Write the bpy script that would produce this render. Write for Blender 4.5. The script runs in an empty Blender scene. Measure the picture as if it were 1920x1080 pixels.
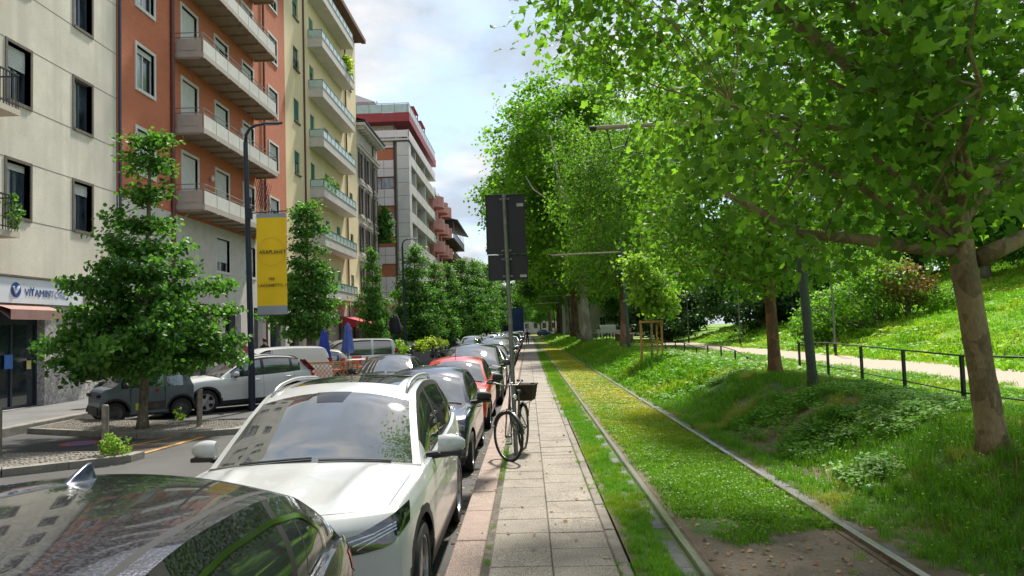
import bpy, math, random
import numpy as np
from mathutils import Vector, Matrix
from mathutils.bvhtree import BVHTree
S = bpy.context.scene
COL = S.collection
R = math.radians
PI = math.pi
# ---------------------------------------------------------------- camera
cd = bpy.data.cameras.new("camera"); cam = bpy.data.objects.new("camera", cd); COL.objects.link(cam)
S.camera = cam
cd.sensor_width = 36; cd.lens = 36*1420/1920; cd.clip_start = .05; cd.clip_end = 4000
_yaw, _pit, _rol = .01948, .05408, -.03
_f = Vector((-math.sin(_yaw)*math.cos(_pit), math.cos(_yaw)*math.cos(_pit), math.sin(_pit)))
_r = Vector((math.cos(_yaw), math.sin(_yaw), 0)); _u = _r.cross(_f)
_r2 = _r*math.cos(_rol)+_u*math.sin(_rol); _u2 = -_r*math.sin(_rol)+_u*math.cos(_rol)
cam.matrix_world = Matrix(((_r2.x, _u2.x, -_f.x, 0), (_r2.y, _u2.y, -_f.y, 0), (_r2.z, _u2.z, -_f.z, 2.05), (0, 0, 0, 1)))
S.render.resolution_x = 1024; S.render.resolution_y = 576
# ---------------------------------------------------------------- light
SUN_EL, SUN_AZ = 55.0, 13.0      # azimuth measured clockwise from the street direction (+Y)
sd = Vector((math.sin(R(SUN_AZ))*math.cos(R(SUN_EL)), math.cos(R(SUN_AZ))*math.cos(R(SUN_EL)), math.sin(R(SUN_EL))))
sl = bpy.data.lights.new("sun", 'SUN'); sl.energy = 2.0; sl.angle = R(4); sl.color = (1, .95, .86)
so = bpy.data.objects.new("sun", sl); COL.objects.link(so); so.rotation_euler = sd.to_track_quat('Z', 'Y').to_euler()
w = bpy.data.worlds.new("World"); S.world = w; w.use_nodes = True
nt = w.node_tree; N = nt.nodes; Lk = nt.links
for n in list(N): N.remove(n)
out = N.new('ShaderNodeOutputWorld'); bg = N.new('ShaderNodeBackground'); bg.inputs[1].default_value = .15
sky = N.new('ShaderNodeTexSky'); sky.sky_type = 'NISHITA'; sky.sun_disc = False
sky.sun_elevation = R(SUN_EL); sky.sun_rotation = R(SUN_AZ); sky.air_density = 1.2; sky.dust_density = 1.5; sky.altitude = 120
def wn(t, **k):
    n = N.new(t)
    for a, b in k.items(): setattr(n, a, b)
    return n
tc = wn('ShaderNodeTexCoord'); sep = wn('ShaderNodeSeparateXYZ'); Lk.new(tc.outputs['Generated'], sep.inputs[0])
def wm(op, a, b=None, c=None):
    n = N.new('ShaderNodeMath'); n.operation = op
    for i, v in enumerate((a, b, c)):
        if v is None: continue
        if isinstance(v, (int, float)): n.inputs[i].default_value = v
        else: Lk.new(v, n.inputs[i])
    return n.outputs[0]
zz = wm('ADD', wm('MAXIMUM', sep.outputs[2], 0.0), .22)
comb = wn('ShaderNodeCombineXYZ')
Lk.new(wm('DIVIDE', sep.outputs[0], zz), comb.inputs[0]); Lk.new(wm('DIVIDE', sep.outputs[1], zz), comb.inputs[1])
comb.inputs[2].default_value = 3.7
def wnoise(scale, det, rough, dist, off):
    m = wn('ShaderNodeMapping'); m.inputs['Location'].default_value = off
    Lk.new(comb.outputs[0], m.inputs[0])
    n = wn('ShaderNodeTexNoise'); n.inputs['Scale'].default_value = scale; n.inputs['Detail'].default_value = det
    n.inputs['Roughness'].default_value = rough; n.inputs['Distortion'].default_value = dist
    Lk.new(m.outputs[0], n.inputs['Vector']); return n.outputs['Fac']
def wramp(v, stops):
    r = wn('ShaderNodeValToRGB'); Lk.new(v, r.inputs[0]); e = r.color_ramp.elements
    while len(e) < len(stops): e.new(.5)
    for i, (p, c) in enumerate(stops): e[i].position = p; e[i].color = (c, c, c, 1) if isinstance(c, (int, float)) else (*c, 1)
    return r.outputs[0]
cn = wnoise(1.6, 7, .55, .2, (5.3, 1.4, 0))
cover = wramp(cn, [(.39, 0), (.54, 1)])
shade = wnoise(2.6, 6, .55, .2, (7.1, 2.2, 1))
ccol = wn('ShaderNodeMixRGB'); Lk.new(wramp(shade, [(.40, 0), (.60, 1)]), ccol.inputs[0])
ccol.inputs[1].default_value = (1.02, 1.18, 1.38, 1); ccol.inputs[2].default_value = (1.82, 1.80, 1.78, 1)
skyb = wn('ShaderNodeMixRGB'); skyb.blend_type = 'MIX'; skyb.inputs[0].default_value = .86
Lk.new(sky.outputs[0], skyb.inputs[1]); skyb.inputs[2].default_value = (.70, .98, 1.30, 1)
mx = wn('ShaderNodeMixRGB'); Lk.new(cover, mx.inputs[0]); Lk.new(skyb.outputs[0], mx.inputs[1]); Lk.new(ccol.outputs[0], mx.inputs[2])
Lk.new(mx.outputs[0], bg.inputs[0]); Lk.new(bg.outputs[0], out.inputs[0])
vs = S.view_settings; vs.view_transform = 'Standard'; vs.look = 'None'; vs.exposure = 1.98; vs.gamma = 1; vs.use_curve_mapping = False
# ---------------------------------------------------------------- materials
def mat(name, col, rough=.6, metal=0., var=.12, scale=3., col2=None, bump=0., bscale=60., spec=.5, coat=0., ior=1.5,
        fine=0., fscale=180., trans=0., alpha=None, emit=None, coords='pos', stretch=(1, 1, 1), detail=6.):
    m = bpy.data.materials.new(name); m.use_nodes = True; t = m.node_tree; n = t.nodes; l = t.links
    p = n['Principled BSDF']
    p.inputs['Roughness'].default_value = rough; p.inputs['Metallic'].default_value = metal
    p.inputs['Specular IOR Level'].default_value = spec; p.inputs['Coat Weight'].default_value = coat; p.inputs['IOR'].default_value = ior
    p.inputs['Coat Roughness'].default_value = .03
    if coords == 'pos': src = n.new('ShaderNodeNewGeometry').outputs['Position']
    else: src = n.new('ShaderNodeTexCoord').outputs['Object']
    mp = n.new('ShaderNodeMapping'); mp.inputs['Scale'].default_value = stretch; l.new(src, mp.inputs[0])
    c2 = col2 if col2 else tuple(c*(1-var*2) for c in col)
    nz = n.new('ShaderNodeTexNoise'); nz.inputs['Scale'].default_value = scale; nz.inputs['Detail'].default_value = detail
    nz.inputs['Roughness'].default_value = .62; l.new(mp.outputs[0], nz.inputs['Vector'])
    rp = n.new('ShaderNodeValToRGB'); rp.color_ramp.elements[0].position = .36; rp.color_ramp.elements[1].position = .64
    rp.color_ramp.elements[0].color = (*c2, 1); rp.color_ramp.elements[1].color = (*col, 1); l.new(nz.outputs['Fac'], rp.inputs[0])
    res = rp.outputs[0]
    if fine:
        nf = n.new('ShaderNodeTexNoise'); nf.inputs['Scale'].default_value = fscale; nf.inputs['Detail'].default_value = 2
        l.new(mp.outputs[0], nf.inputs['Vector'])
        r2 = n.new('ShaderNodeValToRGB'); r2.color_ramp.elements[0].position = .42; r2.color_ramp.elements[1].position = .58
        r2.color_ramp.elements[0].color = (1-fine,)*3+(1,); r2.color_ramp.elements[1].color = (1+fine,)*3+(1,); l.new(nf.outputs['Fac'], r2.inputs[0])
        mm = n.new('ShaderNodeMixRGB'); mm.blend_type = 'MULTIPLY'; mm.inputs[0].default_value = 1; l.new(res, mm.inputs[1]); l.new(r2.outputs[0], mm.inputs[2]); res = mm.outputs[0]
    l.new(res, p.inputs['Base Color'])
    if bump:
        nb = n.new('ShaderNodeTexNoise'); nb.inputs['Scale'].default_value = bscale; nb.inputs['Detail'].default_value = 4; l.new(mp.outputs[0], nb.inputs['Vector'])
        b = n.new('ShaderNodeBump'); b.inputs['Strength'].default_value = bump; b.inputs['Distance'].default_value = .02
        l.new(nb.outputs['Fac'], b.inputs['Height']); l.new(b.outputs[0], p.inputs['Normal'])
    if emit: p.inputs['Emission Color'].default_value = (*emit, 1); p.inputs['Emission Strength'].default_value = 1
    m['res'] = 0
    return m
def pnode(m): return m.node_tree.nodes['Principled BSDF']
# ---------------------------------------------------------------- mesh builder
class MB:
    def __init__(s): s.v = []; s.f = []; s.m = []; s.cm = 0
    def add(s, vs, fs):
        b = len(s.v); s.v.extend([tuple(q) for q in vs])
        for q in fs: s.f.append(tuple(b+i for i in q)); s.m.append(s.cm)
        return s
    def box(s, x0, x1, y0, y1, z0, z1):
        return s.add([(x0, y0, z0), (x1, y0, z0), (x1, y1, z0), (x0, y1, z0), (x0, y0, z1), (x1, y0, z1), (x1, y1, z1), (x0, y1, z1)],
                     [(0, 3, 2, 1), (4, 5, 6, 7), (0, 1, 5, 4), (1, 2, 6, 5), (2, 3, 7, 6), (3, 0, 4, 7)])
    def bbox(s, x0, x1, y0, y1, z0, z1, c=.01):      # box with chamfered top edges
        a = [(x0, y0, z0), (x1, y0, z0), (x1, y1, z0), (x0, y1, z0), (x0, y0, z1-c), (x1, y0, z1-c), (x1, y1, z1-c), (x0, y1, z1-c),
             (x0+c, y0+c, z1), (x1-c, y0+c, z1), (x1-c, y1-c, z1), (x0+c, y1-c, z1)]
        return s.add(a, [(0, 3, 2, 1), (0, 1, 5, 4), (1, 2, 6, 5), (2, 3, 7, 6), (3, 0, 4, 7), (4, 5, 9, 8), (5, 6, 10, 9), (6, 7, 11, 10), (7, 4, 8, 11), (8, 9, 10, 11)])
    def quad(s, a, b, c, d): return s.add([a, b, c, d], [(0, 1, 2, 3)])
    def poly(s, pts): return s.add(pts, [tuple(range(len(pts)))])
    def tube(s, path, rad, n=8, cap=True):
        path = [Vector(p) for p in path]
        if isinstance(rad, (int, float)): rad = [rad]*len(path)
        rings = []; up = None
        for i, p in enumerate(path):
            t = (path[min(i+1, len(path)-1)]-path[max(i-1, 0)])
            if t.length < 1e-9: t = Vector((0, 0, 1))
            t.normalize()
            if up is None:
                up = Vector((0, 0, 1)) if abs(t.z) < .9 else Vector((1, 0, 0))
            u = up - t*up.dot(t)
            if u.length < 1e-6: u = t.orthogonal()
            u.normalize(); up = u; w_ = t.cross(u)
            rings.append([p+(u*math.cos(2*PI*k/n)+w_*math.sin(2*PI*k/n))*rad[i] for k in range(n)])
        vs = [q for r in rings for q in r]; fs = []
        for i in range(len(path)-1):
            for k in range(n): fs.append((i*n+k, i*n+(k+1) % n, (i+1)*n+(k+1) % n, (i+1)*n+k))
        if cap: fs.append(tuple(range(n-1, -1, -1))); fs.append(tuple((len(path)-1)*n+k for k in range(n)))
        return s.add(vs, fs)
    def cyl(s, p0, p1, r0, r1=None, n=12): return s.tube([p0, p1], [r0, r0 if r1 is None else r1], n)
    def lathe(s, prof, c=(0, 0, 0), axis='z', n=24):   # prof: list of (r, h)
        vs = []
        for r, h in prof:
            for k in range(n):
                a = 2*PI*k/n; x, y = r*math.cos(a), r*math.sin(a)
                p = (x, y, h) if axis == 'z' else ((h, x, y) if axis == 'x' else (x, h, y))
                vs.append((c[0]+p[0], c[1]+p[1], c[2]+p[2]))
        fs = [(i*n+k, i*n+(k+1) % n, (i+1)*n+(k+1) % n, (i+1)*n+k) for i in range(len(prof)-1) for k in range(n)]
        return s.add(vs, fs)
    def grid(s, P, closed=False):                      # P[i][j] points
        a, b = len(P), len(P[0]); vs = [q for r in P for q in r]
        return s.add(vs, [(i*b+j, i*b+j+1, (i+1)*b+j+1, (i+1)*b+j) for i in range(a-1) for j in range(b-1)])
    def ell(s, c, r, n=12, m=8):
        P = [[(c[0]+r[0]*math.sin(PI*i/m)*math.cos(2*PI*j/n), c[1]+r[1]*math.sin(PI*i/m)*math.sin(2*PI*j/n), c[2]+r[2]*math.cos(PI*i/m)) for j in range(n+1)] for i in range(m+1)]
        return s.grid(P)
    def mesh(s, name, mats, smooth=False, sharp=None):
        me = bpy.data.meshes.new(name); me.from_pydata(s.v, [], s.f)
        for m in (mats if isinstance(mats, (list, tuple)) else [mats]): me.materials.append(m)
        if isinstance(mats, (list, tuple)) and len(mats) > 1: me.polygons.foreach_set('material_index', s.m)
        if smooth:
            me.polygons.foreach_set('use_smooth', [True]*len(me.polygons))
            if sharp: me.set_sharp_from_angle(angle=R(sharp))
        me.update(); return me
def link(name, me, parent=None, loc=(0, 0, 0), rot=(0, 0, 0)):
    o = bpy.data.objects.new(name, me); COL.objects.link(o); o.location = loc; o.rotation_euler = rot
    if parent is not None: o.parent = parent
    return o
def part(name, mb, mats, parent, smooth=False, sharp=None, loc=(0, 0, 0), rot=(0, 0, 0), label=None, kind=None):
    o = link(name, mb.mesh(name, mats, smooth, sharp), parent, loc, rot)
    if label: o['label'] = label
    if kind: o['kind'] = kind
    return o
def thing(name, label, cat, loc=(0, 0, 0), rz=0., group=None):
    o = bpy.data.objects.new(name, None); COL.objects.link(o); o.location = loc; o.rotation_euler = (0, 0, rz)
    o.empty_display_size = .2; o['label'] = label; o['category'] = cat
    if group: o['group'] = group
    return o
def tag(o, label, cat, group=None, kind=None):
    o['label'] = label; o['category'] = cat
    if group: o['group'] = group
    if kind: o['kind'] = kind
    return o
def struct(name, mb, mats, smooth=False):
    o = link(name, mb.mesh(name, mats, smooth)); o['kind'] = 'structure'; return o
def copy_tree(o, parent=None):
    c = o.copy(); COL.objects.link(c)
    if parent is not None: c.parent = parent
    for ch in list(o.children): copy_tree(ch, c)
    return c
def dup(o, loc, rz=0., label=None, scale=None, group=None):
    c = copy_tree(o); c.location = loc; c.rotation_euler = (0, 0, rz)
    if scale: c.scale = (scale,)*3 if isinstance(scale, (int, float)) else scale
    if label: c['label'] = label
    if group: c['group'] = group
    return c
def crv(pts):                                          # monotone cubic through points
    xs = [p[0] for p in pts]; ys = [p[1] for p in pts]; n = len(xs)
    d = [(ys[i+1]-ys[i])/(xs[i+1]-xs[i]) for i in range(n-1)]
    m = [d[0]]+[0 if d[i-1]*d[i] <= 0 else 2*d[i-1]*d[i]/(d[i-1]+d[i]) for i in range(1, n-1)]+[d[-1]]
    def f(x):
        if x <= xs[0]: return ys[0]
        if x >= xs[-1]: return ys[-1]
        i = 0
        while x > xs[i+1]: i += 1
        h = xs[i+1]-xs[i]; t = (x-xs[i])/h
        return (2*t**3-3*t*t+1)*ys[i]+(t**3-2*t*t+t)*h*m[i]+(-2*t**3+3*t*t)*ys[i+1]+(t**3-t*t)*h*m[i+1]
    return f
def sstep(a, b, x): t = min(1, max(0, (x-a)/(b-a))); return t*t*(3-2*t)
rng = np.random.default_rng(7); rnd = random.Random(5)
# ================================================================ GROUND
def nval(x, y, s=1.0, seed=0.):                         # cheap smooth value noise, 0..1
    x = np.asarray(x, float)*s+seed*17.3; y = np.asarray(y, float)*s+seed*9.1
    xi = np.floor(x); yi = np.floor(y); fx = x-xi; fy = y-yi
    fx = fx*fx*(3-2*fx); fy = fy*fy*(3-2*fy)
    def h(a, b): q = np.sin(a*127.1+b*311.7)*43758.5453; return q-np.floor(q)
    return (h(xi, yi)*(1-fx)+h(xi+1, yi)*fx)*(1-fy)+(h(xi, yi+1)*(1-fx)+h(xi+1, yi+1)*fx)*fy
def ss(a, b, x): t = np.clip((x-a)/(b-a), 0, 1); return t*t*(3-2*t)
TZ = .15
def terrain(x, y):
    x = np.asarray(x, float); y = np.asarray(y, float)
    foot = 3.35+.25*(nval(x*0, y, .35, 3)-.5)
    z = TZ+(.62+.05*(nval(x, y, .3, 2)-.5))*ss(foot, foot+1.75, x)*(.35+.65*ss(2.5, 6.5, y))
    z = z-.36*ss(5.9, 7.4, x)-.06*ss(8, 11, x)
    z = z+.06*(nval(x, y, 1.1, 1)-.5)*ss(3.3, 3.8, x)*(1-ss(7, 9, x))+.03*(nval(x, y, 3.1, 5)-.5)*ss(3.3, 3.8, x)*(1-ss(7, 9, x))
    hill = .27*np.maximum(0, np.minimum(x, 36)-15.2)*ss(14.6, 19, x)
    z = z+hill*(1-.8*ss(70, 105, y))*ss(-30, 0, y)+.25*(nval(x, y, .15, 6)-.5)*ss(16, 22, x)
    return z
M = {}
M['asphalt'] = mat('asphalt', (.085, .082, .078), .9, var=.14, scale=.7, bump=.35, bscale=140, fine=.25, fscale=220)
M['asphalt_dark'] = mat('asphalt_patch', (.055, .055, .058), .9, var=.15, scale=1.2, bump=.3, bscale=150, fine=.2, fscale=220)
M['asphalt_brown'] = mat('asphalt_worn', (.11, .088, .066), .9, var=.15, scale=1.5, bump=.3, bscale=150, fine=.2, fscale=220)
M['walk_asphalt'] = mat('walk_asphalt', (.15, .147, .143), .9, var=.12, scale=.8, bump=.2, bscale=120, fine=.12, fscale=150)
M['granite'] = mat('pink_granite', (.29, .21, .17), .75, var=.10, scale=5, bump=.25, bscale=90, fine=.5, fscale=120)
M['kerb_grey'] = mat('grey_kerb', (.24, .225, .195), .85, var=.18, scale=3, bump=.3, bscale=60, fine=.2, fscale=120)
M['slab'] = mat('slab', (.27, .235, .19), .85, var=.13, scale=2.2, bump=.35, bscale=120, fine=.42, fscale=95)
M['edge_stone'] = mat('edge_stone', (.23, .20, .165), .85, var=.15, scale=4, bump=.3, bscale=70, fine=.15, fscale=100)
M['mortar'] = mat('mortar', (.16, .14, .11), .95, var=.25, scale=9, bump=.6, bscale=80, fine=.3, fscale=150)
M['soil'] = mat('soil', (.125, .092, .062), .95, var=.2, scale=2.4, bump=.8, bscale=45, fine=.3, fscale=90)
M['cobble'] = mat('cobble', (.26, .235, .20), .8, var=.15, scale=14, bump=.3, bscale=60, fine=.15, fscale=60)
M['steel'] = mat('rail_steel', (.48, .45, .42), .28, 1., var=.12, scale=20, bump=.05, bscale=200)
M['rust'] = mat('rail_web', (.16, .12, .09), .7, .4, var=.2, scale=20, bump=.3)
M['slate'] = mat('dark_block', (.105, .107, .112), .7, var=.15, scale=8, bump=.25, bscale=70, fine=.15)
M['gravel_path'] = mat('path_grit', (.46, .39, .31), .95, var=.1, scale=1.1, bump=.4, bscale=60, fine=.2, fscale=60)
M['white_paint'] = mat('white_paint', (.72, .72, .70), .7, var=.12, scale=8)
M['red_paint'] = mat('red_paint', (.5, .07, .06), .7, var=.2, scale=12)
M['blue_paint'] = mat('blue_paint', (.10, .16, .5), .7, var=.2, scale=12)
M['yellow_paint'] = mat('yellow_paint', (.55, .30, .07), .8, var=.3, scale=9)
# lawn ground below the grass blades
def ground_grass():
    m = mat('lawn_ground', (.075, .15, .02), .95, scale=.9, col2=(.05, .10, .015), bump=.9, bscale=35)
    t = m.node_tree; n = t.nodes; l = t.links; p = pnode(m)
    pos = n.new('ShaderNodeNewGeometry').outputs['Position']
    sx = n.new('ShaderNodeSeparateXYZ'); l.new(pos, sx.inputs[0])
    def MA(op, a, b=None, c=None):
        q = n.new('ShaderNodeMath'); q.operation = op; q.use_clamp = False
        for i, v in enumerate((a, b, c)):
            if v is None: continue
            if isinstance(v, (int, float)): q.inputs[i].default_value = v
            else: l.new(v, q.inputs[i])
        return q.outputs[0]
    def band(v, a, b):
        q = n.new('ShaderNodeMapRange'); q.interpolation_type = 'SMOOTHSTEP'
        q.inputs[1].default_value = a; q.inputs[2].default_value = b; l.new(v, q.inputs[0]); return q.outputs[0]
    def noise(s, d=4):
        q = n.new('ShaderNodeTexNoise'); q.inputs['Scale'].default_value = s; q.inputs['Detail'].default_value = d; l.new(pos, q.inputs['Vector']); return q.outputs['Fac']
    cur = p.inputs['Base Color'].links[0].from_socket
    def mixc(f, c, cur):
        q = n.new('ShaderNodeMixRGB'); l.new(f, q.inputs[0]); l.new(cur, q.inputs[1]); q.inputs[2].default_value = (*c, 1); return q.outputs[0]
    x, y = sx.outputs[0], sx.outputs[1]
    # dry yellow sedum between the rails
    mid = MA('MULTIPLY', MA('MULTIPLY', band(x, 1.0, 1.35), MA('SUBTRACT', 1., band(x, 2.7, 3.0))), MA('MULTIPLY', band(y, 10, 19), band(noise(.5), .35, .6)))
    cur = mixc(mid, (.25, .24, .02), cur)
    # bright meadow on the sunny side
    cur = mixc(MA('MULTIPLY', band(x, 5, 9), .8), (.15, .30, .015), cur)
    # bare earth patches on the bank
    bare = MA('MULTIPLY', MA('MULTIPLY', band(x, 3.1, 3.6), MA('SUBTRACT', 1., band(x, 5.6, 6.6))), MA('MULTIPLY', band(noise(1.1, 6), .47, .56), MA('SUBTRACT', 1., band(y, 13, 18))))
    cur = mixc(bare, (.15, .10, .06), cur)
    # earth patch between the rails near the camera
    yy = MA('ADD', y, MA('MULTIPLY', noise(2.2, 5), -1.3))
    near = MA('MULTIPLY', MA('SUBTRACT', 1., band(yy, 6.25, 6.55)), MA('MULTIPLY', band(x, 1.2, 1.3), MA('SUBTRACT', 1., band(x, 3.1, 3.3))))
    cur = mixc(near, (.15, .118, .085), cur)
    # trodden earth and dry leaves along the kerb stone and the rails
    def strip(a, b_, c_, d_): return MA('MULTIPLY', band(MA('ADD', x, MA('MULTIPLY', noise(6, 4), .12)), a, b_), MA('SUBTRACT', 1., band(MA('ADD', x, MA('MULTIPLY', noise(6, 4), .12)), c_, d_)))
    fadey = MA('SUBTRACT', 1., band(y, 12, 22))
    for q_ in ((.70, .78, .86, .96), (1.34, 1.38, 1.46, 1.58), (2.60, 2.74, 2.82, 2.86), (2.95, 2.99, 3.05, 3.2)): cur = mixc(MA('MULTIPLY', strip(*q_), MA('MULTIPLY', fadey, .85)), (.14, .10, .065), cur)
    # light dirt path
    px = MA('ADD', x, MA('MULTIPLY', noise(.5, 5), .9))
    pth = MA('MULTIPLY', band(px, 11.7, 12.0), MA('SUBTRACT', 1., band(px, 15.1, 15.5)))
    cur = mixc(pth, (.38, .32, .25), cur)
    l.new(cur, p.inputs['Base Color']); return m
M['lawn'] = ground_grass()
def soilband(y0, y1): pass
# wide base ground
g = MB(); g.quad((-900, -600, -.35), (900, -600, -.35), (900, 1500, -.35), (-900, 1500, -.35))
struct('ground', g, mat('far_ground', (.12, .14, .06), .95, scale=.05))
# road
g = MB(); g.quad((-26, -60, 0), (-.72, -60, 0), (-.72, 330, 0), (-26, 330, 0)); struct('road', g, M['asphalt'])
# terrain to the right of the pavement
xs = np.concatenate([np.arange(.77, 8, .11), np.arange(8, 20, .5), np.arange(20, 62, 2.)])
ys = np.concatenate([np.arange(-40, 2, 2.), np.arange(2, 20, .13), np.arange(20, 60, .6), np.arange(60, 340, 5.)])
X, Y = np.meshgrid(xs, ys, indexing='ij'); Z = terrain(X, Y)
me = bpy.data.meshes.new('lawn'); nx, ny = X.shape
V = np.stack([X, Y, Z], -1).reshape(-1, 3)
I = (np.arange(nx-1)[:, None]*ny+np.arange(ny-1)[None]).ravel()
F = np.stack([I, I+ny, I+ny+1, I+1], -1)
me.from_pydata(V.tolist(), [], F.tolist()); me.materials.append(M['lawn']); me.polygons.foreach_set('use_smooth', [True]*len(me.polygons))
o = link('lawn', me); o['kind'] = 'structure'
# ---- pavement on the right: bed, kerb stones, slabs, edge stones
PZ = .17
g = MB(); g.box(-.70, .755, -30, 215, -.2, PZ-.025); pav = struct('pavement', g, M['mortar'])
def stones(name, x0, x1, y0, lens, n, z, mt, jit=.004, ch=.008, gap=.006, parent=None, bottom=.16, variants=4, seed=1):
    r = random.Random(seed); meshes = []
    for L in lens:
        b = MB(); b.bbox(x0+gap/2, x1-gap/2, gap/2, L-gap/2, -bottom, 0, ch); meshes.append((L, b.mesh(name, mt)))
    y = y0
    for i in range(n):
        L, me = meshes[r.randrange(len(meshes))]
        link(name, me, parent, (0, y, z+r.uniform(-jit, jit)), (r.uniform(-.004, .004), r.uniform(-.004, .004), 0)); y += L
    return y
pav_mat2 = mat('slab_pale', (.29, .25, .205), .85, var=.13, scale=2.2, bump=.35, bscale=120, fine=.42, fscale=95)
ye = stones('kerb_stone', -.71, -.425, 1.5, [.92, 1.04, .98, 1.1], 55, PZ+.004, M['granite'], parent=pav, seed=3, gap=.012, bottom=.2)
b = MB(); b.box(-.70, -.43, ye, 215, 0, PZ); part('kerb_run', b, M['granite'], pav)
yl = stones('paving_slab', -.365, .137, 1.6, [.5, .5, .5], 100, PZ, M['slab'], parent=pav, seed=4)
yr = stones('paving_slab', .137, .64, 1.33, [.5, .5, .25, .5], 110, PZ, pav_mat2, parent=pav, seed=5)
b = MB(); b.box(-.365, .135, yl, 215, 0, PZ); b.box(.137, .64, yr, 215, 0, PZ); part('paving_run', b, M['slab'], pav)
ye2 = stones('edging_stone', .648, .755, 1.2, [.9, 1.0, .8], 50, PZ-.012, M['edge_stone'], parent=pav, seed=6, gap=.01)
b = MB(); b.box(.648, .755, ye2, 215, 0, PZ-.012); part('edging_run', b, M['edge_stone'], pav)
# stains, gum and hairline cracks on the pavement (own shape, flat)
M['stain'] = mat('pavement_stain', (.12, .105, .09), .9, var=.2, scale=30)
sr = random.Random(77); b = MB()
for k in range(90):
    x, y, s_ = sr.uniform(-.35, .62), 4.5+sr.random()**1.5*16, sr.uniform(.006, .02); n_ = 7
    b.poly([(x+s_*math.cos(2*PI*i/n_)*sr.uniform(.7, 1.2), y+s_*math.sin(2*PI*i/n_)*sr.uniform(.7, 1.2), PZ+.0065) for i in range(n_)])
for k in range(9):
    x, y = sr.uniform(-.3, .4), sr.uniform(5, 13); a = sr.uniform(0, 6.28); P = [(x, y)]
    for i in range(9): a += sr.uniform(-.6, .6); P.append((P[-1][0]+.045*math.cos(a), P[-1][1]+.045*math.sin(a)))
    P = [p for p in P if -.36 < p[0] < .63]
    for p, q in zip(P[:-1], P[1:]): b.quad((p[0], p[1], PZ+.0065), (q[0], q[1], PZ+.0065), (q[0]+.003, q[1]+.003, PZ+.0065), (p[0]+.003, p[1]+.003, PZ+.0065))
part('pavement_marks', b, M['stain'], pav, kind='stuff')
# ---- tram track
def rail_profile(xc, side):
    zt = TZ+.045
    h = [(xc-.035, zt-.06), (xc-.033, zt-.006), (xc-.027, zt), (xc+.027, zt), (xc+.033, zt-.006), (xc+.035, zt-.06)]
    return h
trk = thing('tram_track', 'grassed tram track with two steel rails beside the paved footway', 'tram track', (2.05, 0, TZ))
def railpath(xc): return [(xc+.0*math.sin(y*.1), y) for y in [0.5, 6, 12, 20, 40, 80, 140, 215]]
for xc, side in ((1.28, 1), (2.80, -1)):
    b = MB(); ysr = [-20, 0, 3, 6, 9, 12, 16, 20, 40, 80, 215]; P = []
    for y in ysr: P.append([(x-2.05, y, z-TZ) for x, z in rail_profile(xc, side)])
    b.grid([list(r) for r in zip(*P)]); rl = part('rail', b, M['steel'], trk, smooth=True, sharp=30)
    b = MB(); x0 = xc-2.05+side*.035
    P = [[(x0, y, -.02), (x0+side*.035, y, -.045), (x0+side*.05, y, .004), (x0+side*.065, y, .008)] for y in (-20, 60, 215)]
    b.grid(P); part('flangeway', b, M['rust'], rl)
blk = MB(); blk.bbox(-.115, .0, 0, .37, -.1, 0, .008); blkm = blk.mesh('track_block', M['slate'])
r_ = random.Random(8)
for k in range(42):
    y = 2.2+k*.385
    link('track_block', blkm, trk, (1.225-2.05, y, .002+r_.uniform(-.005, .004)), (0, 0, r_.uniform(-.006, .006)))
    link('track_block', blkm, trk, (2.965-2.05, y+.1, .004+r_.uniform(-.006, .004)), (0, 0, r_.uniform(-.006, .006)))
b = MB(); b.box(1.11-2.05, 1.225-2.05, 18.4, 120, -.1, -.012); b.box(2.85-2.05, 2.94-2.05, 18.4, 120, -.1, -.012)
part('block_run', b, M['slate'], trk, kind='stuff')
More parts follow.
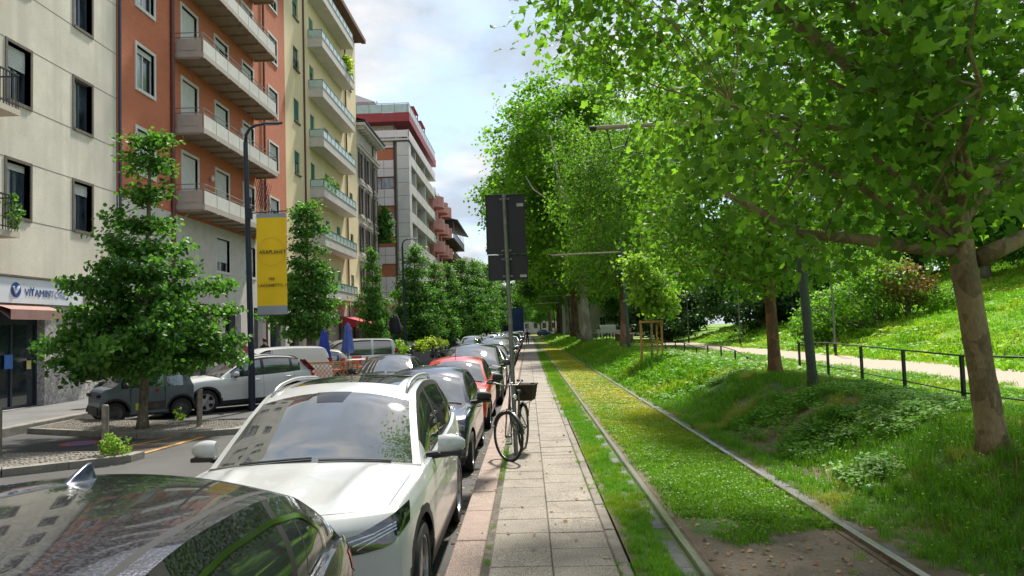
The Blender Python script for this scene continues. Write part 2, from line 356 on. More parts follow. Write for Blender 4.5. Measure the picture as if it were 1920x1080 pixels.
# ---- left footway and planted islands
SW = .20
g = MB(); g.box(-14.6, -11.85, -60, 230, -.2, SW); swl = struct('sidewalk', g, M['walk_asphalt'])
kb = MB(); kb.bbox(-.14, .14, 0, 1.19, -.2, 0, .015); kbm = kb.mesh('kerb_stone', M['kerb_grey'])
for k in range(70):
    link('kerb_stone', kbm, swl, (-11.72, -4+k*1.2, SW+.003), (0, 0, 0))
def island(pts, label, rows):                           # polygon of the outer kerb, counter-clockwise
    c = Vector((sum(p[0] for p in pts)/len(pts), sum(p[1] for p in pts)/len(pts), 0))
    b = MB(); pp = [Vector((p[0], p[1], 0))-c for p in pts]
    t = [p*(1-.16/p.length) for p in pp]
    b.poly([(p.x, p.y, .115) for p in t]); o = thing('planted_island', label, 'traffic island', c)
    part('bed', b, M['mortar'], o)
    for i in range(len(pp)):
        a, d = pp[i], pp[(i+1) % len(pp)]; ta, td = t[i], t[(i+1) % len(pp)]; L = (d-a).length; n = max(1, round(L/1.1))
        for k in range(n):
            f0, f1 = k/n+.004, (k+1)/n-.004
            q = MB(); A, B, C_, D = a.lerp(d, f0), a.lerp(d, f1), ta.lerp(td, f1), ta.lerp(td, f0)
            q.add([(A.x, A.y, 0), (B.x, B.y, 0), (C_.x, C_.y, 0), (D.x, D.y, 0), (A.x, A.y, .12), (B.x, B.y, .12), (C_.x, C_.y, .13), (D.x, D.y, .13)],
                  [(4, 5, 6, 7), (0, 1, 5, 4), (1, 2, 6, 5), (2, 3, 7, 6), (3, 0, 4, 7)])
            part('kerb_stone', q, M['kerb_grey'], o)
    # cobbles / gravel in the bed
    from mathutils.geometry import intersect_point_tri_2d
    def inside(x, y):
        s = False; j = len(t)-1
        for i in range(len(t)):
            if ((t[i].y > y) != (t[j].y > y)) and (x < (t[j].x-t[i].x)*(y-t[i].y)/(t[j].y-t[i].y)+t[i].x): s = not s
            j = i
        return s
    st = MB(); rr = random.Random(len(label)); stp = rows
    x0 = min(p.x for p in t); x1 = max(p.x for p in t); y0 = min(p.y for p in t); y1 = max(p.y for p in t)
    y = y0
    while y < y1:
        x = x0+rr.uniform(0, stp)
        while x < x1:
            if inside(x+stp/2, y+stp/2) and inside(x+.02, y+.02):
                h = .128+rr.uniform(-.008, .008); s_ = stp*rr.uniform(.82, .94); a = x+rr.uniform(0, .1)*stp; bb = y+rr.uniform(0, .1)*stp
                st.add([(a, bb, .1), (a+s_, bb, .1), (a+s_, bb+s_, .1), (a, bb+s_, .1), (a+.2*s_, bb+.2*s_, h), (a+.8*s_, bb+.2*s_, h), (a+.8*s_, bb+.8*s_, h), (a+.2*s_, bb+.8*s_, h)],
                       [(4, 5, 6, 7), (0, 1, 5, 4), (1, 2, 6, 5), (2, 3, 7, 6), (3, 0, 4, 7)])
            x += stp
        y += stp
    part('cobbles', st, M['cobble'], o, kind='stuff')
    return o
island([(-11.5, 11.0), (-8.2, 11.67), (-6.75, 12.75), (-6.72, 13.15), (-8.0, 13.35), (-11.5, 13.5)], 'kerbed island paved with small cobbles nearest the dark car, weed at its tip', .085)
island([(-11.5, 17.2), (-10.6, 16.8), (-8.2, 15.72), (-6.9, 15.72), (-6.2, 16.05), (-6.1, 17.1), (-7.0, 17.7), (-9.2, 18.2), (-11.5, 19.0)], 'kerbed gravel island with the broad street tree in front of the small grey car', .06)
island([(-10.9, 27.6), (-6.9, 27.2), (-6.7, 31.5), (-10.9, 32)], 'kerbed island under the second street tree beyond the white van', .12)
g = MB(); g.quad((-11.4, 13.5, .004), (-8.0, 13.5, .004), (-7.3, 15.6, .004), (-11.4, 16.9, .004)); struct('asphalt_patch', g, M['asphalt_dark'])
g = MB(); g.quad((-8.35, 13.5, .008), (-7.0, 13.3, .008), (-6.9, 15.65, .008), (-7.9, 15.65, .008)); struct('worn_strip', g, M['asphalt_brown'])
g = MB(); g.quad((-7.12, 13.2, .012), (-7.0, 13.2, .012), (-6.72, 15.9, .012), (-6.86, 15.9, .012)); g.quad((-8.1, 13.9, .012), (-8.0, 13.9, .012), (-7.4, 15.7, .012), (-7.52, 15.7, .012))
struct('bay_marking', g, M['yellow_paint'])
def disc(c, r0, r1, z, n=40):
    b = MB()
    for k in range(n):
        a, d = 2*PI*k/n, 2*PI*(k+1)/n
        b.quad(*[(c[0]+r*math.cos(t_), c[1]+r*math.sin(t_), z) for r, t_ in ((r0, a), (r1, a), (r1, d), (r0, d))])
    return b
nm = thing('painted_marking', 'round red and blue no parking symbol painted on the dark asphalt bay', 'road marking', (-9.1, 15.25, .008))
part('red_ring', disc((0, 0), .28, .38, .002), M['red_paint'], nm); part('blue_disc', disc((0, 0), 0.0, .28, .002), M['blue_paint'], nm)
b = MB(); b.quad((-.22, -.16, .004), (-.16, -.22, .004), (.22, .16, .004), (.16, .22, .004)); part('red_bar', b, M['red_paint'], nm)
# distant crossing of the street
g = MB(); g.quad((-.72, 215, .01), (40, 215, .9), (40, 260, .9), (-.72, 260, .01)); struct('cross_street', g, M['asphalt'])
# ================================================================ BUILDINGS
def render_mat(name, col, stain, sc=.6, v=.1):
    m = mat(name, col, .9, var=v, scale=sc, bump=.25, bscale=30, fine=.07, fscale=45, detail=8)
    t = m.node_tree; n = t.nodes; l = t.links; p = pnode(m)
    pos = n.new('ShaderNodeNewGeometry').outputs['Position']; mp = n.new('ShaderNodeMapping'); mp.inputs['Scale'].default_value = (1, 1.5, .16); l.new(pos, mp.inputs[0])
    q = n.new('ShaderNodeTexNoise'); q.inputs['Scale'].default_value = 1.; q.inputs['Detail'].default_value = 7; l.new(mp.outputs[0], q.inputs['Vector'])
    rp = n.new('ShaderNodeValToRGB'); rp.color_ramp.elements[0].position = .46; rp.color_ramp.elements[1].position = .66
    rp.color_ramp.elements[0].color = (0, 0, 0, 1); rp.color_ramp.elements[1].color = (.75, .75, .75, 1); l.new(q.outputs['Fac'], rp.inputs[0])
    mm = n.new('ShaderNodeMixRGB'); l.new(rp.outputs[0], mm.inputs[0]); cur = p.inputs['Base Color'].links[0].from_socket
    l.new(cur, mm.inputs[1]); mm.inputs[2].default_value = (*stain, 1); l.new(mm.outputs[0], p.inputs['Base Color']); return m
M['cream'] = render_mat('cream_render', (.74, .68, .57), (.52, .48, .41))
M['yellow'] = render_mat('yellow_render', (.80, .66, .40), (.73, .59, .35), .4, .04)
M['beige'] = render_mat('beige_render', (.60, .52, .43), (.42, .36, .30))
M['stone_pale'] = mat('pale_stone', (.60, .56, .52), .8, var=.08, scale=2, bump=.15)
M['rough_stone'] = mat('rough_stone', (.52, .49, .46), .9, var=.25, scale=9, bump=.8, bscale=25, fine=.3, fscale=30)
M['brown_stone'] = mat('brown_surround', (.16, .13, .10), .7, var=.2, scale=12, fine=.2, fscale=60)
def brick_mat():
    m = mat('red_brick', (.56, .16, .075), .9, var=.12, scale=.8, bump=0)
    t = m.node_tree; n = t.nodes; l = t.links; p = pnode(m)
    pos = n.new('ShaderNodeNewGeometry').outputs['Position']; s = n.new('ShaderNodeSeparateXYZ'); l.new(pos, s.inputs[0])
    c = n.new('ShaderNodeCombineXYZ'); ad = n.new('ShaderNodeMath'); ad.operation = 'ADD'; l.new(s.outputs[0], ad.inputs[0]); l.new(s.outputs[1], ad.inputs[1])
    l.new(ad.outputs[0], c.inputs[0]); l.new(s.outputs[2], c.inputs[1])
    b = n.new('ShaderNodeTexBrick'); l.new(c.outputs[0], b.inputs['Vector']); b.inputs['Scale'].default_value = 1
    b.inputs['Brick Width'].default_value = .25; b.inputs['Row Height'].default_value = .075; b.inputs['Mortar Size'].default_value = .009
    b.inputs['Color1'].default_value = (.60, .175, .075, 1); b.inputs['Color2'].default_value = (.49, .125, .06, 1); b.inputs['Mortar'].default_value = (.52, .27, .18, 1)
    mm = n.new('ShaderNodeMixRGB'); mm.blend_type = 'MIX'; mm.inputs[0].default_value = .35; cur = p.inputs['Base Color'].links[0].from_socket
    l.new(b.outputs['Color'], mm.inputs[1]); l.new(cur, mm.inputs[2]); l.new(mm.outputs[0], p.inputs['Base Color'])
    bu = n.new('ShaderNodeBump'); bu.inputs['Distance'].default_value = .01; bu.inputs['Strength'].default_value = .6; bu.invert = True
    l.new(b.outputs['Fac'], bu.inputs['Height']); l.new(bu.outputs[0], p.inputs['Normal']); return m
M['brick'] = brick_mat()
M['frame_white'] = mat('white_frame', (.66, .64, .60), .5, var=.05, scale=5)
M['frame_dark'] = mat('dark_frame', (.05, .06, .09), .4, var=.1, scale=5)
M['frame_wood'] = mat('wood_frame', (.35, .10, .04), .5, var=.15, scale=6)
M['win_glass'] = mat('window_glass', (.06, .085, .115), .06, var=.5, scale=.9, spec=.8, ior=1.8)
M['win_curtain'] = mat('curtained_glass', (.46, .53, .60), .12, var=.35, scale=1.6, spec=.8, ior=1.6, stretch=(1, 3, .4))
M['dark'] = mat('dark_interior', (.012, .012, .014), .8)
M['roller'] = mat('roller_shutter', (.66, .67, .67), .6, var=.06, scale=3)
M['teal'] = mat('teal_paint', (.03, .19, .16), .55, var=.1, scale=4)
M['teal_rail'] = mat('teal_rail', (.04, .17, .14), .5, var=.1, scale=4)
M['rail_glass'] = mat('frosted_rail_glass', (.50, .62, .60), .25, var=.08, scale=2)
M['panel_taupe'] = mat('taupe_panel', (.45, .39, .34), .7, var=.06, scale=2)
M['panel_pale'] = mat('pale_panel', (.62, .60, .55), .7, var=.06, scale=2)
M['slab_brown'] = mat('balcony_soffit', (.30, .235, .18), .8, var=.12, scale=3)
M['rail_metal'] = mat('grey_rail_metal', (.30, .29, .27), .45, .3, var=.1, scale=6)
M['iron'] = mat('black_iron', (.02, .02, .022), .5, var=.2, scale=10)
M['pipe_brown'] = mat('brown_downpipe', (.13, .045, .035), .5, var=.1, scale=4)
M['shutter_brown'] = mat('brown_shutter', (.10, .065, .05), .7, var=.15, scale=6)
M['roof_tile'] = mat('roof_tiles', (.20, .10, .07), .85, var=.25, scale=4, bump=.3)
M['roof_dark'] = mat('dark_roof', (.035, .033, .035), .7, var=.2, scale=2)
M['roof_metal'] = mat('sheet_roof', (.30, .28, .27), .6, var=.1, scale=2)
M['red_fascia'] = mat('red_fascia', (.34, .045, .05), .6, var=.08, scale=2)
M['panel_lilac'] = mat('lilac_cladding', (.76, .69, .70), .55, var=.05, scale=1.2)
M['cladding_grey'] = mat('grey_cladding', (.60, .585, .555), .6, var=.05, scale=1.2)
M['shutter_orange'] = mat('orange_shutter', (.48, .165, .085), .6, var=.06, scale=2)
M['pink'] = mat('pink_render', (.66, .31, .27), .8, var=.1, scale=1)
M['awning_red'] = mat('red_awning', (.45, .03, .045), .8, var=.12, scale=4)
M['awning_mauve'] = mat('mauve_awning', (.33, .19, .16), .8, var=.1, scale=4)
M['sign_white'] = mat('white_sign_board', (.72, .74, .80), .4, var=.04, scale=1)
M['sign_blue'] = mat('blue_lettering', (.03, .07, .28), .5, var=.05)
M['sign_lilac'] = mat('lilac_lettering', (.35, .38, .62), .5, var=.05)
M['plant'] = mat('balcony_foliage', (.06, .13, .03), .8, var=.3, scale=20)
M['terracotta'] = mat('terracotta', (.38, .14, .07), .8, var=.1, scale=8)
def facade(X, y0, y1, z0, z1, holes, depth, m, parent, name='wall', face=1, axis='x'):
    """front plane with real openings. axis x: plane X=const facing +X; axis y: plane Y=const facing -Y (coords are then x)."""
    ys = sorted({y0, y1, *[h[0] for h in holes], *[h[1] for h in holes]}); zs = sorted({z0, z1, *[h[2] for h in holes], *[h[3] for h in holes]})
    b = MB(); idx = {}
    def P(u, z, d=0.):
        return (X-d, u, z) if axis == 'x' else (u, X+d, z)
    for i in range(len(ys)-1):
        for j in range(len(zs)-1):
            cy, cz = (ys[i]+ys[i+1])/2, (zs[j]+zs[j+1])/2
            if any(h[0] < cy < h[1] and h[2] < cz < h[3] for h in holes): continue
            q = [P(ys[i], zs[j]), P(ys[i+1], zs[j]), P(ys[i+1], zs[j+1]), P(ys[i], zs[j+1])]
            b.quad(*q)
    for h in holes:
        a, c, d, e = h[0], h[1], h[2], h[3]
        b.quad(P(a, d), P(a, d, depth), P(a, e, depth), P(a, e)); b.quad(P(c, d, depth), P(c, d), P(c, e), P(c, e, depth))
        b.quad(P(a, e), P(a, e, depth), P(c, e, depth), P(c, e)); b.quad(P(a, d, depth), P(a, d), P(c, d), P(c, d, depth))
    return part(name, b, m, parent)
WC = {}
def window(parent, loc, w, h, style, rz=0., shut=0.):
    """style: dict(surround, sw, frame, pane, mull, shutter, sill). local: u along +y, out = +x, origin lower left at wall face."""
    key = (round(w, 2), round(h, 2), style['id'], round(shut, 2))
    if key not in WC:
        L = []
        fr, sw = style['frame'], style.get('sw', .08)
        b = MB()
        if style.get('surround'):
            o = style.get('proud', .04); b.box(-.2, o, -sw, 0, -sw, h+sw); b.box(-.2, o, w, w+sw, -sw, h+sw); b.box(-.2, o-.003, 0, w, h, h+sw); b.box(-.2, o+.02, -.003, w+.003, -sw-.003, 0)
            L.append(('window', b.mesh('window', style['surround']), 0)); b = MB()
        d0 = -style.get('depth', .16); t = .05
        b.box(d0-.04, d0+.03, 0, t, 0, h); b.box(d0-.04, d0+.03, w-t, w, 0, h); b.box(d0-.04, d0+.028, t, w-t, 0, t); b.box(d0-.04, d0+.028, t, w-t, h-t, h)
        nm = style.get('mull', 1)
        for k in range(1, nm+1):
            yy = w*k/(nm+1); b.box(d0-.04, d0+.035, yy-.035, yy+.035, t, h-t)
        fm = b.mesh('window_frame', fr); L.append(('window_frame' if L else 'window', fm, 0 if not L else 1))
        for k in range(nm+1):
            a, c = w*k/(nm+1)+.05, w*(k+1)/(nm+1)-.05
            if shut < .97:
                b = MB(); b.quad((d0, a, t), (d0, c, t), (d0, c, h-t), (d0, a, h-t)); L.append(('pane', b.mesh('pane', style['pane'][k % len(style['pane'])]), 1))
        if shut > 0:
            b = MB(); zt, zb = h-.02, h-.02-(h-.04)*shut; n = max(2, int((zt-zb)/.055)); P = []
            for k in range(n+1):
                z = zt+(zb-zt)*k/n; P += [[(d0+.045, .03, z), (d0+.045, w-.03, z)], [(d0+.06, .03, z-.02), (d0+.06, w-.03, z-.02)]]
            b.grid(P); L.append(('roller_shutter', b.mesh('roller_shutter', style.get('shutter', M['roller'])), 1))
        WC[key] = L
    L = WC[key]; root = None
    for n_, me, lv in L:
        if root is None: root = link(n_, me, parent, loc, (0, 0, rz))
        else: link(n_, me, root)
    return root
def bodybox(parent, x0, x1, y0, y1, z0, z1, m, name='side_wall'):
    b = MB(); b.box(x0, x1, y0, y1, z0, z1); return part(name, b, m, parent)
LOCF = lambda X, Y: (X, Y, 0)
# ---------- B1 cream block
def B1():
    X = -14.5; t = thing('apartment_building', 'cream rendered block with brown framed windows above a white shop sign', 'building', (X, 19, 0))
    f = lambda y: y-19
    st = dict(id='b1', surround=M['brown_stone'], sw=.09, frame=M['frame_dark'], pane=[M['win_curtain'], M['win_curtain'] if False else M['win_glass']], depth=.2, proud=.025)
    cols = [(y, y+1.0) for y in (20.76, 23.92, 17.4, 14.2, 11.0, 7.8, 4.6)]
    rows = [(5.68, 7.25), (9.0, 10.65), (12.4, 14.05), (15.8, 17.4)]
    holes = [(f(a), f(c), z0, z1) for a, c in cols for z0, z1 in rows]
    shops = [(f(20.2), f(22.45), .2, 3.05), (f(23.9), f(25.9), .75, 3.05), (f(15.5), f(18.6), .2, 3.05), (f(11), f(14), .2, 3.05), (f(5), f(9.5), .2, 3.05)]
    up = facade(0, f(4), f(26.45), 3.95, 19.2, [h for h in holes], .22, M['cream'], t)
    part('ground_floor_wall', *(lambda b: (b, M['rough_stone']))(MB()), t) if False else None
    g0 = facade(.012, f(4), f(26.45), .2, 3.95, [(a, c, z0, 3.05) for a, c, z0, z1 in shops], .35, M['rough_stone'], t, name='ground_floor_wall')
    bodybox(t, -12, -.36, f(4), f(26.45), 0, 19.2, M['cream'])
    b = MB()
    for z in (5.62, 7.32, 8.94, 10.72, 12.34, 14.12): b.box(0, .004, f(4), f(26.45), z-.012, z+.012)
    part('joint_line', b, mat('render_joint', (.25, .23, .2), .9), t)
    for i, (a, c) in enumerate(cols):
        for j, (z0, z1) in enumerate(rows):
            sh = [.12, .38, .32, .2][j] if i == 0 else [.22, .0, .0, .3][j] if i == 1 else rnd.choice([0, .3, .5])
            window(t, (0, f(a), z0), 1.0, z1-z0, st, shut=sh)
    for y in (17.2,):
        for z in (4.95, 8.35, 11.75):
            s = MB(); s.box(0, .62, f(y), f(20.42), z, z+.16); bl = part('balcony', s, M['beige'], t)
            q = MB()
            for k in range(27):
                yy = f(y)+.05+k*.12; q.box(.58, .595, yy, yy+.012, z+.16, z+1.1)
            for k in range(5): xx = .05+k*.12; q.box(xx, xx+.012, f(20.38), f(20.392), z+.16, z+1.1)
            q.box(.565, .61, f(y), f(20.4), z+1.1, z+1.14); q.box(0, .61, f(20.37), f(20.41), z+1.1, z+1.135); q.box(.565, .61, f(y), f(20.4), z+.25, z+.275)
            part('railing', q, M['iron'], bl)
    # shop front
    sg = MB(); sg.box(.02, .12, f(18.8), f(24.2), 3.2, 3.92); sb = part('shop_sign', sg, M['sign_white'], t)
    e = MB(); e.box(.0, .16, f(18.75), f(26.4), 3.93, 3.985); part('sign_cap', e, M['brown_stone'], t)
    txt('V', 'V', M['sign_blue'], sb, (.125, f(21.62), 3.5), .28)
    rg = MB()
    for k in range(28):
        a, d = 2*PI*k/28, 2*PI*(k+1)/28
        rg.quad(*[(.127, f(21.0)+r*math.cos(q_), 3.57+r*math.sin(q_)) for r, q_ in ((0.0, a), (.215, a), (.215, d), (0.0, d))])
    part('logo_disc', rg, M['sign_blue'], sb)
    v = MB(); v.tube([(.132, f(20.88), 3.66), (.132, f(20.97), 3.47), (.132, f(21.06), 3.6), (.132, f(21.12), 3.68)], [.03, .035, .045, .035], 6); part('logo_mark', v, M['sign_white'], sb)
    txt('lettering', 'VITAMIN', M['sign_blue'], sb, (.127, f(21.38), 3.42), .3); txt('lettering', 'STORE', M['sign_lilac'], sb, (.127, f(22.42), 3.42), .3)
    for a, c in ((20.25, 22.5), (23.9, 25.9), (15.6, 18.5)):
        aw = MB(); aw.add([(.02, f(a), 3.16), (.02, f(c), 3.16), (.5, f(c), 3.0), (.5, f(a), 3.0), (.5, f(a), 2.72), (.5, f(c), 2.72), (.02, f(a), 3.08), (.02, f(c), 3.08)], [(0, 1, 2, 3), (3, 2, 5, 4), (6, 4, 5, 7)])
        part('awning', aw, M['awning_mauve'], t)
    dg = mat('shop_glass', (.02, .03, .035), .05, spec=.7, ior=1.7)
    dfm = mat('shop_frame', (.012, .02, .035), .4)
    for a, c, z0, z1 in shops:
        b = MB(); b.box(-.3, -.22, a, a+.09, z0, z1); b.box(-.3, -.22, c-.09, c, z0, z1); b.box(-.3, -.222, a+.09, c-.09, z1-.45, z1); b.box(-.3, -.222, a+.09, c-.09, z0, z0+.08)
        mid = (a+c)/2; b.box(-.3, -.218, mid-.04, mid+.04, z0+.08, z1-.45)
        fr = part('shop_front', b, dfm, t)
        for p_, q_ in ((a+.09, mid-.04), (mid+.04, c-.09)):
            b = MB(); b.quad((-.26, p_, z0+.08), (-.26, q_, z0+.08), (-.26, q_, z1-.45), (-.26, p_, z1-.45)); part('pane', b, dg, fr)
    b = MB(); b.box(-.2, -.195, f(21.0), f(21.35), 1.35, 1.75); part('blue_notice', b, mat('blue_poster', (.05, .16, .5), .6), t)
    b = MB(); b.box(-.2, -.195, f(21.95), f(22.15), 1.3, 1.55); part('yellow_notice', b, mat('yellow_poster', (.6, .55, .2), .6), t)
    b = MB(); b.box(-.2, -.195, f(24.4), f(25.6), 1.9, 2.9); part('white_notice', b, mat('white_poster', (.5, .5, .52), .6), t)
    for k in range(7):
        b = MB(); b.cyl((.013, f(21.4)+k*.08, .12), (.02, f(21.4)+k*.08, .12), .02, n=8)
    return t
def txt(name, s, m, parent, loc, size, rot=(PI/2, 0, PI/2), depth=.004, sx=1.):
    c = bpy.data.curves.new(name, 'FONT'); c.body = s; c.size = size; c.extrude = depth; c.materials.append(m); c.resolution_u = 3
    o = bpy.data.objects.new(name, c); dg = bpy.context.evaluated_depsgraph_get()
    COL.objects.link(o); dg.update(); me = bpy.data.meshes.new_from_object(o.evaluated_get(dg)); me.name = name
    bpy.data.objects.remove(o); me.materials.clear(); me.materials.append(m)
    q = link(name, me, parent, loc, rot); q.scale = (sx, 1, 1); return q
B1()
# ---------- B2 red brick block with long balconies
def B2():
    X = -14.5; t = thing('apartment_building', 'red brick block with long pale panelled balconies between the cream and the yellow blocks', 'building', (X, 36, 0)); f = lambda y: y-36
    st = dict(id='b2', surround=M['frame_white'], sw=.12, frame=M['frame_white'], pane=[M['win_curtain'], M['win_glass']], depth=.14)
    H = []; W = []
    tops = [6.75, 9.98, 13.2, 16.42, 19.6, 22.8]
    for j, zt in enumerate(tops):
        if j >= 1: W.append((27.85, 1.35, zt-1.65+.05, 1.65, [0, 1., .12, 0, .2, 0][j]))
        for k, (y, w_, h, sh) in enumerate(((31.62, 1.5, 2.35, (1, 1, .75, .0)), (35.1, 1.5, 1.55, (1, 1, .2, .7)), (38.6, 1.5, 1.55, (.3, 1, .6, .8)), (42.6, 1.5, 1.45, (.4, .5, 1, .3)))):
            W.append((y, w_, zt-h, h, sh[(j-1) % 4]))
    H = [(f(y), f(y+w_), z, z+h) for y, w_, z, h, s in W if z > 5]
    facade(0, f(26.5), f(45.6), 7.25, 24.3, [h for h in H if h[2] > 7.2], .18, M['brick'], t)
    facade(.02, f(26.5), f(45.6), .2, 7.25, [(f(27.2), f(30), .2, 3.6), (f(31.5), f(34.5), .2, 3.6), (f(36), f(38), .2, 3.6), (f(39.8), f(41.2), .2, 3.6), (f(42.3), f(45), .2, 3.6)]+[h for h in H if h[2] < 7.2 and h[3] < 7.2], .3, M['stone_pale'], t, name='ground_floor_wall')
    bodybox(t, -12, -.34, f(26.5), f(45.6), 0, 24.3, M['brick'])
    for y, w_, z, h, s in W:
        if z > 5: window(t, (0, f(y), z), w_, h, st, shut=s)
    for y, c in ((30.62, .09), (41.6, .06)):
        b = MB(); b.cyl((.09, f(y), 0.2), (.09, f(y), 24.3), c, n=10); part('downpipe', b, M['pipe_brown'], t)
    b = MB(); b.cyl((.05, f(26.62), 0.2), (.05, f(26.62), 24.3), .05, n=10); part('downpipe', b, M['frame_dark'], t)
    y0, y1 = 31.0, 40.3
    for z in (7.42, 10.65, 13.87, 17.1, 20.3, 23.5):
        b = MB(); b.box(0, 1.2, f(y0), f(y1), z, z+.16); bl = part('balcony', b, [M['slab_brown']], t)
        n = 7; pw = (y1-y0)/n
        q = MB()
        for k in range(9): yy = f(y0)+(y1-y0)*k/8; q.box(.04, 1.1, yy-.05, yy+.05, z-.09, z-.002)
        part('balcony_rib', q, M['slab_brown'], bl)
        q = MB(); q.box(.0, 1.235, f(y0)-.035, f(y0)-.002, z-.02, z+.2); q.box(1.203, 1.235, f(y0), f(y1)+.03, z-.02, z+.2); part('edge_trim', q, M['panel_taupe'], bl)
        for k in range(n):
            a = f(y0)+k*pw; q = MB(); q.box(1.16, 1.195, a+.03, a+pw-.03, z+.23, z+.78); part('balcony_panel', q, M['panel_pale'], bl)
        q = MB(); q.box(.06, 1.12, f(y0)+.01, f(y0)+.04, z+.21, z+.80); q.box(.25, .95, f(y0)-.012, f(y0)+.005, z+.3, z+.7); part('balcony_panel', q, M['panel_taupe'], bl, label='taupe end panel with a raised square field')
        q = MB()
        for zz_ in (.86, 1.06): q.tube([(0, f(y0)+.03, z+zz_), (1.18, f(y0)+.03, z+zz_), (1.18, f(y1)-.03, z+zz_), (0, f(y1)-.03, z+zz_)], .022, 6)
        for k in range(n+1): a = f(y0)+k*pw; a = min(max(a, f(y0)+.03), f(y1)-.03); q.box(1.165, 1.195, a-.018, a+.018, z+.16, z+1.05)
        part('railing', q, M['rail_metal'], bl)
        q = MB()
        for k in range(n+1): q.ell((1.22, f(y0)+pw*k, z-.04), (.03, .03, .03), 6, 4)
        part('drain_spout', q, M['frame_white'], bl, kind='stuff')
    for y, z in ((38.0, 12.6), (34.4, 9.4)):
        b = MB(); b.ell((.14, f(y), z), (.09, .09, .16), 10, 6); part('wall_lamp', b, M['frame_white'], t)
    # black trellis on the third balcony
    q = MB()
    for k in range(7):
        q.tube([(.9, f(37.6)+k*.28, 8.6), (.9, f(37.6)+k*.28+1.0, 10.2)], .014, 4); q.tube([(.9, f(37.6)+k*.28+1.0, 8.6), (.9, f(37.6)+k*.28, 10.2)], .014, 4)
    part('trellis', q, M['iron'], t)
    dk = MB()
    for a, c in ((27.2, 30), (31.5, 34.5), (36, 38), (39.8, 41.2), (42.3, 45)): dk.quad((-.27, f(a), .2), (-.27, f(c), .2), (-.27, f(c), 3.6), (-.27, f(a), 3.6))
    part('shop_window', dk, mat('shop_dark_glass', (.03, .04, .06), .08, var=.5, scale=.8, ior=1.6), t)
    b = MB(); b.box(-12, .5, f(26.5), f(45.6), 24.3, 24.6); part('roof', b, M['roof_tile'], t)
    return t
B2()
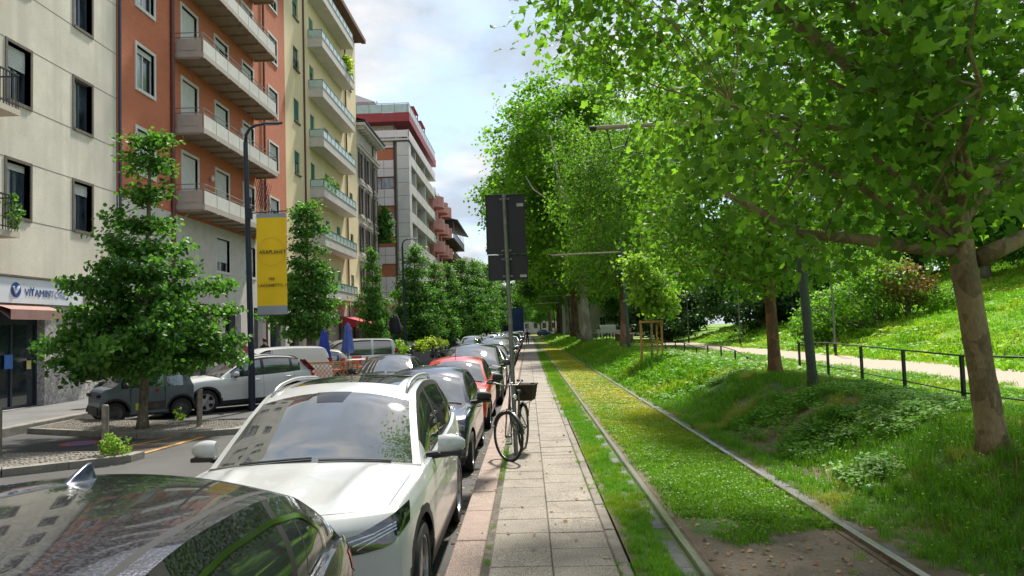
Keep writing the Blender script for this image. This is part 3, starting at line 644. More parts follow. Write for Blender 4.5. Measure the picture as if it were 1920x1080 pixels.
# ---------- B3 yellow block
def B3():
    X = -14.5; Yc = 55; t = thing('apartment_building', 'tall yellow block with teal shutters and balconies with frosted glass rails', 'building', (X, Yc, 0)); f = lambda y: y-Yc
    st = dict(id='b3', surround=None, frame=M['teal'], pane=[M['win_glass']], depth=.12, shutter=M['teal'])
    W = []; tops = [7.0+3.46*k-.0 for k in range(6)]; tops = [6.95, 10.4, 13.85, 17.25, 20.7, 24.1]
    for j, zt in enumerate(tops):
        W.append((47.35, 1.15, zt-1.45, 1.45, [.6, .4, .45, 1, .0, .3][j]))
        W.append((51.0, 1.05, zt-2.3, 2.3, [0, .5, .6, 1, .2, .5][j])); W.append((54.6, 1.2, zt-1.5, 1.5, [0, 1, .5, .3, .6, .5][j])); W.append((57.8, 1.2, zt-1.5, 1.5, [1, .5, 0, 1, .5, .2][j]))
        W.append((62.3, 1.1, zt-1.4, 1.4, [.5, .2, .8, .3, .6, 1][j]))
    facade(0, f(45.6), f(65.2), 4.3, 27.6, [(f(y), f(y+w_), z, z+h) for y, w_, z, h, s in W], .16, M['yellow'], t)
    bodybox(t, -12, -.3, f(45.62), f(65.2), 0, 27.6, M['yellow'])
    for y, w_, z, h, s in W: window(t, (0, f(y), z), w_, h, st, shut=s)
    q = MB()
    for y, w_, z, h, s in W:
        if h < 2: q.box(0, .1, f(y)-.05, f(y+w_)+.05, z-.09, z-.003)
    part('window_sill', q, M['brown_stone'], t)
    # top-hung shutter pushed open
    b = MB(); b.add([(.02, f(47.38), 20.1), (.02, f(48.48), 20.1), (.62, f(48.48), 19.35), (.62, f(47.38), 19.35)], [(0, 1, 2, 3), (3, 2, 1, 0)]); part('open_shutter', b, mat('pale_teal', (.22, .42, .36), .6), t)
    for y in (49.5, 61.2):
        b = MB(); b.cyl((.07, f(y), .2), (.07, f(y), 27.4), .06, n=8); part('downpipe', b, M['pipe_brown'], t)
    y0, y1 = 50.7, 60.3; xo = 1.0
    for z in (4.55, 8.05, 11.4, 14.86, 18.3, 21.8, 25.2):
        b = MB(); b.box(0, xo, f(y0), f(y1), z, z+.62 if False else z+.16); b.box(.0, xo, f(y0), f(y0)+.12, z+.16, z+.62); b.box(xo-.12, xo, f(y0)+.12, f(y1), z+.16, z+.6)
        bl = part('balcony', b, M['stone_pale'], t)
        q = MB(); q.box(0, xo+.03, f(y0)-.03, f(y1)+.03, z+.62, z+.67); part('coping', q, M['panel_pale'], bl)
        zz_ = z+.70; q = MB(); q.tube([(0, f(y0)+.05, z+1.2), (xo-.05, f(y0)+.05, z+1.2), (xo-.05, f(y1)-.05, z+1.2)], .025, 6); q.tube([(0, f(y0)+.05, zz_), (xo-.05, f(y0)+.05, zz_), (xo-.05, f(y1)-.05, zz_)], .018, 6)
        n = 9
        for k in range(n+1): a = f(y0)+.05+(y1-y0-.1)*k/n; q.box(xo-.07, xo-.03, a-.02, a+.02, z+.67, z+1.2)
        q.box(.0, .04, f(y0)+.03, f(y0)+.07, z+.67, z+1.2)
        part('railing', q, M['teal_rail'], bl)
        for k in range(n):
            a = f(y0)+.08+(y1-y0-.1)*k/n; q = MB(); q.box(xo-.056, xo-.046, a, a+(y1-y0)/n-.06, z+.73, z+1.17); part('glass_panel', q, M['rail_glass'], bl)
        q = MB(); q.box(.06, xo-.1, f(y0)+.045, f(y0)+.055, z+.73, z+1.17); part('glass_panel', q, M['rail_glass'], bl)
    b = MB(); b.box(-12, .9, f(45.6), f(65.2), 27.6, 27.85); b.box(.6, .98, f(45.5), f(65.3), 27.55, 27.9); part('eaves', b, M['roof_tile'], t)
    b = MB(); b.add([(-6, f(45.6), 30.4), (-6, f(65.2), 30.4), (.9, f(65.2), 27.86), (.9, f(45.6), 27.86), (-12, f(65.2), 27.86), (-12, f(45.6), 27.86)], [(0, 3, 2, 1), (0, 1, 4, 5), (0, 5, 3), (1, 2, 4)]); part('roof', b, M['roof_tile'], t)
    for y in (52, 61.6):
        b = MB(); b.box(-2.2, -1.4, f(y), f(y)+.9, 28.5, 30.6); b.box(-2.3, -1.3, f(y)-.1, f(y)+1.0, 30.6, 30.75); part('chimney', b, M['beige'], t)
    # ground floor
    facade(0, f(45.6), f(65.2), .2, 4.3, [(f(46.4), f(48.6), .2, 3.3), (f(50.2), f(52.5), .2, 3.3), (f(54.2), f(55.6), .2, 3.2), (f(58.0), f(59.6), .2, 3.4), (f(60.3), f(61.9), .2, 3.4), (f(62.7), f(64.6), .2, 3.4)], .28, M['beige'], t, name='ground_floor_wall')
    dk = MB()
    for a, c in ((46.4, 48.6), (50.2, 52.5), (58.0, 59.6), (60.3, 61.9), (62.7, 64.6)): dk.quad((-.27, f(a), .2), (-.27, f(c), .2), (-.27, f(c), 3.4), (-.27, f(a), 3.4))
    part('shop_window', dk, M['win_glass'], t)
    dk = MB(); dk.quad((-.2, f(54.2), .2), (-.2, f(55.6), .2), (-.2, f(55.6), 3.2), (-.2, f(54.2), 3.2)); part('door', dk, mat('maroon_door', (.22, .045, .03), .5), t)
    for a, c in ((57.9, 59.6), (60.3, 62.0)):
        aw = MB(); aw.add([(.02, f(a), 2.85), (.02, f(c), 2.85), (.6, f(c), 2.5), (.6, f(a), 2.5), (.6, f(a), 2.3), (.6, f(c), 2.3)], [(0, 1, 2, 3), (3, 2, 5, 4)]); part('awning', aw, M['awning_red'], t)
    return t
B3()
# ---------- B4 old ornate beige block
def B4():
    X = -14.5; Yc = 70; t = thing('apartment_building', 'lower ornate beige block with tall brown shutters, beyond the yellow block', 'building', (X, Yc, 0)); f = lambda y: y-Yc
    y0, y1 = 65.2, 74.4; W = []
    for j, (z0, z1) in enumerate(((5.6, 7.8), (9.2, 11.5), (12.6, 15.0), (15.8, 18.1))):
        for y in (66.3, 69.0, 72.1): W.append((y, 1.2, z0, z1-z0))
    facade(0, f(y0), f(y1), .2, 20.6, [(f(y), f(y+w_), z, z+h) for y, w_, z, h in W]+[(f(a), f(a+2.2), .2, 3.4) for a in (66, 69., 71.8)], .2, M['beige'], t)
    bodybox(t, -12, -.34, f(y0)+.01, f(y1), 0, 20.6, M['beige'])
    st = dict(id='b4', surround=M['stone_pale'], sw=.16, frame=M['shutter_brown'], pane=[M['win_glass']], depth=.12, proud=.09)
    for y, w_, z, h in W:
        wd = window(t, (0, f(y), z), w_, h, st)
        for s in (-.62, w_+.1):
            b = MB(); b.box(.05, .1, s, s+.52, 0, h)
            for k in range(14): b.box(.1, .115, s+.05, s+.47, .1+k*h/15, .1+k*h/15+.06)
            part('shutter', b, M['shutter_brown'], wd)
        b = MB(); b.box(0, .28, -.25, w_+.25, h+.18, h+.3); part('pediment', b, M['stone_pale'], wd)
        b = MB(); b.box(0, .2, -.15, w_+.15, -.3, -.17); b.box(.0, .15, -.1, .05, -.55, -.3); b.box(.0, .15, w_-.05, w_+.1, -.55, -.3); part('window_sill', b, M['stone_pale'], wd, kind='stuff')
    for z, d in ((18.35, .2), (8.4, .25), (4.3, .3)):
        b = MB(); b.box(0, d, f(y0), f(y1), z, z+.3); b.box(0, d+.08, f(y0), f(y1), z+.3, z+.38); part('cornice', b, M['stone_pale'], t)
    b = MB(); b.box(0, .75, f(y0), f(y1), 20.3, 20.55)
    for k in range(10): b.box(.0, .6, f(y0)+.3+k*.9, f(y0)+.5+k*.9, 20.02, 20.3)
    part('eaves', b, M['stone_pale'], t); b = MB(); b.box(-12, .85, f(y0), f(y1)+.1, 20.6, 20.72); b.add([(-6, f(y0), 23), (-6, f(y1), 23), (.85, f(y1), 20.72), (.85, f(y0), 20.72)], [(0, 3, 2, 1)]); part('roof', b, M['roof_dark'], t)
    b = MB(); b.cyl((.08, f(71.9), .2), (.08, f(71.9), 20.2), .07, n=8); part('downpipe', b, M['pipe_brown'], t)
    # arcade canopy with columns in front of the ground floor
    b = MB(); b.box(.0, 2.3, f(62.5), f(74.5), 4.55, 4.95); b.box(0, 2.38, f(62.4), f(74.6), 4.95, 5.03); part('canopy', b, M['stone_pale'], t)
    for y in (62.9, 67, 70.5, 74.):
        b = MB(); b.lathe([(.2, .2), (.2, .35), (.16, .4), (.14, 4.3), (.2, 4.4), (.22, 4.549)], (2.1, f(y), 0), n=14); part('column', b, M['stone_pale'], t, smooth=True, sharp=40)
    dk = MB()
    for a in (66, 69., 71.8): dk.quad((-.15, f(a), .2), (-.15, f(a+2.2), .2), (-.15, f(a+2.2), 3.4), (-.15, f(a), 3.4))
    part('shop_window', dk, M['win_glass'], t)
    # climbing plant on the facade is added with the foliage
    b = MB(); b.box(-5, -4.2, f(66), f(67), 21.5, 24.6); b.box(-5.1, -4.1, f(65.9), f(67.1), 24.6, 24.75); part('chimney', b, M['beige'], t)
    return t
B4()
# ---------- B5 modern lilac clad block with red fascia
def B5():
    y0, y1, xs_ = 79.5, 102.0, -12.1; t = thing('apartment_building', 'lilac grey clad block with orange shutters and a red roof band', 'building', (xs_, y0, 0))
    W = 18.; f = lambda x: x-xs_
    rows = [(7.95, 9.3), (11.1, 12.4), (14.15, 15.5), (17.3, 18.6), (20.4, 21.7)]
    # end wall facing the camera
    holes = [(f(-15.85), f(-13.75), a, c) for a, c in rows]
    facade(0, f(-20), f(-13.55), 4.6, 22.4, holes, .18, M['mortar'], t, name='side_wall', axis='y')
    bodybox(t, -W, -1.46, .2, y1-y0, 0, 22.4, M['cladding_grey'], 'core')
    bodybox(t, -1.459, -.9, .25, y1-y0-.1, 4.6, 22.4, M['cladding_grey'], 'core')
    # cladding panels between the window rows
    pz = [4.62]
    for a, c in rows: pz += [a, c]
    pz.append(22.38); bands = [(pz[i], pz[i+1]) for i in range(0, len(pz), 2)]
    for a, c in bands:
        n = 2; hh = (c-a)/n
        for i in range(n):
            for x0, x1 in ((-20, -18.3), (-18.3, -16.95), (-16.95, -15.87), (-15.85, -14.8), (-14.8, -13.75)):
                b = MB(); b.box(f(x0)+.02, f(x1)-.02, -.05, -.003, a+i*hh+.02, a+(i+1)*hh-.02); part('cladding_panel', b, M['panel_lilac'], t)
    for a, c in rows:
        for x0, x1 in ((-20, -18.3), (-18.3, -16.95), (-16.95, -15.87)):
            b = MB(); b.box(f(x0)+.02, f(x1)-.02, -.05, -.003, a+.02, c-.02); part('cladding_panel', b, M['panel_lilac'], t)
    for j, (a, c) in enumerate(rows):
        b = MB(); w_ = 2.1; x = f(-15.85); b.box(x, x+w_, .1, .16, a, a+.08); b.box(x, x+w_, .1, .16, c-.08, c); b.box(x, x+.08, .1, .16, a+.08, c-.08); b.box(x+w_-.08, x+w_, .1, .16, a+.08, c-.08); b.box(x+.7, x+.8, .09, .16, a+.08, c-.08)
        wd = part('window', b, M['frame_wood'], t)
        s = [1, 1, .5, 0., 1][j]
        if s < 1:
            b = MB(); b.quad((x+.08, .13, a+.08), (x+w_-.08, .13, a+.08), (x+w_-.08, .13, c-.08), (x+.08, .13, c-.08)); part('pane', b, M['win_curtain'], wd)
        if s > 0:
            b = MB(); zt = c-.05; zb = c-(c-a)*s+.02; n = 12
            P = []
            for k in range(n+1): z = zt+(zb-zt)*k/n; P += [[(x+.05, .08, z), (x+w_-.05, .08, z)], [(x+.05, .065, z-.03), (x+w_-.05, .065, z-.03)]]
            b.grid(P); part('roller_shutter', b, M['shutter_orange'], wd)
    b = MB(); b.cyl((f(-13.62), -.09, 4.6), (f(-13.62), -.09, 26), .05, n=8); part('downpipe', b, M['pipe_brown'], t)
    # corner pier in paler slabs
    b = MB(); b.box(f(-13.3), 0, -.4, 1.2, 0, 22.3); part('corner_pier', b, M['mortar'], t)
    n = 15
    for k in range(n):
        z = .6+k*21.6/n; b = MB(); b.box(f(-13.3)+.01, -.005, -.45, -.403, z+.02, z+21.6/n-.02); part('cladding_panel', b, M['cladding_grey'], t)
        b = MB(); b.box(.003, .05, -.43, 1.18, z+.02, z+21.6/n-.02); part('cladding_panel', b, M['cladding_grey'], t)
    # street front: balconies and panels
    L = y1-y0
    for j in range(6):
        z = 4.6+3.1*j-.05; b = MB(); b.box(-1.4, .06, 1.25, L, z, z+.2); bl = part('balcony', b, M['cladding_grey'], t)
        q = MB(); q.box(-.06, -.0, 1.3, L-.1, z+.28, z+1.15)
        for k in range(6): q.box(-.03, .02, 1.3+k*(L-1.4)/5, 1.36+k*(L-1.4)/5, z+.2, z+1.2)
        part('railing', q, M['panel_pale'], bl)
        for k in range(5):
            a = 2.2+k*(L-3)/5; q = MB(); q.box(-.88, -.86, a, a+2.0, z+.3, z+2.6); wd = part('window', q, M['frame_wood'], t)
            q = MB(); q.quad((-.85, a+.1, z+.4), (-.85, a+1.9, z+.4), (-.85, a+1.9, z+2.5), (-.85, a+.1, z+2.5)); part('pane', q, [M['shutter_orange'], M['win_curtain'], M['win_glass']][(j+k) % 3], wd)
            if k % 2: q = MB(); q.box(-1.4, -.04, a-1.1, a-.8, z+.2, z+2.95); part('divider', q, M['cladding_grey'], t)
    # top: parapet balcony, setback attic, red fascia, terrace rail
    b = MB(); b.box(-W, .15, -.45, L, 22.4, 22.6); part('balcony', b, M['panel_pale'], t)
    b = MB(); b.box(-W, .1, -.4, -.36, 22.75, 23.5); b.box(.05, .1, -.4, L, 22.75, 23.5)
    for k in range(14): b.box(.03, .12, -.4+k*1.6, -.35+k*1.6, 22.6, 23.55)
    for k in range(8): b.box(-k*1.3-.05, -k*1.3, -.42, -.34, 22.6, 23.55)
    part('railing', b, M['panel_lilac'], t)
    b = MB(); b.box(-W, -1.7, 1.0, L-.5, 22.6, 24.4); part('attic_wall', b, M['stone_pale'], t)
    b = MB(); b.box(-W, .22, -.5, L+.2, 24.42, 25.35); part('roof_fascia', b, M['red_fascia'], t)
    q = MB(); q.tube([(-W, -.4, 26.4), (.12, -.4, 26.4), (.12, L, 26.4)], .035, 6)
    for k in range(15): q.box(.1, .14, -.4+k*1.6, -.35+k*1.6, 25.35, 26.4)
    for k in range(9): q.box(-k*1.35-.05, -k*1.35, -.43, -.38, 25.35, 26.4)
    part('terrace_railing', q, M['rail_metal'], t)
    q = MB(); q.box(-W, .1, -.405, -.395, 25.4, 26.3); q.box(.115, .125, -.4, L, 25.4, 26.3); part('terrace_glass', q, M['rail_glass'], t)
    b = MB(); b.add([(-W, 3, 25.36), (-3, 3, 25.36), (-3, L, 25.36), (-W, L, 25.36), (-W, 4.5, 29.2), (-7, 4.5, 29.2), (-7, L, 29.2), (-W, L, 29.2), (-4.2, 3.3, 27.8), (-4.2, L, 27.8), (-W, 3.3, 27.8)], [(0, 1, 8, 10), (10, 8, 5, 4), (1, 2, 9, 8), (8, 9, 6, 5), (4, 5, 6, 7), (2, 3, 7, 6, 9)]); rf = part('roof', b, M['roof_metal'], t)
    for k in range(14):
        q = MB(); x = -W+1+k*1.0
        q.tube([(x, 2.97, 25.4), (x, 3.25, 27.8), (x if x < -7 else x, 4.4, 29.0 if x < -7 else 27.9)], .04, 4); part('roof_seam', q, M['rail_metal'], rf)
    for a in (4.5, 10.5):
        q = MB(); q.box(-2.6, .0, a, a+3.6, 27.4, 27.5)
        for yy in (a+.1, a+3.4): q.box(-.15, -.05, yy, yy+.08, 25.35, 27.4)
        part('pergola', q, M['red_fascia'], t)
    # ground floor
    b = MB(); b.box(-W, -1.2, .3, L, 0, 4.6); part('ground_floor_wall', b, M['dark'], t)
    return t
B5()
# ---------- B6 pink block with stacked rounded bays
def B6():
    y0, y1 = 102.3, 116.; X = -12.4; t = thing('apartment_building', 'salmon pink block with stacked bay balconies beyond the lilac block', 'building', (X, y0, 0))
    bodybox(t, -14, 0, 0, y1-y0, 0, 20.6, M['pink'], 'wall')
    for j in range(6):
        z = 3.6+3.1*j
        for k, (a, d) in enumerate(((.4, 1.25), (5.4, 1.3), (9.8, 1.35))):
            b = MB(); n = 10; P = []
            for zz_ in (z, z+1.5): P.append([(d*math.sin(PI*i/n)**.5, a+3.4*i/n, zz_) for i in range(n+1)])
            b.grid(P); b.poly(P[0]); bl = part('balcony', b, M['pink'], t)
            q = MB(); q.box(.02, .04, a+.6, a+2.8, z+1.5, z+2.9); part('window', q, M['win_glass'], t)
    b = MB(); b.box(-14, .4, -.2, y1-y0+.2, 20.6, 21.0); part('roof', b, M['stone_pale'], t)
B6()
def B7():
    y0, y1 = 116.2, 136.; X = -12.3; t = thing('apartment_building', 'dark pink block with black overhanging roof and timber loggias ending the row', 'building', (X, y0, 0))
    L = y1-y0; bodybox(t, -14, 0, 0, L, 0, 16.4, mat('dusky_pink', (.38, .19, .16), .8, var=.12, scale=1), 'wall')
    bodybox(t, -14, -1.6, 0, L, 16.4, 19.4, M['beige'], 'attic_wall')
    b = MB(); b.add([(-6, -.5, 21.2), (-6, L+.5, 21.2), (2.0, L+1, 19.1), (2.0, -.5, 19.1), (-6, -.5, 21.0), (-6, L+.5, 21.0), (2.0, L+1, 18.9), (2.0, -.5, 18.9)], [(0, 3, 2, 1), (4, 5, 6, 7), (0, 4, 7, 3), (1, 2, 6, 5), (3, 7, 6, 2)]); part('roof', b, M['roof_dark'], t)
    for z in (16.4, 10.2, 7.1, 13.3):
        b = MB(); b.box(0, 1.3, 0, L, z-.15, z); bl = part('balcony', b, M['brown_stone'], t)
        q = MB()
        for k in range(24): q.box(1.2, 1.26, k*L/23-.03, k*L/23+.03, z, z+(2.6 if k % 3 == 0 and z > 16 else 1.0))
        q.box(1.18, 1.28, 0, L, z+1.0, z+1.08); part('railing', q, M['panel_taupe'] if z > 16 else M['frame_wood'], bl)
    for j in range(5):
        for k in range(6):
            q = MB(); a = 1+k*3.2; q.box(.01, .06, a, a+1.4, 4.2+3.1*j-1.6, 4.2+3.1*j+.2); part('window', q, M['win_glass'], t)
B7()
for k, (y, h, c, lb) in enumerate(((137, 15, 'beige', 'plain beige block beyond the black roofed one, mostly behind trees'), (165, 18, 'stone_pale', 'pale block far down the left side behind the trees'))):
    t = thing('apartment_building', lb, 'building', (-12.6, y, 0)); bodybox(t, -14, 0, 0, 27, 0, h, M[c], 'wall')
    for j in range(4):
        for q_ in range(7): b = MB(); b.box(.01, .05, 1.5+q_*3.6, 2.8+q_*3.6, 4+3.2*j, 5.6+3.2*j); part('window', b, M['win_glass'], t)
# buildings on the camera's own side of the block, behind the viewer (seen only in reflections)
t = thing('apartment_building', 'pale yellow block behind the viewer on the left side', 'building', (-14.5, -8, 0))
facade(0, -22, 11.9, .2, 21, [(y, y+1.2, z, z+1.7) for y in np.arange(-20, 10, 3.4) for z in (4.8, 8.2, 11.6, 15)], .2, M['yellow'], t)
bodybox(t, -12, -.21, -22, 11.9, 0, 21, M['win_glass'])
# far end building across the street
t = thing('apartment_building', 'brownish terrace closing the far end of the street', 'building', (4, 262, 0))
facade(0, -16, 14, .5, 11, [(x, x+1.3, z, z+1.8) for x in np.arange(-14, 13, 3) for z in (2, 5, 8)], .2, M['beige'], t, axis='y')
bodybox(t, -16, 14, .21, 10, 0, 11, M['win_glass'])
# white villa among the trees on the right
def villa():
    t = thing('villa', 'pale pinkish villa with arched windows seen between the tree trunks', 'house', (13, 132, .5)); m = mat('villa_wall', (.80, .72, .70), .8, var=.06, scale=.6)
    xs_ = [-5, -2.6, 0, 2.6, 5]; facade(0, -7, 8, 0, 8.5, [(x-.45, x+.45, z, z+1.9) for x in xs_ for z in (1.2, 4.6)], .25, m, t, axis='y')
    bodybox(t, -7, 8, .26, 9, 0, 8.5, M['win_glass'], 'interior')
    for x in xs_:
        for z in (1.2, 4.6):
            b = MB(); n = 10; A = [(x+.7*math.cos(PI*i/n), -.08, z+1.75+.7*math.sin(PI*i/n)) for i in range(n+1)]; B_ = [(x+.5*math.cos(PI*i/n), -.08, z+1.75+.5*math.sin(PI*i/n)) for i in range(n+1)]
            b.grid([A, B_]); b.box(x-.75, x+.75, -.12, 0, z-.15, z-.02); wd = part('window', b, M['frame_white'], t)
            b = MB(); b.box(x-.04, x+.04, .1, .14, z, z+1.9); b.box(x-.45, x+.45, .1, .14, z+1.2, z+1.26); part('window_frame', b, M['frame_white'], wd)
    b = MB(); b.box(-7.3, 8.3, -.35, 9.2, 8.5, 8.9); part('cornice', b, M['frame_white'], t)
    b = MB(); b.add([(-7.3, -.4, 8.9), (8.3, -.4, 8.9), (8.3, 9.2, 8.9), (-7.3, 9.2, 8.9), (-3, 4, 11), (4, 4, 11)], [(0, 1, 5, 4), (1, 2, 5), (2, 3, 4, 5), (3, 0, 4)]); part('roof', b, M['roof_tile'], t)
villa()
# ================================================================ VEHICLES
def paint(name, col, rough=.28, metal=0., coat=.8, fine=0., bump=0., fscale=300, bscale=200):
    return mat(name, col, rough, metal, var=.02, scale=2, coat=coat, coords='obj', fine=fine, fscale=fscale, bump=bump, bscale=bscale)
M['tyre'] = mat('tyre_rubber', (.02, .02, .02), .85, var=.2, scale=20, coords='obj')
M['plastic'] = mat('black_plastic', (.022, .022, .024), .6, var=.15, scale=30, coords='obj')
M['plastic_g'] = mat('gloss_black', (.012, .012, .014), .15, var=.1, scale=30, coat=.5, coords='obj')
M['alloy'] = mat('alloy_rim', (.42, .42, .44), .3, .8, var=.1, scale=8, coords='obj')
M['alloy_dark'] = mat('dark_rim', (.07, .07, .075), .35, .5, var=.1, scale=8, coords='obj')
M['chrome'] = mat('chrome', (.75, .75, .76), .12, 1., var=.02, coords='obj')
M['carglass'] = mat('car_glass', (.028, .034, .036), .03, var=.2, scale=2, spec=1., ior=1.9, coords='obj')
M['windscreen'] = mat('windscreen_glass', (.06, .062, .066), .025, var=.12, scale=1.5, spec=1., ior=2.3, coords='obj')
M['lamp_glass'] = mat('headlamp_lens', (.30, .31, .33), .08, .3, var=.4, scale=25, spec=.8, coords='obj')
M['lamp_dark'] = mat('dark_lamp', (.02, .022, .026), .05, .0, var=.4, scale=25, spec=.9, ior=1.7, coords='obj')
M['lamp_led'] = mat('lamp_reflector', (.6, .62, .65), .15, .6, var=.2, scale=30, coords='obj')
M['lamp_red'] = mat('tail_lamp', (.42, .012, .015), .12, var=.25, scale=30, spec=.8, coords='obj')
M['lamp_amber'] = mat('amber_lamp', (.5, .16, .02), .2, var=.2, coords='obj')
M['plate'] = mat('number_plate', (.65, .65, .64), .5, var=.03, coords='obj')
M['plate_blue'] = mat('plate_blue', (.02, .06, .3), .5, var=.03, coords='obj')
M['roof_rail'] = mat('satin_rail', (.45, .45, .46), .35, .7, var=.03, coords='obj')
WHEELS = {}
def wheel_mesh(r, wd, style, rimmat):
    k = (round(r, 3), round(wd, 3), style, rimmat.name)
    if k in WHEELS: return WHEELS[k]
    h = wd/2; ri = r*.70
    t = MB(); t.lathe([(ri, -h*.8), (ri+.01, -h), (r*.93, -h), (r, -h*.75), (r, h*.75), (r*.93, h), (ri+.01, h), (ri, h*.8)], axis='x', n=36)
    tm = t.mesh('tyre', M['tyre'], True, 40)
    b = MB(); b.lathe([(ri, -h*.8), (ri, h*.8)], axis='x', n=32); b.lathe([(ri, h*.92), (ri*.94, h*.9), (ri*.92, h*.5), (ri*.9, -h*.2)], axis='x', n=32)
    n = {'five': 5, 'multi': 10, 'steel': 0}[style]
    if n:
        for s in range(n):
            a = 2*PI*s/n; pts = []
            for rr_, ww in ((.045, .05), (ri*.55, .032), (ri*.95, .03 if n > 5 else .055)):
                ww *= (1.25 if n == 5 else .75)
                c_, s_ = math.cos(a), math.sin(a)
                for d in (-1, 1): pts.append((rr_*c_-d*ww*s_, rr_*s_+d*ww*c_))
            x1, x0 = h*.72, h*.35
            vs = [(x1 if i > 1 else x1+.01, p[0], p[1]) for i, p in enumerate(pts)]+[(x0, p[0], p[1]) for p in pts]
            b.add(vs, [(0, 1, 3, 2), (2, 3, 5, 4), (0, 2, 8, 6), (2, 4, 10, 8), (1, 7, 9, 3), (3, 9, 11, 5)])
        b.lathe([(.001, h*.8), (.05, h*.79), (.065, h*.72), (.065, h*.3)], axis='x', n=16)
    else:
        b.lathe([(.001, h*.7), (ri*.35, h*.72), (ri*.6, h*.55), (ri*.9, h*.8), (ri, h*.86)], axis='x', n=24)
    rm = b.mesh('rim', rimmat, True, 35)
    d = MB(); d.lathe([(.001, h*.1), (ri*.92, h*.1)], axis='x', n=20); dm = d.mesh('brake_disc', M['plastic'])
    WHEELS[k] = (tm, rm, dm); return WHEELS[k]
def make_car(p, label, cat='car', group=None, loc=(0, 0, 0), rz=0.):
    L, W = p['L'], p['W']/2
    q = p.get('q', 1.)                                  # mesh quality
    t = thing(p.get('name', 'parked_car'), label, cat, loc, rz, group)
    oy = -L/2
    body = p['paint']; wr_ = p['wr']; yf, yr = p['axles']; Ra = wr_+.055
    zbelt = crv(p['belt']); zc = crv(p['top']); plan = crv(p['plan']); yc, yh, yd, ye = p['yc'], p['yh'], p['yd'], p['ye']
    bow = crv(p.get('bow', [(0, .30), (yc, .20), (yh, .10), (L*.6, .03), (yd, .0), (ye, -.06), (L, -.16)]))
    wrail = p['wrail']; zrail = crv(p['rail']); sill = p.get('sill', .24)
    ya = yc+bow(yc); yend = ye+bow(ye)
    def gh(y):  # greenhouse amount 0..1 along side y
        return min(sstep(ya-.02, yh+bow(yh)+.25, y)**.8, 1) if y < L/2 else 1
    def side(y):
        w = W*plan(y); zb = min(zbelt(y), 9); zl = sill+(.06 if y < .25 else 0)+(.08 if y > L-.2 else 0)
        for a in (yf, yr):
            d = abs(y-a)
            if d < Ra: zl = max(zl, wr_+math.sqrt(max(0, Ra*Ra-d*d)))
        return w, zb, zl
    aprof = crv([(0, .955), (.12, .985), (.42, 1.), (.62, .992), (.78, .988), (.9, .972), (1, .935)])
    def section(s):
        y = s+bow(s); w, zb, zl = side(y); zt = zc(s)
        zb = min(zb, zt-.012); A = []
        for a in AT:
            z = zl+(zb-zl)*a; h = (z-.2)/max(.05, zb-.2); A.append((w*aprof(h), z))
        wb = A[-1][0]
        if ya-.03 < y < yend+.03:
            zr = max(zb+.004, zrail(y)); zr = min(zr, zt-.008); k = (zr-zb)/max(.1, p['zr_max']-zb); k = min(1, max(0, k))
            wr2 = wb-.03+(wrail*plan(y)-wb+.03)*k**.9; wled = wb-.035*min(1, k*6)
        else: zr = zb+.003; wr2 = wb-.012; wled = wb-.004
        B = []
        for b_ in BT:
            if b_ < .999: B.append((wled+(wr2-wled)*b_+p.get('bulge', .028)*math.sin(PI*b_)*min(1, max(0, (zr-zb)*3)), zb+.004+(zr-zb-.004)*b_))
            else: B.append((wr2, zr))
        C = []; inroof = yh < s < yd; pw = 2.3 if inroof else (2.0 if s > yc-.02 else 2.4)
        for c_ in CT:
            x = wr2*(1-c_); z = zr+(zt-zr)*(1-(1-c_)**pw)
            if s < yc and p.get('crease'):
                cw = p['crease']; fade = sstep(.12, .5, s)*(1-sstep(yc-.25, yc, s)); xx = abs(x)/W
                z += .034*fade*math.exp(-((xx-cw-.12*(s-.6))/.06)**2)-.014*fade*math.exp(-((xx-cw*.45)/.16)**2)
            C.append((x, z))
        return y, A, B, C
    nA = max(5, int(12*q)); nB = max(4, int(7*q)); nC = max(5, int(12*q))
    AT = [0, .05]+[.05+.95*(i/(nA-1)) for i in range(1, nA)]
    gt = p.get('gtop', .90); BT = [.0, .07]+[.07+(gt-.07)*(i/(nB-1)) for i in range(1, nB)]+[1.]
    dw = p.get('dw', .008); CT = [.0, .035, .075, .075+dw]+[.075+dw+(.925-dw)*(i/(nC-1)) for i in range(1, nC)]
    e = .004 if q > .8 else .006
    key = {0, L, yc, yh, yd, ye, yc-.03, ye+.01}
    doors = p.get('doors', []); seams = []
    for d in doors: seams += [d]
    for d in seams: key |= {d-e-bow(d), d+e-bow(d)}
    hood0 = p.get('hood0', .16); key |= {hood0-e, hood0+e}
    for a, b_ in p['glass']: key |= {a-bow(a), b_-bow(b_)}
    for a in (yf, yr):
        for k in range(-8, 9): key.add(a+Ra*math.sin(k*PI/16)-bow(a))
    if 'sunroof' in p: key |= set(p['sunroof'])
    step = .075/q; k = 0.
    sts = sorted(x for x in key if -1e-6 <= x <= L); fill = list(sts)
    for a, b_ in zip(sts[:-1], sts[1:]):
        n = int((b_-a)/step)
        for i in range(1, n+1): fill.append(a+(b_-a)*i/(n+1))
    for x in (.02, .05, .09, L-.02, L-.05, L-.09): fill.append(x)
    sts = sorted(fill); st2 = [sts[0]]
    for x in sts[1:]:
        if x-st2[-1] > .0035: st2.append(x)
    sts = st2
    rows = []; nv = len(AT)+len(BT)+len(CT)
    for s in sts:
        y, A, B, C = section(s); bs = bow(s); w0 = max(.01, A[-1][0]); r = []
        for x, z in A+B: r.append((x, y+oy-(bs*(1-min(1, (x/w0)**2)) if False else 0), z))
        for x, z in C: r.append((x, s+bs*(x/w0)**2+oy, z))
        rows.append(r)
    bufs = {}
    def put(nm, pts, mi=0): bufs.setdefault(nm, MB()); bufs[nm].cm = mi; bufs[nm].add(pts, [tuple(range(len(pts)))])
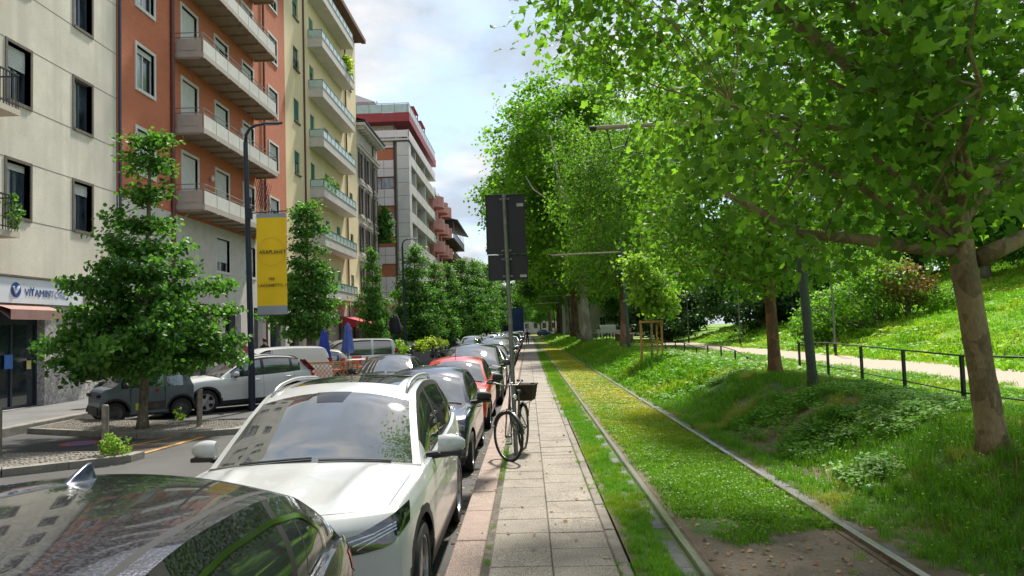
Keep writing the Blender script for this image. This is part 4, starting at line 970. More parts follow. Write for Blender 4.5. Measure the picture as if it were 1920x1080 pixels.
    iA, iB = len(AT), len(AT)+len(BT); mats_b = [body, M['plastic'], M['carglass'], M['plastic_g'], M['dark']]
    clad = p.get('clad', False)
    for i in range(len(sts)-1):
        s0, s1 = sts[i], sts[i+1]; sm = (s0+s1)/2; ym = sm+bow(sm); thin = (s1-s0) < 2.5*e
        for j in range(nv-1):
            a, b_, c_, d = rows[i][j], rows[i+1][j], rows[i+1][j+1], rows[i][j+1]
            nm, mi = 'body', 0
            zone = 'A' if j < iA-1 else ('J' if j == iA-1 else ('B' if j < iB-1 else ('K' if j == iB-1 else 'C')))
            seam = thin and any(abs(ym-d_) < .02 for d_ in doors)
            zmid = (a[2]+c_[2])/2
            if zone in 'AJ':
                if seam and zmid > sill+.06: mi = 1
                elif clad:
                    ar = any((ym-x)**2+(zmid-wr_)**2 < (Ra+.065)**2 for x in (yf, yr))
                    if ar or zmid < sill+.13 or ((ym < .5 or ym > L-.4) and zmid < .42): mi = 1
                elif zmid < sill+.05: mi = 1
                if mi == 0 and doors and zone == 'A':
                    ds = sorted(doors)
                    for k in range(len(ds)-1):
                        if ds[k] < ym < ds[k+1] and j > 0: nm = 'door%d' % k
            elif zone in 'BK':
                g = any(x < ym < z_ for x, z_ in p['glass']); jb = j-iA
                if seam: mi = 1
                elif g and (rows[i][iB-1][2]-rows[i][iA][2]) > .05:
                    if jb == 0: mi = 1
                    elif zone == 'B' and jb < len(BT)-2: nm = 'glass%d' % [k for k, (x, z_) in enumerate(p['glass']) if x < ym < z_][0]
                    else: mi = 1 if p.get('blackframe', True) else 0
                elif ya < ym < yend and p.get('bpillar') and any(x < ym < z_ for x, z_ in p['bpillar']): mi = 1
            elif zone == 'C':
                jc = j-iB
                if sm < yc-.03:
                    if sm > hood0+e and jc >= 3: nm = 'bonnet'
                    elif (thin and abs(sm-hood0) < .01 and jc >= 3) or (jc == 2 and hood0 < sm): mi = 1
                elif sm < yc: mi = 1
                elif sm < yh: nm, mi = ('windscreen', 0) if jc >= 2 else ('body', 0)
                elif sm < yd:
                    if jc == 2: mi = 4 if p.get('ditch', True) else 0
                    elif 'sunroof' in p and p['sunroof'][0] < sm < p['sunroof'][1] and CT[jc] > .2: nm = 'sunroof'
                elif sm < ye: nm, mi = ('rear_window', 0) if jc >= 2 else ('body', 0)
            sg = 1
            put(nm, [a, b_, c_, d], mi)
            put(nm+('~' if nm[:4] in ('glas', 'door') else ''), [(-d[0], d[1], d[2]), (-c_[0], c_[1], c_[2]), (-b_[0], b_[1], b_[2]), (-a[0], a[1], a[2])], mi)
    # end caps
    for r, s, fl in ((rows[0], sts[0], 1), (rows[-1], sts[-1], 0)):
        A = r[:iA]; C = r[iB:]; w0 = r[iA-1][0]; bs = bow(s)
        xs_ = [c_[0] for c_ in C]; P = []
        for a in A: P.append([(x/C[0][0]*a[0], s+bs*(x/C[0][0])**2*1.0+oy, a[2]) for x in xs_])
        P.append([(c_[0], c_[1], c_[2]) for c_ in C])
        for i in range(len(P)-1):
            for j in range(len(xs_)-1):
                f_ = [P[i][j], P[i][j+1], P[i+1][j+1], P[i+1][j]]
                if fl: f_ = f_[::-1]
                mi = 1 if (f_[0][2] < (.42 if clad else .3)) else 0
                put('body', f_[::-1], mi); put('body', [(-x, y, z) for x, y, z in f_], mi)
    parts = {}
    tree_v = []; tree_f = []
    for nm, b in bufs.items():
        base = len(tree_v); tree_v += b.v; tree_f += [tuple(base+i for i in f_) for f_ in b.f]
        me = bpy.data.meshes.new(nm)
        # weld
        import bmesh
        me.from_pydata(b.v, [], b.f)
        for m_ in mats_b: me.materials.append(m_)
        me.polygons.foreach_set('material_index', b.m)
        bm = bmesh.new(); bm.from_mesh(me); bmesh.ops.remove_doubles(bm, verts=bm.verts, dist=.0006); bmesh.ops.recalc_face_normals(bm, faces=bm.faces)
        bm.to_mesh(me); bm.free(); me.polygons.foreach_set('use_smooth', [True]*len(me.polygons)); me.set_sharp_from_angle(angle=R(42))
        if nm.startswith('glass'): n2, mm = 'side_window', M['carglass']
        elif nm == 'windscreen': n2, mm = 'windscreen', M['windscreen']
        elif nm == 'rear_window': n2, mm = 'rear_window', M['carglass']
        elif nm == 'sunroof': n2, mm = 'sunroof', M['carglass']
        elif nm.startswith('door'): n2, mm = 'door', None
        else: n2, mm = nm, None
        if mm: me.materials.clear(); me.materials.append(mm); me.polygons.foreach_set('material_index', [0]*len(me.polygons))
        me.name = n2; parts[nm] = link(n2, me, t)
    bvh = BVHTree.FromPolygons([Vector(v) for v in tree_v], tree_f)
    def proj(name, top, bot, d, m, n=10, k=4, off=.004, parent=None, mirror=True, thick=0.):
        d = Vector(d).normalized(); res = None
        def at(line, u):
            u *= len(line)-1; i = min(int(u), len(line)-2); return Vector(line[i]).lerp(Vector(line[i+1]), u-i)
        G = []
        for a in range(k+1):
            row = []
            for c_ in range(n+1):
                pt = at(top, c_/n).lerp(at(bot, c_/n), a/k); o_ = pt-d*1.5
                h = bvh.ray_cast(o_, d, 4.)
                row.append(tuple((h[0] if h[0] is not None and (h[0]-pt).length < .6 else pt)-d*off))
            G.append(row)
        for sgn in ((1, -1) if mirror else (1,)):
            b = MB(); b.grid([[(x*sgn, y, z) for x, y, z in r] for r in G]); res = part(name, b, m, parent if parent is not None else t, smooth=True)
        return res
    p['_proj'] = proj
    # underbody, wheel wells
    b = MB(); b.box(-W*.86, W*.86, oy+.25, oy+L-.3, .17, .34)
    for a in (yf, yr):
        for sg in (-1, 1):
            b.add([(sg*W*.99*.62, a+oy+(Ra)*math.cos(PI*k/12), wr_+(Ra)*math.sin(PI*k/12)) for k in range(13)]+[(sg*W*.955*plan(a), a+oy+(Ra)*math.cos(PI*k/12), wr_+(Ra)*math.sin(PI*k/12)) for k in range(13)],
                  [(k, k+1, 14+k, 13+k) for k in range(12)]+[tuple(range(13))])
    part('underbody', b, M['plastic'], t)
    tm, rm, dm = wheel_mesh(wr_, p.get('ww', .21), p.get('rim', 'five'), p.get('rimmat', M['alloy']))
    tw = W-.125
    for a in (yf, yr):
        for sg in (-1, 1):
            wh = link('wheel', tm, t, (sg*tw, a+oy, wr_), (0, 0, 0 if sg > 0 else PI)); link('rim', rm, wh); link('brake_disc', dm, wh)
    # mirrors
    ym = p.get('ymir', ya+.35)+oy; zm = p.get('zmir', zbelt(ym-oy)+.10); wm_ = W*.93
    mm = p.get('mirmat', body)
    for sg in (-1, 1):
        b = MB(); P = []
        for i in range(9):
            a = i/8; cx = wm_+.06+.22*a; r_y = .075*(math.sin(PI*min(1, .25+a*.72))**.6); r_z = .085*(math.sin(PI*min(1, .28+a*.68))**.5)
            P.append([(sg*cx, ym+r_y*math.cos(2*PI*k/12)*(1.0 if math.cos(2*PI*k/12) < 0 else .35)+.03*a, zm+r_z*math.sin(2*PI*k/12)) for k in range(13)])
        b.grid(P); b.poly([P[-1][k] for k in range(12)]); b.poly([P[0][k] for k in range(12)])
        mo = part('wing_mirror', b, mm, t, smooth=True, sharp=50)
        b = MB(); b.tube([(sg*(wm_-.03), ym+.02, zm-.09), (sg*(wm_+.12), ym+.02, zm-.075)], [.035, .03], 8); b.box(min(sg*(wm_+.08), sg*(wm_+.26)), max(sg*(wm_+.08), sg*(wm_+.26)), ym-.055, ym+.03, zm-.088, zm-.055); part('mirror_foot', b, M['plastic'], mo)
    # handles
    for yy in p.get('handles', []):
        z = zbelt(yy)-.12
        for sg in (-1, 1):
            w_ = W*plan(yy)*aprof((z-.2)/(zbelt(yy)-.2)); b = MB()
            b.tube([(sg*(w_-.01), yy-.09+oy, z), (sg*(w_+.03), yy-.07+oy, z+.004), (sg*(w_+.03), yy+.07+oy, z+.004), (sg*(w_-.01), yy+.09+oy, z)], .013, 6); part('door_handle', b, p.get('handlemat', body), t)
    # wipers
    if q > .45:
        b = MB()
        for x0, x1 in ((-.55, .02), (.08, .62)):
            pts = []
            for k in range(7):
                x = x0+(x1-x0)*k/6; s = yc-.012+.03*k/6
                h = bvh.ray_cast(Vector((x, oy+s+.2*(x/W)**2, 3)), Vector((0, 0, -1)), 5)
                z = (h[0].z if h[0] is not None else 1)+.014; pts.append((x, oy+s+.2*(x/W)**2, z))
            b.tube(pts, .009, 5)
        part('wiper', b, M['plastic'], t)
    # plates
    fr = p.get('front')
    if fr:
        z = fr['plate']; o_ = proj('number_plate', [(-.26, oy, z+.055), (.26, oy, z+.055)], [(-.26, oy, z-.055), (.26, oy, z-.055)], (0, 1, 0), M['plate'], 6, 1, .02, mirror=False)
        proj('plate_band', [(-.26, oy, z+.055), (-.22, oy, z+.055)], [(-.26, oy, z-.055), (-.22, oy, z-.055)], (0, 1, 0), M['plate_blue'], 1, 1, .022, parent=o_, mirror=False); 
        for g0 in fr.get('grille', []):
            x, za, zb_ = g0; gr = proj('grille', [(-x, oy, za), (x, oy, za)], [(-x*.86, oy, zb_), (x*.86, oy, zb_)], (0, 1, 0), M['plastic_g'], 14, 3, .006, mirror=False)
            if q > .45:
                for k in range(4):
                    zz_ = za+(zb_-za)*(k+.5)/4; proj('grille_bar', [(-x*.9, oy, zz_+.006), (x*.9, oy, zz_+.006)], [(-x*.9, oy, zz_-.006), (x*.9, oy, zz_-.006)], (0, 1, 0), M['chrome'] if fr.get('chrome') else M['plastic'], 12, 1, .014, parent=gr, mirror=False)
        for top, bot, d, m_ in fr['lamps']:
            proj('headlamp', [(x, y+oy, z_) for x, y, z_ in top], [(x, y+oy, z_) for x, y, z_ in bot], d, m_, 10, 5, .006)
    for top, bot, d, m_, nm_ in p.get('extra', []):
        proj(nm_, [(x, y+oy, z_) for x, y, z_ in top], [(x, y+oy, z_) for x, y, z_ in bot], d, m_, 10, 4, .005)
    if p.get('rails'):
        a0, a1 = p['rails']
        for sg in (-1, 1):
            pts = []; n = 14
            for k in range(n+1):
                y = a0+(a1-a0)*k/n; x = wrail*plan(y)-.055
                h = bvh.ray_cast(Vector((x, y+oy, 3)), Vector((0, 0, -1)), 5); z = h[0].z if h[0] is not None else 1.5
                pts.append((sg*x, y+oy, z+(.042 if 0 < k < n else .005)+(0 if 1 < k < n-1 else -.012)))
            b = MB(); b.tube(pts, .017, 8); part('roof_rail', b, p.get('railmat', M['roof_rail']), t, smooth=True)
    if p.get('fin'):
        b = MB(); y0 = p['fin']+oy; h = bvh.ray_cast(Vector((0, y0, 3)), Vector((0, 0, -1)), 5); z = h[0].z
        b.grid([[(sx*.035*(1-k/8)**.7*(1 if True else 0), y0-.10+.02*k+.10*(a/4)*(1+0)-.0, z-.005+.075*(k/8)) if False else (0, 0, 0) for a in range(2)] for k in range(2) for sx in (1,)]) if False else None
        fc = crv([(-.12, .0), (-.08, .014), (-.03, .034), (.02, .050), (.055, .058), (.075, .060), (.082, .05), (.09, .022), (.10, .003)]); prof = [(-.12+.22*k/26, fc(-.12+.22*k/26)) for k in range(27)]
        wf = lambda yy: .036*math.sin(PI*min(1, max(.02, (yy+.125)/.235)))**.5; P = [[(s_*wf(yy)*(1-.80*f_**.7), y0+yy, z-.004+zz_*f_) for s_, f_ in ((1, 0), (1, .3), (1, .6), (1, .85), (.6, 1), (-.6, 1), (-1, .85), (-1, .6), (-1, .3), (-1, 0))] for yy, zz_ in prof]
        b.grid(P); part('antenna_fin', b, p.get('finmat', body), t, smooth=True)
    if p.get('aerial'):
        b = MB(); y0 = p['aerial']+oy; h = bvh.ray_cast(Vector((0, y0, 3)), Vector((0, 0, -1)), 5); b.tube([(0, y0, h[0].z), (0, y0+.12, h[0].z+.38)], [.006, .003], 5); part('aerial', b, M['plastic'], t)
    return t
white = paint('white_pearl', (.48, .495, .495)); black_m = paint('black_metallic', (.030, .031, .042), .20, .55, coat=1., fine=.85, fscale=95, bump=.20, bscale=120)
navy = paint('navy_paint', (.016, .022, .055), .22, .3); redp = paint('red_paint_car', (.48, .022, .018), .25); blackp = paint('black_paint', (.013, .013, .015), .15)
dgrey = paint('dark_grey_paint', (.05, .052, .055), .25, .6); silver = paint('silver_paint', (.42, .43, .44), .3, .7); beigep = paint('champagne_paint', (.45, .38, .28), .3, .6)
bluep = paint('blue_paint_car', (.03, .07, .22), .25, .3); greyp = paint('grey_paint', (.19, .2, .21), .3, .5); whitep = paint('plain_white_paint', (.60, .61, .61), .3)
# --- generic proportions -------------------------------------------------
def P_suv(**k):
    L = k.get('L', 4.57)
    d = dict(L=L, W=1.88, q=1.5, paint=white, wr=.345, axles=(.90, .90+2.72), yc=1.20, yh=2.02, yd=3.72, ye=4.28,
             belt=[(0, .70), (.25, .84), (.6, .93), (1.2, .985), (2.2, 1.02), (3.4, 1.07), (4.1, 1.12), (4.4, 1.02), (4.57, .90)],
             top=[(0, .80), (.03, .84), (.08, .88), (.2, .93), (.6, 1.01), (1.2, 1.085), (1.35, 1.20), (1.7, 1.40), (2.02, 1.545), (2.35, 1.61), (2.9, 1.635), (3.4, 1.615), (3.72, 1.575), (4.0, 1.38), (4.28, 1.14), (4.4, 1.06), (4.57, .92)],
             rail=[(1.36, .99), (1.7, 1.20), (2.05, 1.40), (2.35, 1.52), (2.9, 1.565), (3.4, 1.545), (3.8, 1.49), (4.05, 1.33), (4.3, 1.08)], zr_max=1.565, wrail=.66,
             plan=[(0, .70), (.08, .80), (.25, .90), (.6, .965), (1.1, 1.), (3.4, 1.), (4.0, .965), (4.35, .90), (4.5, .82), (4.57, .74)],
             glass=[(1.62, 2.58), (2.68, 3.52), (3.60, 3.98)], bpillar=[(2.5, 2.7), (3.5, 3.62)], doors=[1.42, 2.62, 3.62], sill=.24, clad=True, handles=[2.42, 3.42], rails=(2.18, 3.85), crease=.50, hood0=.15)
    d.update(k); return d
pw = P_suv(sunroof=(2.32, 3.45))
pw['front'] = dict(plate=.48, grille=[(.55, .78, .56), (.7, .36, .26)], chrome=True, lamps=[
    ([(.50, .02, .80), (.66, .10, .835), (.80, .35, .875), (.86, .62, .905)], [(.46, .02, .735), (.62, .08, .70), (.80, .25, .70), (.885, .50, .80)], (-.35, .85, -.38), M['lamp_dark'])])
pw['handlemat'] = M['chrome']
car_w = make_car(pw, 'white suv with glass sunroof and silver roof rails, second from the camera', loc=(-1.71, 4.62+4.57/2, 0))
pj = pw['_proj']; oy = -4.57/2
for a in (0, 1, 2):    # light guides inside the dark lamps
    z0 = .79-.022*a
    pj('light_guide', [(.58+.03*a, .06+oy, z0), (.70, .20+oy, z0+.005), (.80, .38+oy, z0+.022)], [(.58+.03*a, .06+oy, z0-.008), (.70, .20+oy, z0-.003), (.80, .38+oy, z0+.014)], (-.35, .85, -.38), M['lamp_led'], 12, 1, .009)
0 and pj('inspection_sticker', [(.50, 1.50+oy, 1.3), (.56, 1.52+oy, 1.3)], [(.51, 1.44+oy, 1.25), (.57, 1.46+oy, 1.25)], (0, .3, -1), M['plate'], 2, 2, .003, mirror=False)
pj('fog_lamp', [(.66, .05+oy, .47), (.74, .1+oy, .47)], [(.66, .05+oy, .42), (.74, .1+oy, .42)], (-.2, 1, 0), M['lamp_led'], 3, 3, .006)
pj('sensor_housing', [(-.15, 2.00+oy, 1.6), (.15, 2.00+oy, 1.6)], [(-.11, 1.83+oy, 1.5), (.11, 1.83+oy, 1.5)], (0, .5, -1), M['plastic_g'], 8, 4, .002, mirror=False)
0 and pj('screen_border', [(-.62, 1.395+oy, 1.25), (0, 1.265+oy, 1.25), (.62, 1.395+oy, 1.25)], [(-.64, 1.36+oy, 1.2), (0, 1.215+oy, 1.2), (.64, 1.36+oy, 1.2)], (0, .3, -1), M['plastic_g'], 24, 2, .002, mirror=False)
# black crossover next to the camera (seen from its rear offside corner)
pb = P_suv(L=4.40, W=1.83, paint=black_m, wr=.34, axles=(.84, 3.51), yc=1.15, yh=1.95, yd=3.62, ye=4.10, q=1.9,
    belt=[(0, .68), (.25, .82), (.6, .90), (1.2, .97), (2.2, 1.0), (3.4, 1.05), (3.9, 1.11), (4.15, 1.11), (4.33, 1.04), (4.40, .93)],
    top=[(0, .78), (.08, .86), (.2, .91), (.6, .98), (1.15, 1.06), (1.3, 1.17), (1.65, 1.37), (1.95, 1.48), (2.3, 1.53), (2.75, 1.55), (3.2, 1.54), (3.62, 1.51), (3.85, 1.39), (4.10, 1.20), (4.22, 1.13), (4.34, 1.06), (4.40, .95)],
    rail=[(1.36, .98), (1.7, 1.17), (2.05, 1.35), (2.4, 1.44), (2.8, 1.47), (3.2, 1.46), (3.6, 1.41), (3.85, 1.30), (4.12, 1.13)], zr_max=1.47, wrail=.70, bulge=.045,
    plan=[(0, .72), (.08, .82), (.25, .91), (.6, .97), (1.1, 1.), (3.3, 1.), (3.85, .975), (4.2, .93), (4.34, .87), (4.40, .80)],
    glass=[(1.6, 2.5), (2.58, 3.32), (3.37, 3.74)], bpillar=[(2.4, 2.6), (3.3, 3.38)], doors=[1.4, 2.54, 3.50], rails=None, handles=[2.36, 3.3], gtop=.74, dw=.035, blackframe=False, fin=3.38, finmat=navy, hood0=.15, crease=.5)
pb['extra'] = [([(.56, 4.40, 1.03), (.70, 4.34, 1.06), (.80, 4.22, 1.07), (.86, 4.10, 1.05)], [(.56, 4.42, .88), (.72, 4.36, .88), (.83, 4.22, .91), (.88, 4.12, .97)], (-.6, -.8, 0), M['lamp_red'], 'tail_lamp')]
car_b = make_car(pb, 'black crossover nearest the camera with a shark fin aerial on its roof', loc=(-1.70, 3.86-4.40/2, 0))
pj = pb['_proj']; oy = -2.2
for a, z in ((0, 1), (0, 1)):
    pass
pj('window_trim', [(.9, 1.75+oy, 1.19), (.9, 2.05+oy, 1.28), (.9, 2.4+oy, 1.365), (.9, 2.9+oy, 1.40), (.9, 3.3+oy, 1.39), (.9, 3.58+oy, 1.35), (.9, 3.77+oy, 1.24), (.9, 3.81+oy, 1.12)], [(.9, 1.75+oy, 1.172), (.9, 2.05+oy, 1.262), (.9, 2.4+oy, 1.348), (.9, 2.9+oy, 1.383), (.9, 3.29+oy, 1.373), (.9, 3.565+oy, 1.334), (.9, 3.755+oy, 1.23), (.9, 3.795+oy, 1.12)], (-1, 0, 0), M['chrome'], 40, 1, .006)
pj('window_trim', [(.95, 1.5+oy, 1.022), (.95, 2.6+oy, 1.055), (.95, 3.8+oy, 1.135)], [(.95, 1.5+oy, 1.006), (.95, 2.6+oy, 1.039), (.95, 3.8+oy, 1.117)], (-1, 0, 0), M['chrome'], 30, 1, .006)
def roundel(parent, y, z):
    b0 = parent
    for r0, r1, m_, a0, a1, off in ((.026, .036, M['plastic_g'], 0, 4, .008), (.0, .026, M['plate'], 0, 1, .009), (.0, .026, M['plate_blue'], 1, 2, .009), (.0, .026, M['plate'], 2, 3, .009), (.0, .026, M['plate_blue'], 3, 4, .009), (.036, .039, M['chrome'], 0, 4, .009)):
        n = max(3, int((a1-a0)*7)); A = [a0*PI/2+(a1-a0)*PI/2*k/n for k in range(n+1)]
        pj('roundel', [(.9, y+oy+r1*math.cos(a)*1.1, z+r1*math.sin(a)) for a in A], [(.9, y+oy+max(r0, .001)*math.cos(a)*1.1, z+max(r0, .001)*math.sin(a)) for a in A], (-1, 0, 0), m_, n, 1, off, mirror=False)
roundel(car_b, 3.93, 1.20)
# small navy hatchback with oval lamps
def P_hatch(**k):
    d = dict(L=3.80, W=1.66, q=1., paint=navy, wr=.29, axles=(.72, .72+2.43), yc=.98, yh=1.62, yd=3.10, ye=3.55, rim='steel',
             belt=[(0, .60), (.2, .73), (.5, .82), (1., .885), (2., .93), (3., .98), (3.5, .98), (3.8, .80)],
             top=[(0, .64), (.05, .70), (.2, .80), (.5, .89), (.98, .99), (1.2, 1.15), (1.62, 1.38), (1.95, 1.45), (2.4, 1.47), (2.8, 1.45), (3.1, 1.40), (3.35, 1.18), (3.55, 1.0), (3.7, .93), (3.8, .82)],
             rail=[(1.15, .89), (1.4, 1.08), (1.7, 1.27), (2.0, 1.37), (2.4, 1.395), (2.8, 1.37), (3.1, 1.31), (3.35, 1.12), (3.55, .98)], zr_max=1.395, wrail=.56,
             plan=[(0, .66), (.08, .78), (.25, .89), (.6, .965), (1.1, 1.), (2.9, 1.), (3.4, .96), (3.65, .88), (3.8, .74)],
             glass=[(1.32, 2.2), (2.28, 3.02)], bpillar=[(2.15, 2.3)], doors=[1.2, 2.24, 3.08], handles=[2.05, 2.9], sill=.22, clad=False, rails=None, hood0=.2, mirmat=M['plastic'], handlemat=M['plastic'],
             bow=[(0, .26), (.98, .17), (1.62, .09), (2.4, .03), (3.1, 0), (3.55, -.05), (3.8, -.13)])
    d['front'] = dict(plate=.40, grille=[(.34, .60, .50), (.55, .30, .22)], lamps=[([(.40, .1, .70), (.50, .15, .755), (.62, .25, .755), (.70, .38, .70)], [(.40, .1, .66), (.48, .1, .585), (.62, .18, .575), (.705, .36, .66)], (-.3, .9, -.2), M['lamp_glass'])])
    d.update(k); return d
car_n = make_car(P_hatch(), 'small navy hatchback with oval lamps and black mirrors behind the white suv', loc=(-1.66, 10.45+1.9, 0))
car_r = make_car(P_hatch(paint=redp, q=.8, L=3.80, aerial=1.75, rim='five'), 'bright red hatchback in the parked row, between the navy and the black car', loc=(-1.64, 15.2+1.9, 0), rz=0)
car_k = make_car(P_suv(paint=blackp, q=.8, rails=None, front=dict(plate=.45, grille=[(.35, .78, .55)], chrome=True, lamps=[([(.42, .05, .76), (.6, .12, .79), (.78, .35, .84)], [(.42, .05, .68), (.6, .1, .67), (.8, .3, .74)], (-.35, .85, -.2), M['lamp_glass'])])), 'black suv with clear headlamps in the kerbside row beyond the red car', loc=(-1.66, 20.1+2.28, 0))
# saloon
def P_saloon(**k):
    d = dict(L=4.5, W=1.80, q=.8, paint=dgrey, wr=.315, axles=(.85, 3.5), yc=1.28, yh=2.02, yd=3.15, ye=3.75,
             belt=[(0, .60), (.25, .74), (.6, .83), (1.2, .90), (2.2, .93), (3.4, .97), (4.0, .97), (4.3, .92), (4.5, .80)],
             top=[(0, .64), (.06, .72), (.2, .80), (.6, .90), (1.28, .985), (1.5, 1.12), (2.02, 1.37), (2.4, 1.43), (2.8, 1.42), (3.15, 1.36), (3.5, 1.17), (3.75, 1.04), (4.1, 1.02), (4.35, .99), (4.5, .82)],
             rail=[(1.45, .91), (1.75, 1.1), (2.1, 1.28), (2.4, 1.355), (2.8, 1.35), (3.2, 1.27), (3.5, 1.1), (3.75, .985)], zr_max=1.355, wrail=.58,
             plan=[(0, .70), (.08, .80), (.25, .90), (.6, .965), (1.1, 1.), (3.4, 1.), (4.0, .965), (4.3, .90), (4.5, .76)],
             glass=[(1.62, 2.5), (2.58, 3.35)], bpillar=[(2.45, 2.6)], doors=[1.4, 2.54, 3.5], handles=[2.36, 3.3], sill=.22, clad=False, rails=None, hood0=.18)
    d['front'] = dict(plate=.42, grille=[(.45, .66, .54)], lamps=[([(.48, .06, .68), (.62, .15, .72), (.78, .38, .76)], [(.48, .06, .61), (.62, .12, .60), (.79, .33, .67)], (-.35, .85, -.2), M['lamp_glass'])])
    d.update(k); return d
car_s = make_car(P_saloon(), 'dark grey saloon driving in the lane between the parked rows', loc=(-3.95, 19.3+2.25, 0))
car_s2 = make_car(P_saloon(paint=silver, q=.5), 'silver saloon in the kerbside row, right after the black suv', loc=(-1.66, 25.6+2.25, 0))
# van
def P_van(**k):
    d = dict(L=4.5, W=1.82, q=.7, paint=whitep, wr=.32, axles=(.85, 3.55), yc=1.0, yh=1.65, yd=4.36, ye=4.44, rim='steel',
             belt=[(0, .68), (.25, .85), (.6, .98), (1.2, 1.06), (3.9, 1.10), (4.35, 1.1), (4.5, 1.0)],
             top=[(0, .74), (.06, .84), (.2, .95), (.6, 1.06), (1.0, 1.16), (1.25, 1.40), (1.65, 1.68), (2.0, 1.79), (3., 1.83), (4.1, 1.80), (4.36, 1.74), (4.44, 1.25), (4.5, 1.05)],
             rail=[(1.2, 1.07), (1.45, 1.33), (1.8, 1.60), (2.1, 1.72), (3., 1.76), (4.1, 1.73), (4.3, 1.66), (4.42, 1.2)], zr_max=1.76, wrail=.72,
             plan=[(0, .72), (.08, .82), (.25, .91), (.6, .97), (1.1, 1.), (4.2, 1.), (4.42, .97), (4.5, .92)],
             glass=[(1.35, 2.2)], doors=[1.25, 2.25], handles=[2.1], sill=.25, clad=False, rails=None, hood0=.18, bow=[(0, .3), (1.0, .2), (1.65, .1), (2.4, .03), (4.5, .0)])
    d['front'] = dict(plate=.42, grille=[(.45, .72, .58)], lamps=[([(.5, .06, .80), (.62, .15, .86), (.78, .38, .90)], [(.5, .06, .68), (.62, .12, .66), (.8, .33, .74)], (-.35, .85, -.2), M['lamp_glass'])])
    d['extra'] = [([(.72, 4.5, 1.35), (.82, 4.48, 1.35)], [(.74, 4.5, .85), (.84, 4.48, .85)], (0, -1, 0), M['lamp_red'], 'tail_lamp')]
    d.update(k); return d
# angled bay on the left: headings point to the left and towards the camera
A45 = R(-48)
volvo_p = P_suv(L=4.57, W=1.86, paint=whitep, q=.9, rails=(2.1, 3.9), glass=[(1.62, 2.58), (2.68, 3.52), (3.60, 3.86)], railmat=M['plastic'])
volvo_p['extra'] = [([(.95, 3.88, 1.44), (.95, 4.02, 1.26), (.95, 4.18, 1.10), (.95, 4.22, .92)], [(.95, 3.96, 1.45), (.95, 4.14, 1.26), (.95, 4.34, 1.08), (.95, 4.38, .92)], (-1, 0, 0), M['lamp_red'], 'tail_lamp')]
car_v = make_car(volvo_p, 'white estate suv with tall red tail lamp parked behind the lamp post', loc=(-8.35, 21.9, 0), rz=A45); car_v.scale = (.93,)*3
van1 = make_car(P_van(), 'plain white panel van with windowless flank, parked beyond the white estate suv', 'van', loc=(-9.0, 25.9, 0), rz=R(-55)); van1.scale = (.92,)*3
mpv = make_car(P_van(paint=silver, glass=[(1.35, 2.2), (2.35, 3.3), (3.4, 4.2)], wrail=.70), 'silver people carrier with long side windows behind the closed blue parasols', 'van', loc=(-8.2, 33.8, 0), rz=R(-70))
car_c = make_car(P_hatch(paint=beigep, q=.8), 'champagne coloured hatchback seen from the side behind the cafe tables', loc=(-8.9, 30.6, 0), rz=R(-70))
gen = [make_car(P_saloon(q=.35, paint=silver), 'x', loc=(0, 0, -50)), make_car(P_hatch(q=.35, paint=whitep), 'x', loc=(0, 0, -50)), make_car(P_suv(q=.35, paint=dgrey, rails=None), 'x', loc=(0, 0, -50)),
       make_car(P_hatch(q=.35, paint=bluep), 'x', loc=(0, 0, -50)), make_car(P_saloon(q=.35, paint=blackp), 'x', loc=(0, 0, -50)), make_car(P_suv(q=.35, paint=whitep, rails=None), 'x', loc=(0, 0, -50)), make_car(P_saloon(q=.35, paint=greyp), 'x', loc=(0, 0, -50))]
gname = ['silver saloon', 'white hatchback', 'dark grey suv', 'blue hatchback', 'black saloon', 'white suv', 'grey saloon']
used_ = set()
def place(i, x, y, rz, lab, group):
    o = gen[i]
    if i in used_: dup(o, (x, y, 0), rz, label=lab, group=group)
    else:
        o.location = (x, y, 0); o.rotation_euler = (0, 0, rz); o['label'] = lab; o['group'] = group; used_.add(i)
seq = [4, 2, 0, 5, 6, 1, 4, 0, 2, 3, 5, 6, 0, 1, 2, 4, 5, 0, 6, 1, 3, 0, 5, 2, 4, 1]; y = 31.2; cnt = {}
for n_, i in enumerate(seq):
    ln = [4.5, 3.8, 4.57, 3.8, 4.5, 4.57, 4.5][i]
    lab = '%s in the kerbside row, %s' % (gname[i], 'level with the third tram mast' if y < 78 else 'level with the fourth tram mast' if y < 104 else 'level with the fifth tram mast' if y < 130 else 'at the far end of the row') if n_ > 3 else ['black saloon in the kerbside row, just beyond the silver saloon', 'dark grey suv half way up the kerbside row beyond the black saloon', 'second silver saloon up the kerbside row', 'white suv up the kerbside row beside the sign pole'][n_]
    place(i, -1.66+rnd.uniform(-.06, .06), y+ln/2, 0, lab, 'cars parked along the right kerb'); y += ln+.75
for n_, (i, x, y) in enumerate([(5, -4.3, 58), (6, -4.4, 70), (0, -4.2, 82), (1, -4.4, 93), (2, -4.3, 104), (0, -4.3, 117)]):
    place(i, x, y, 0, '%s queueing in the lane far up the street' % gname[i], 'cars in the lane up the street')
for n_, (i, y) in enumerate([(0, 53), (1, 57), (3, 61), (2, 65), (5, 69), (4, 73), (0, 78), (6, 83), (1, 88), (5, 93), (2, 98), (0, 103), (4, 109), (1, 115)]):
    place(i, -8.3, y, R(-55), '%s in the angled bays on the left, %s' % (gname[i], 'just beyond the flower planters' if y < 60 else 'level with the ornate beige block' if y < 72 else 'level with the lilac block' if y < 102 else 'level with the pink block'), 'cars in the angled bays up the left side')
dup(gen[3], (3.9, 176, .25), R(80), label='blue hatchback crossing at the far end of the track')
